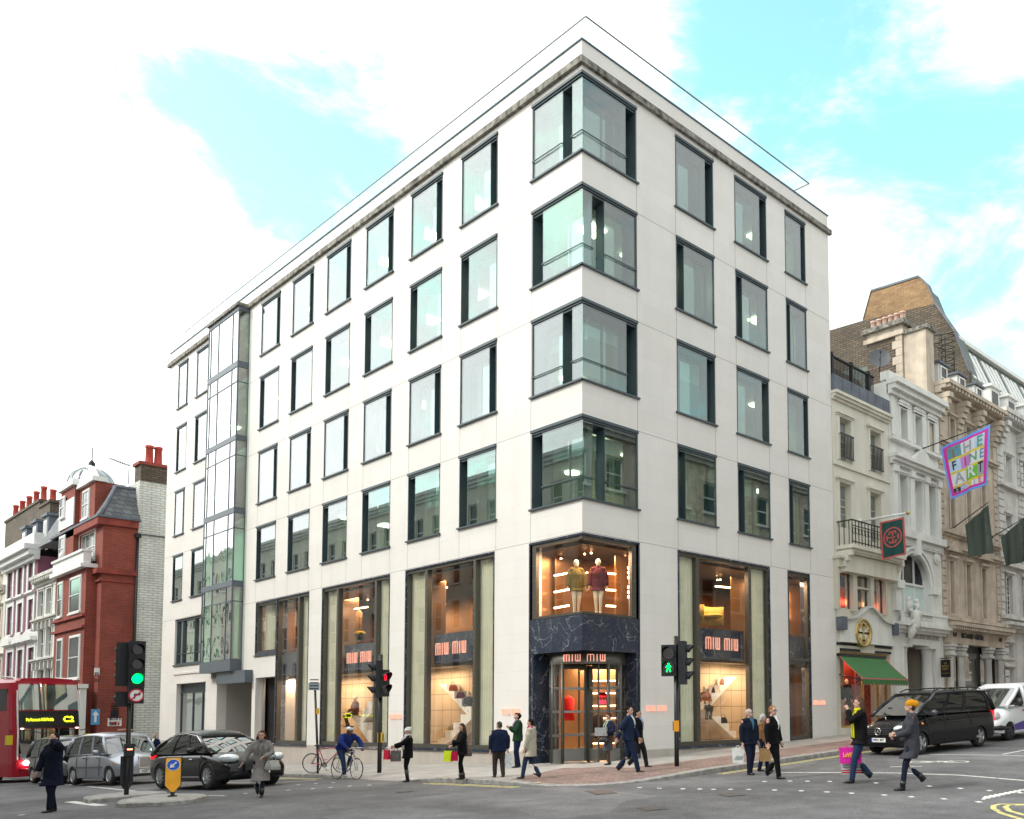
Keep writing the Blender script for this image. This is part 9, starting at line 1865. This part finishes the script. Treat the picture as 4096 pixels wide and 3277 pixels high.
# 17 mustard beanie
p17, h17, w17 = human('person in mustard beanie and charcoal coat crossing in front of the black van', 1905, 1664, 1472, -82, feet=((-.04, .03, 0), (.04, -.21, .085, .95)), hands=((-.03, .085, .60), (.03, .10, .62)), elbow=((-.7, -.6, -.8), (.7, -.6, -.8)), top=K('charcoal_coat', (.050, .052, .064)), hem=.35, trousers=K('dark_slim_jeans', (.014, .018, .035)), tr=.82, boots=.25, hair=hairbr, hat=('slouch', K('mustard_knit', (.62, .26, .01))), grip=(1, 1))
handbag('brown leather handbag carried behind the person in the mustard beanie', w17(.12, -.10, .40), .36, .30, .16, face_yaw(w17(0, 0, 0), -70), K('brown_leather_bag', (.12, .05, .035)), hl=.14)
# 18, 19 distant heads
p_, h_ = at(622, 1625, 1553, .0); q_ = V((-16.5, -2.2, zr(-16.5, -2.2)+.12)); r_ = ray(1335*.4638, 2500+938*.4638); t_ = (q_.y-CAM.y)/r_.y; q_ = V(((CAM+r_*t_).x, -2.2, 0)); q_.z = zr(q_.x, q_.y)+.12
person('person in dark blue suit, head visible between the taxi and the black car', q_, (CAM+r_*t_).z-q_.z, face_yaw(q_, -30), top=dkblue, hem=.47, trousers=dkblue, shirt=M['winwhite'], hair=K('thin_grey_hair', (.25, .17, .13)), bald=True, vox=.016)
r_ = ray(3803, 2748); t_ = (1.6-CAM.x)/r_.x; q_ = CAM+r_*t_; zt_ = q_.z; q_ = V((q_.x, q_.y, zr(q_.x, q_.y)+.12))
person('person on the far pavement, only the crown of the head showing over the black van', q_, min(1.85, zt_-q_.z), face_yaw(q_, 170), top=black, hem=.47, trousers=black, hair=hairbr, vox=.016)
# ---- bicycles
def bicycle(lab, p, yaw, fm_, group='bicycles by the kerb', lean=0.0, tyre=None):
 T = thing('bicycle', p, lab, 'bicycle', group, yaw); T.rotation_euler = (0, lean, yaw); r = .335; A = V((0, -.5, r)); B_ = V((0, .52, r)); bb = V((0, -.06, .28)); st_ = V((0, -.24, .80)); hd2 = V((0, .36, .86)); hd1 = V((0, .39, .72))
 mb = MB()
 for a, b, q in ((bb, st_, .016), (st_, hd2, .016), (bb, hd1, .018), (hd1, hd2, .018), (hd1, B_, .013), (A, bb, .011), (A, st_, .009)):
  if a == A or b == B_:
   for s in (-1, 1): mb.cyl(a+V((s*.035, 0, 0)), b+V((s*.035, 0, 0)), q, 8)
  else: mb.cyl(a, b, q, 8)
 mb.build('frame', fm_, T)
 for c, nm in ((A, 'wheel'), (B_, 'wheel')):
  mb = MB(); n = 36; mb.tube([c+V((0, r*math.cos(2*PI*j/n)*.965, r*math.sin(2*PI*j/n)*.965)) for j in range(n+1)], .014, 6, cap=False); w_ = mb.build(nm, M['tyre'], T)
  mb = MB(); mb.tube([c+V((0, r*math.cos(2*PI*j/n)*.91, r*math.sin(2*PI*j/n)*.91)) for j in range(n+1)], .008, 5, cap=False)
  for k in range(18): a = 2*PI*k/18; mb.cyl(c+V((.02*(-1)**k, 0, 0)), c+V((0, r*.9*math.cos(a), r*.9*math.sin(a))), .0018, 3)
  mb.cyl(c-V((.04, 0, 0)), c+V((.04, 0, 0)), .02, 8); mb.build('rim', M['rim'], w_)
 mb = MB(); mb.cyl(hd2, hd2+V((0, .03, .10)), .012, 8); mb.tube([(-.21, .46, .90), (-.21, .52, .95), (-.2, .44, .97), (0, .40, .97), (.2, .44, .97), (.21, .52, .95), (.21, .46, .90)], .012, 8); mb.build('handlebar', M['chrome'], T)
 mb = MB(); mb.cyl(st_, st_+V((0, -.03, .12)), .012, 8); mb.tube([st_+V((0, -.13, .13)), st_+V((0, -.03, .14)), st_+V((0, .12, .13))], [.07, .05, .02], 10, ref=(1, 0, 0), ry=[.025, .025, .015]); mb.build('saddle', SHOE, T)
 mb = MB(); mb.cyl(bb-V((.05, 0, 0)), bb+V((.05, 0, 0)), .02, 8); mb.cyl(bb+V((.045, 0, 0)), bb+V((.05, 0, 0)), .09, 18); mb.cyl(bb+V((.06, 0, 0)), bb+V((.06, .05, -.16)), .009, 6); mb.cyl(bb-V((.06, 0, 0)), bb-V((.06, .05, -.16)), .009, 6); mb.bx(.05, .15, .02, .09, .11, .13); mb.bx(-.15, -.05, -.11, -.04, .43, .45); mb.build('crankset', M['rim'], T)
 return T
p = gp(*zB(800, 1163), dz=.12); bicycle('pink bicycle leaning at the thin post', p, face_yaw(p, 62), carpaint('pink_frame', (.42, .02, .08)), lean=.08)
p = gp(*zB(952, 1212), dz=.0); yw = face_yaw(p, 32); BK = bicycle('bicycle with pale frame ridden by the person in the striped helmet', p, yw, mat('steel_frame', (.4, .4, .42), .3, metal=.8))
mhelm = mat('white_helmet', (.65, .65, .66), .3)
person('person in blue jacket and jeans riding a bicycle, with white and black helmet', p, 1.72, yw, skin=SKIND, pelvis=(-.145, .545), feet=((-.06, -.045, .235), (.06, .03, .055)), hands=((-.135, .235, .555), (.135, .235, .555)), lean=.62, head=(0, -5), top=K('royal_blue_jacket', (.012, .03, .16)), hem=.55, trousers=denim, hat=('helmet', mhelm), hair=hairblk, wide=1.15, shoes=K('pale_trainers', (.45, .45, .45)), elbow=((-1, -.2, -.2), (1, -.2, -.2)), grip=(1, 1))
p = V((-20.6, -8.75, 0)); p = gp(*zA(625, 1352)); p = CAM+(p-CAM)*.93; p.z = zr(p.x, p.y); yw = face_yaw(p, 20); bicycle('dark bicycle half hidden behind the person on the phone', p, yw, M['black'])
person('person with beard, dark jacket and blue backpack cycling behind the person on the phone', p, 1.80, yw, pelvis=(-.145, .525), feet=((-.06, .0, .06), (.06, -.04, .2)), hands=((-.125, .235, .54), (.125, .235, .54)), lean=.40, head=(0, 0), top=K('dark_jacket', (.018, .020, .026)), hem=.5, trousers=black, bald=True, beard=hairbr, wide=1.1, elbow=((-1, -.2, -.2), (1, -.2, -.2)), backpack=K('blue_backpack', (.01, .05, .35)))
# ---------------------------------------------------------------- display figures and goods in the windows
def inwin(F, zf, x, y, d): u, z = F.px(*zf(x, y), d); return F.P(u, z, d)
def mann(lab, F, zf, x, yf, yh, d, phi, **k):
 p = inwin(F, zf, x, yf, d); q = inwin(F, zf, x, yh, d); h = (q.z-p.z)/k.pop('frac', 1.0); return person(lab, p, h, face_yaw(p, phi), 'mannequin', 'mannequin', 'shop window mannequins', skin=MANQ, face_on=False, vox=.014, **k)
mann('mannequin in gold caped jacket, left one in the corner window', LF, Z8, 440, 622, 238, -.75, 10, feet=((-.035, .0, 0), (.035, .0, 0)), hands=((-.16, .03, .46), (.16, .03, .46)), top=K('olive_gold_coat', (.17, .12, .025)), hem=.42, shoes=MANQ, wide=.92)
mann('mannequin in burgundy caped jacket, right one in the corner window', RF, Z8, 592, 620, 232, -.75, -5, feet=((-.035, .0, 0), (.035, .0, 0)), hands=((-.16, .03, .46), (.16, .03, .46)), top=K('burgundy_coat', (.10, .018, .03)), hem=.42, shoes=MANQ, wide=.92)
sit = dict(pelvis=(0, .30), feet=((-.04, .20, 0), (.04, .14, 0)), hands=((-.05, .20, .40), (.06, .18, .38)), elbow=((-.4, -.3, -1), (.4, -.3, -1)), frac=.79)
mann('seated mannequin in brown coat on the pale steps of the window left of the beanie', LF, zB if False else (lambda x, y: (900+x/1.96, 2500+y/1.96)), 1020, 800, 548, -1.3, -70, top=K('brown_coat', (.17, .07, .035)), hem=.36, trousers=K('brown_check', (.12, .07, .045)), **sit)
mann('seated mannequin in grey jacket on the steps behind the long haired person', LF, lambda x, y: (900+x/1.96, 2500+y/1.96), 1905, 760, 515, -1.3, 20, top=K('grey_jacket', (.15, .15, .16)), hem=.36, trousers=K('pale_trousers', (.4, .42, .38)), **sit)
mann('seated mannequin in orange shouldered jacket on the steps of the right hand window', RF, lambda x, y: (1900+x/1.96, 2500+y/1.96), 1800, 742, 472, -1.3, 30, top=K('orange_jacket', (.36, .12, .04)), hem=.36, trousers=K('dark_leggings', (.10, .08, .06)), **sit)
mann('mannequin in black dress, nearer the window frame under the green awning', RF, Z7, 258, 1700, 1412, -.7, 20, feet=((-.03, 0, 0), (.03, 0, 0)), top=black, hem=.55, skirt=(black, .3))
mann('mannequin in black dress under the middle of the green awning', RF, Z7, 325, 1690, 1408, -.9, 40, feet=((-.03, 0, 0), (.03, 0, 0)), top=black, hem=.55, skirt=(black, .3))
wood = mat('pale_display_wood', (.80, .74, .66), .6, var=.04)
def steps(lab, F, zf, polys, d):
 a = inwin(F, zf, *polys[0][0], d); T = thing('display_stairs', a, lab, 'display stairs', 'zigzag display stairs'); o = F.o
 for pl in polys: mb = MB(a); mb.prism([F.px(*zf(x, y), d) for x, y in pl], F.u, (0, 0, 1), -F.n*.55, o=F.P(0, 0, d)-V((0, 0, 0))*0, ); mb.build('stair_flight', wood, T)
steps('pale zigzag display stairs in the window behind the person with the phone', LF, Z3, [[(497, 1030), (550, 1030), (550, 1083), (607, 1083), (607, 1140), (665, 1140), (665, 1200), (735, 1200), (735, 1262), (705, 1262)], [(735, 1262), (655, 1262), (655, 1325), (600, 1325), (600, 1385), (540, 1385), (540, 1445), (482, 1445), (482, 1505), (540, 1505), (735, 1300)]], -1.1)
zb_ = lambda x, y: (900+x/1.96, 2500+y/1.96)
steps('pale zigzag display stairs in the window behind the cyclist', LF, zb_, [[(975, 710), (1078, 710), (1078, 655), (1115, 655), (1115, 600), (1150, 600), (1150, 690), (1078, 765), (1078, 720)], [(985, 712), (1078, 712), (1078, 765), (1112, 765), (1112, 825), (1150, 825), (1150, 940), (1135, 930)]], -1.1)
steps('pale zigzag display stairs in the window right of the green man signal', RF, Z4, [[(598, 1050), (540, 1050), (540, 1105), (480, 1105), (480, 1160), (425, 1160), (425, 1215), (370, 1215), (370, 1275), (425, 1245)], [(370, 1270), (430, 1270), (430, 1320), (490, 1320), (490, 1370), (545, 1370), (545, 1420), (595, 1420), (595, 1470), (575, 1470), (385, 1290)]], -1.1)
def shopbag(lab, F, zf, x, y, d, c, w_=.34, hh=.22): p = inwin(F, zf, x, y, d); handbag(lab, p, w_, hh, .14, face_yaw(p, 10), K('display_bag', c), hl=.14, group='display handbags')
shopbag('rust brown handbag on the top step of the left display stairs', LF, Z3, 600, 1082, -1.35, (.20, .05, .02)); shopbag('plum handbag one step below the rust brown one', LF, Z3, 657, 1140, -1.35, (.16, .02, .07)); shopbag('beige handbag low on the left display stairs', LF, Z3, 590, 1384, -1.35, (.36, .26, .13))
shopbag('tan handbag on the top step of the right display stairs', RF, Z4, 510, 1103, -1.35, (.26, .11, .06)); shopbag('dark purple handbag below the tan one', RF, Z4, 455, 1159, -1.35, (.05, .015, .03)); shopbag('black handbag low on the right display stairs', RF, Z4, 505, 1369, -1.35, (.015, .015, .02)); shopbag('crimson handbag on a stand between the warm bulbs', LF, Z2, 1085, 1305, -.9, (.30, .01, .03)); shopbag('red handbag on the shelf behind the door', sf, Z8, 620, 1195, .15, (.35, .01, .03)); shopbag('pink handbag on the lower shelf behind the door', sf, Z8, 618, 1250, .15, (.45, .02, .08))
p = inwin(LF, Z2, 1085, 1310, -.9); T = thing('display_stand', V((p.x, p.y, .4)), 'slim black stand carrying the crimson handbag', 'stand'); mb = MB(V((p.x, p.y, .4))); mb.bx(p.x-.22, p.x+.22, p.y-.12, p.y+.12, p.z-.05, p.z-.0); mb.cyl((p.x, p.y, .4), (p.x, p.y, p.z-.05), .03, 8); mb.build('stand_frame', M['black'], T)
# red clothes on rails seen through the door, coat in the upper window
for lab, F, zf, x, y0, y1, d, c, w_ in (('red coat on the rail behind the revolving door, left one', sf, Z8, 268, 1180, 1350, 1.0, (.50, .02, .02), .35), ('red coat on the rail behind the revolving door, nearer its centre', sf, Z8, 388, 1180, 1350, 1.0, (.50, .02, .02), .4), ('dark coat on a stand seen through the right of the door', sf, Z8, 585, 1300, 1470, .8, (.02, .015, .015), .45), ('tan quilted coat hanging in the upper window beside the bulbs', LF, Z2, 1605, 465, 620, -1.4, (.40, .26, .13), .5)):
 a = inwin(F, zf, x, y0, d); b = inwin(F, zf, x, y1, d); T = thing('hanging_coat', a, lab, 'coat', 'garments on the shop rails'); mb = MB(a); u = F.u; h_ = a.z-b.z
 mb.rings([[V((a.x, a.y, a.z-h_*f))+u*(w_/2*k*math.cos(2*PI*j/14))+F.n*(.09*k2*math.sin(2*PI*j/14)) for j in range(14)] for f, k, k2 in ((0, .2, .5), (.06, .6, .8), (.14, .95, 1), (.5, .85, 1), (1, 1.05, 1.2))]); mb.build('garment', K('garment', c), T)
 mb = MB(a); mb.tube([a, a+V((0, 0, .06)), a+V((0, 0, .1))+u*.03], .008, 5); mb.build('hook', M['steel'], T)
p = inwin(LF, Z2, 1615, 655, -1.2); T = thing('flower_pot', p, 'black bowl of yellow flowers in the upper window', 'flower pot'); mb = MB(p); mb.tube([p-V((0, 0, .25)), p], [.12, .24], 14); mb.build('bowl', M['black'], T); mb = MB(p); rr = random.Random(3)
for k in range(60): a = rr.random()*2*PI; e = rr.random(); mb.ell(p+V((.24*math.sqrt(e)*math.cos(a), .24*math.sqrt(e)*math.sin(a), .05+.12*(1-e))), .05, .05, .04, nu=6, nv=4)
mb.build('flowers', K('yellow_flowers', (.6, .42, .05)), T)
p = inwin(RF, Z4, 425, 695, -1.6); T = thing('armchair', p, 'mustard shell armchair in the upper right hand window', 'chair'); mb = MB(p); mb.rings([[p+RF.u*(.62*math.cos(t))+RF.n*(-.4*math.sin(t))+V((0, 0, z)) for t in [PI*j/12-.2 for j in range(15)]]+[p+RF.u*(.54*math.cos(t))+RF.n*(-.33*math.sin(t))+V((0, 0, z)) for t in [PI*j/12-.2 for j in range(15)]][::-1] for z in (.05, .5, .75)], 0); mb.build('shell', K('mustard_leather', (.50, .33, .08)), T); mb = MB(p); mb.ell(p+V((0, 0, .35)), .5, .35, .12); mb.build('seat', K('mustard_seat', (.45, .3, .08)), T)
bpy.data.scenes.remove(TS)
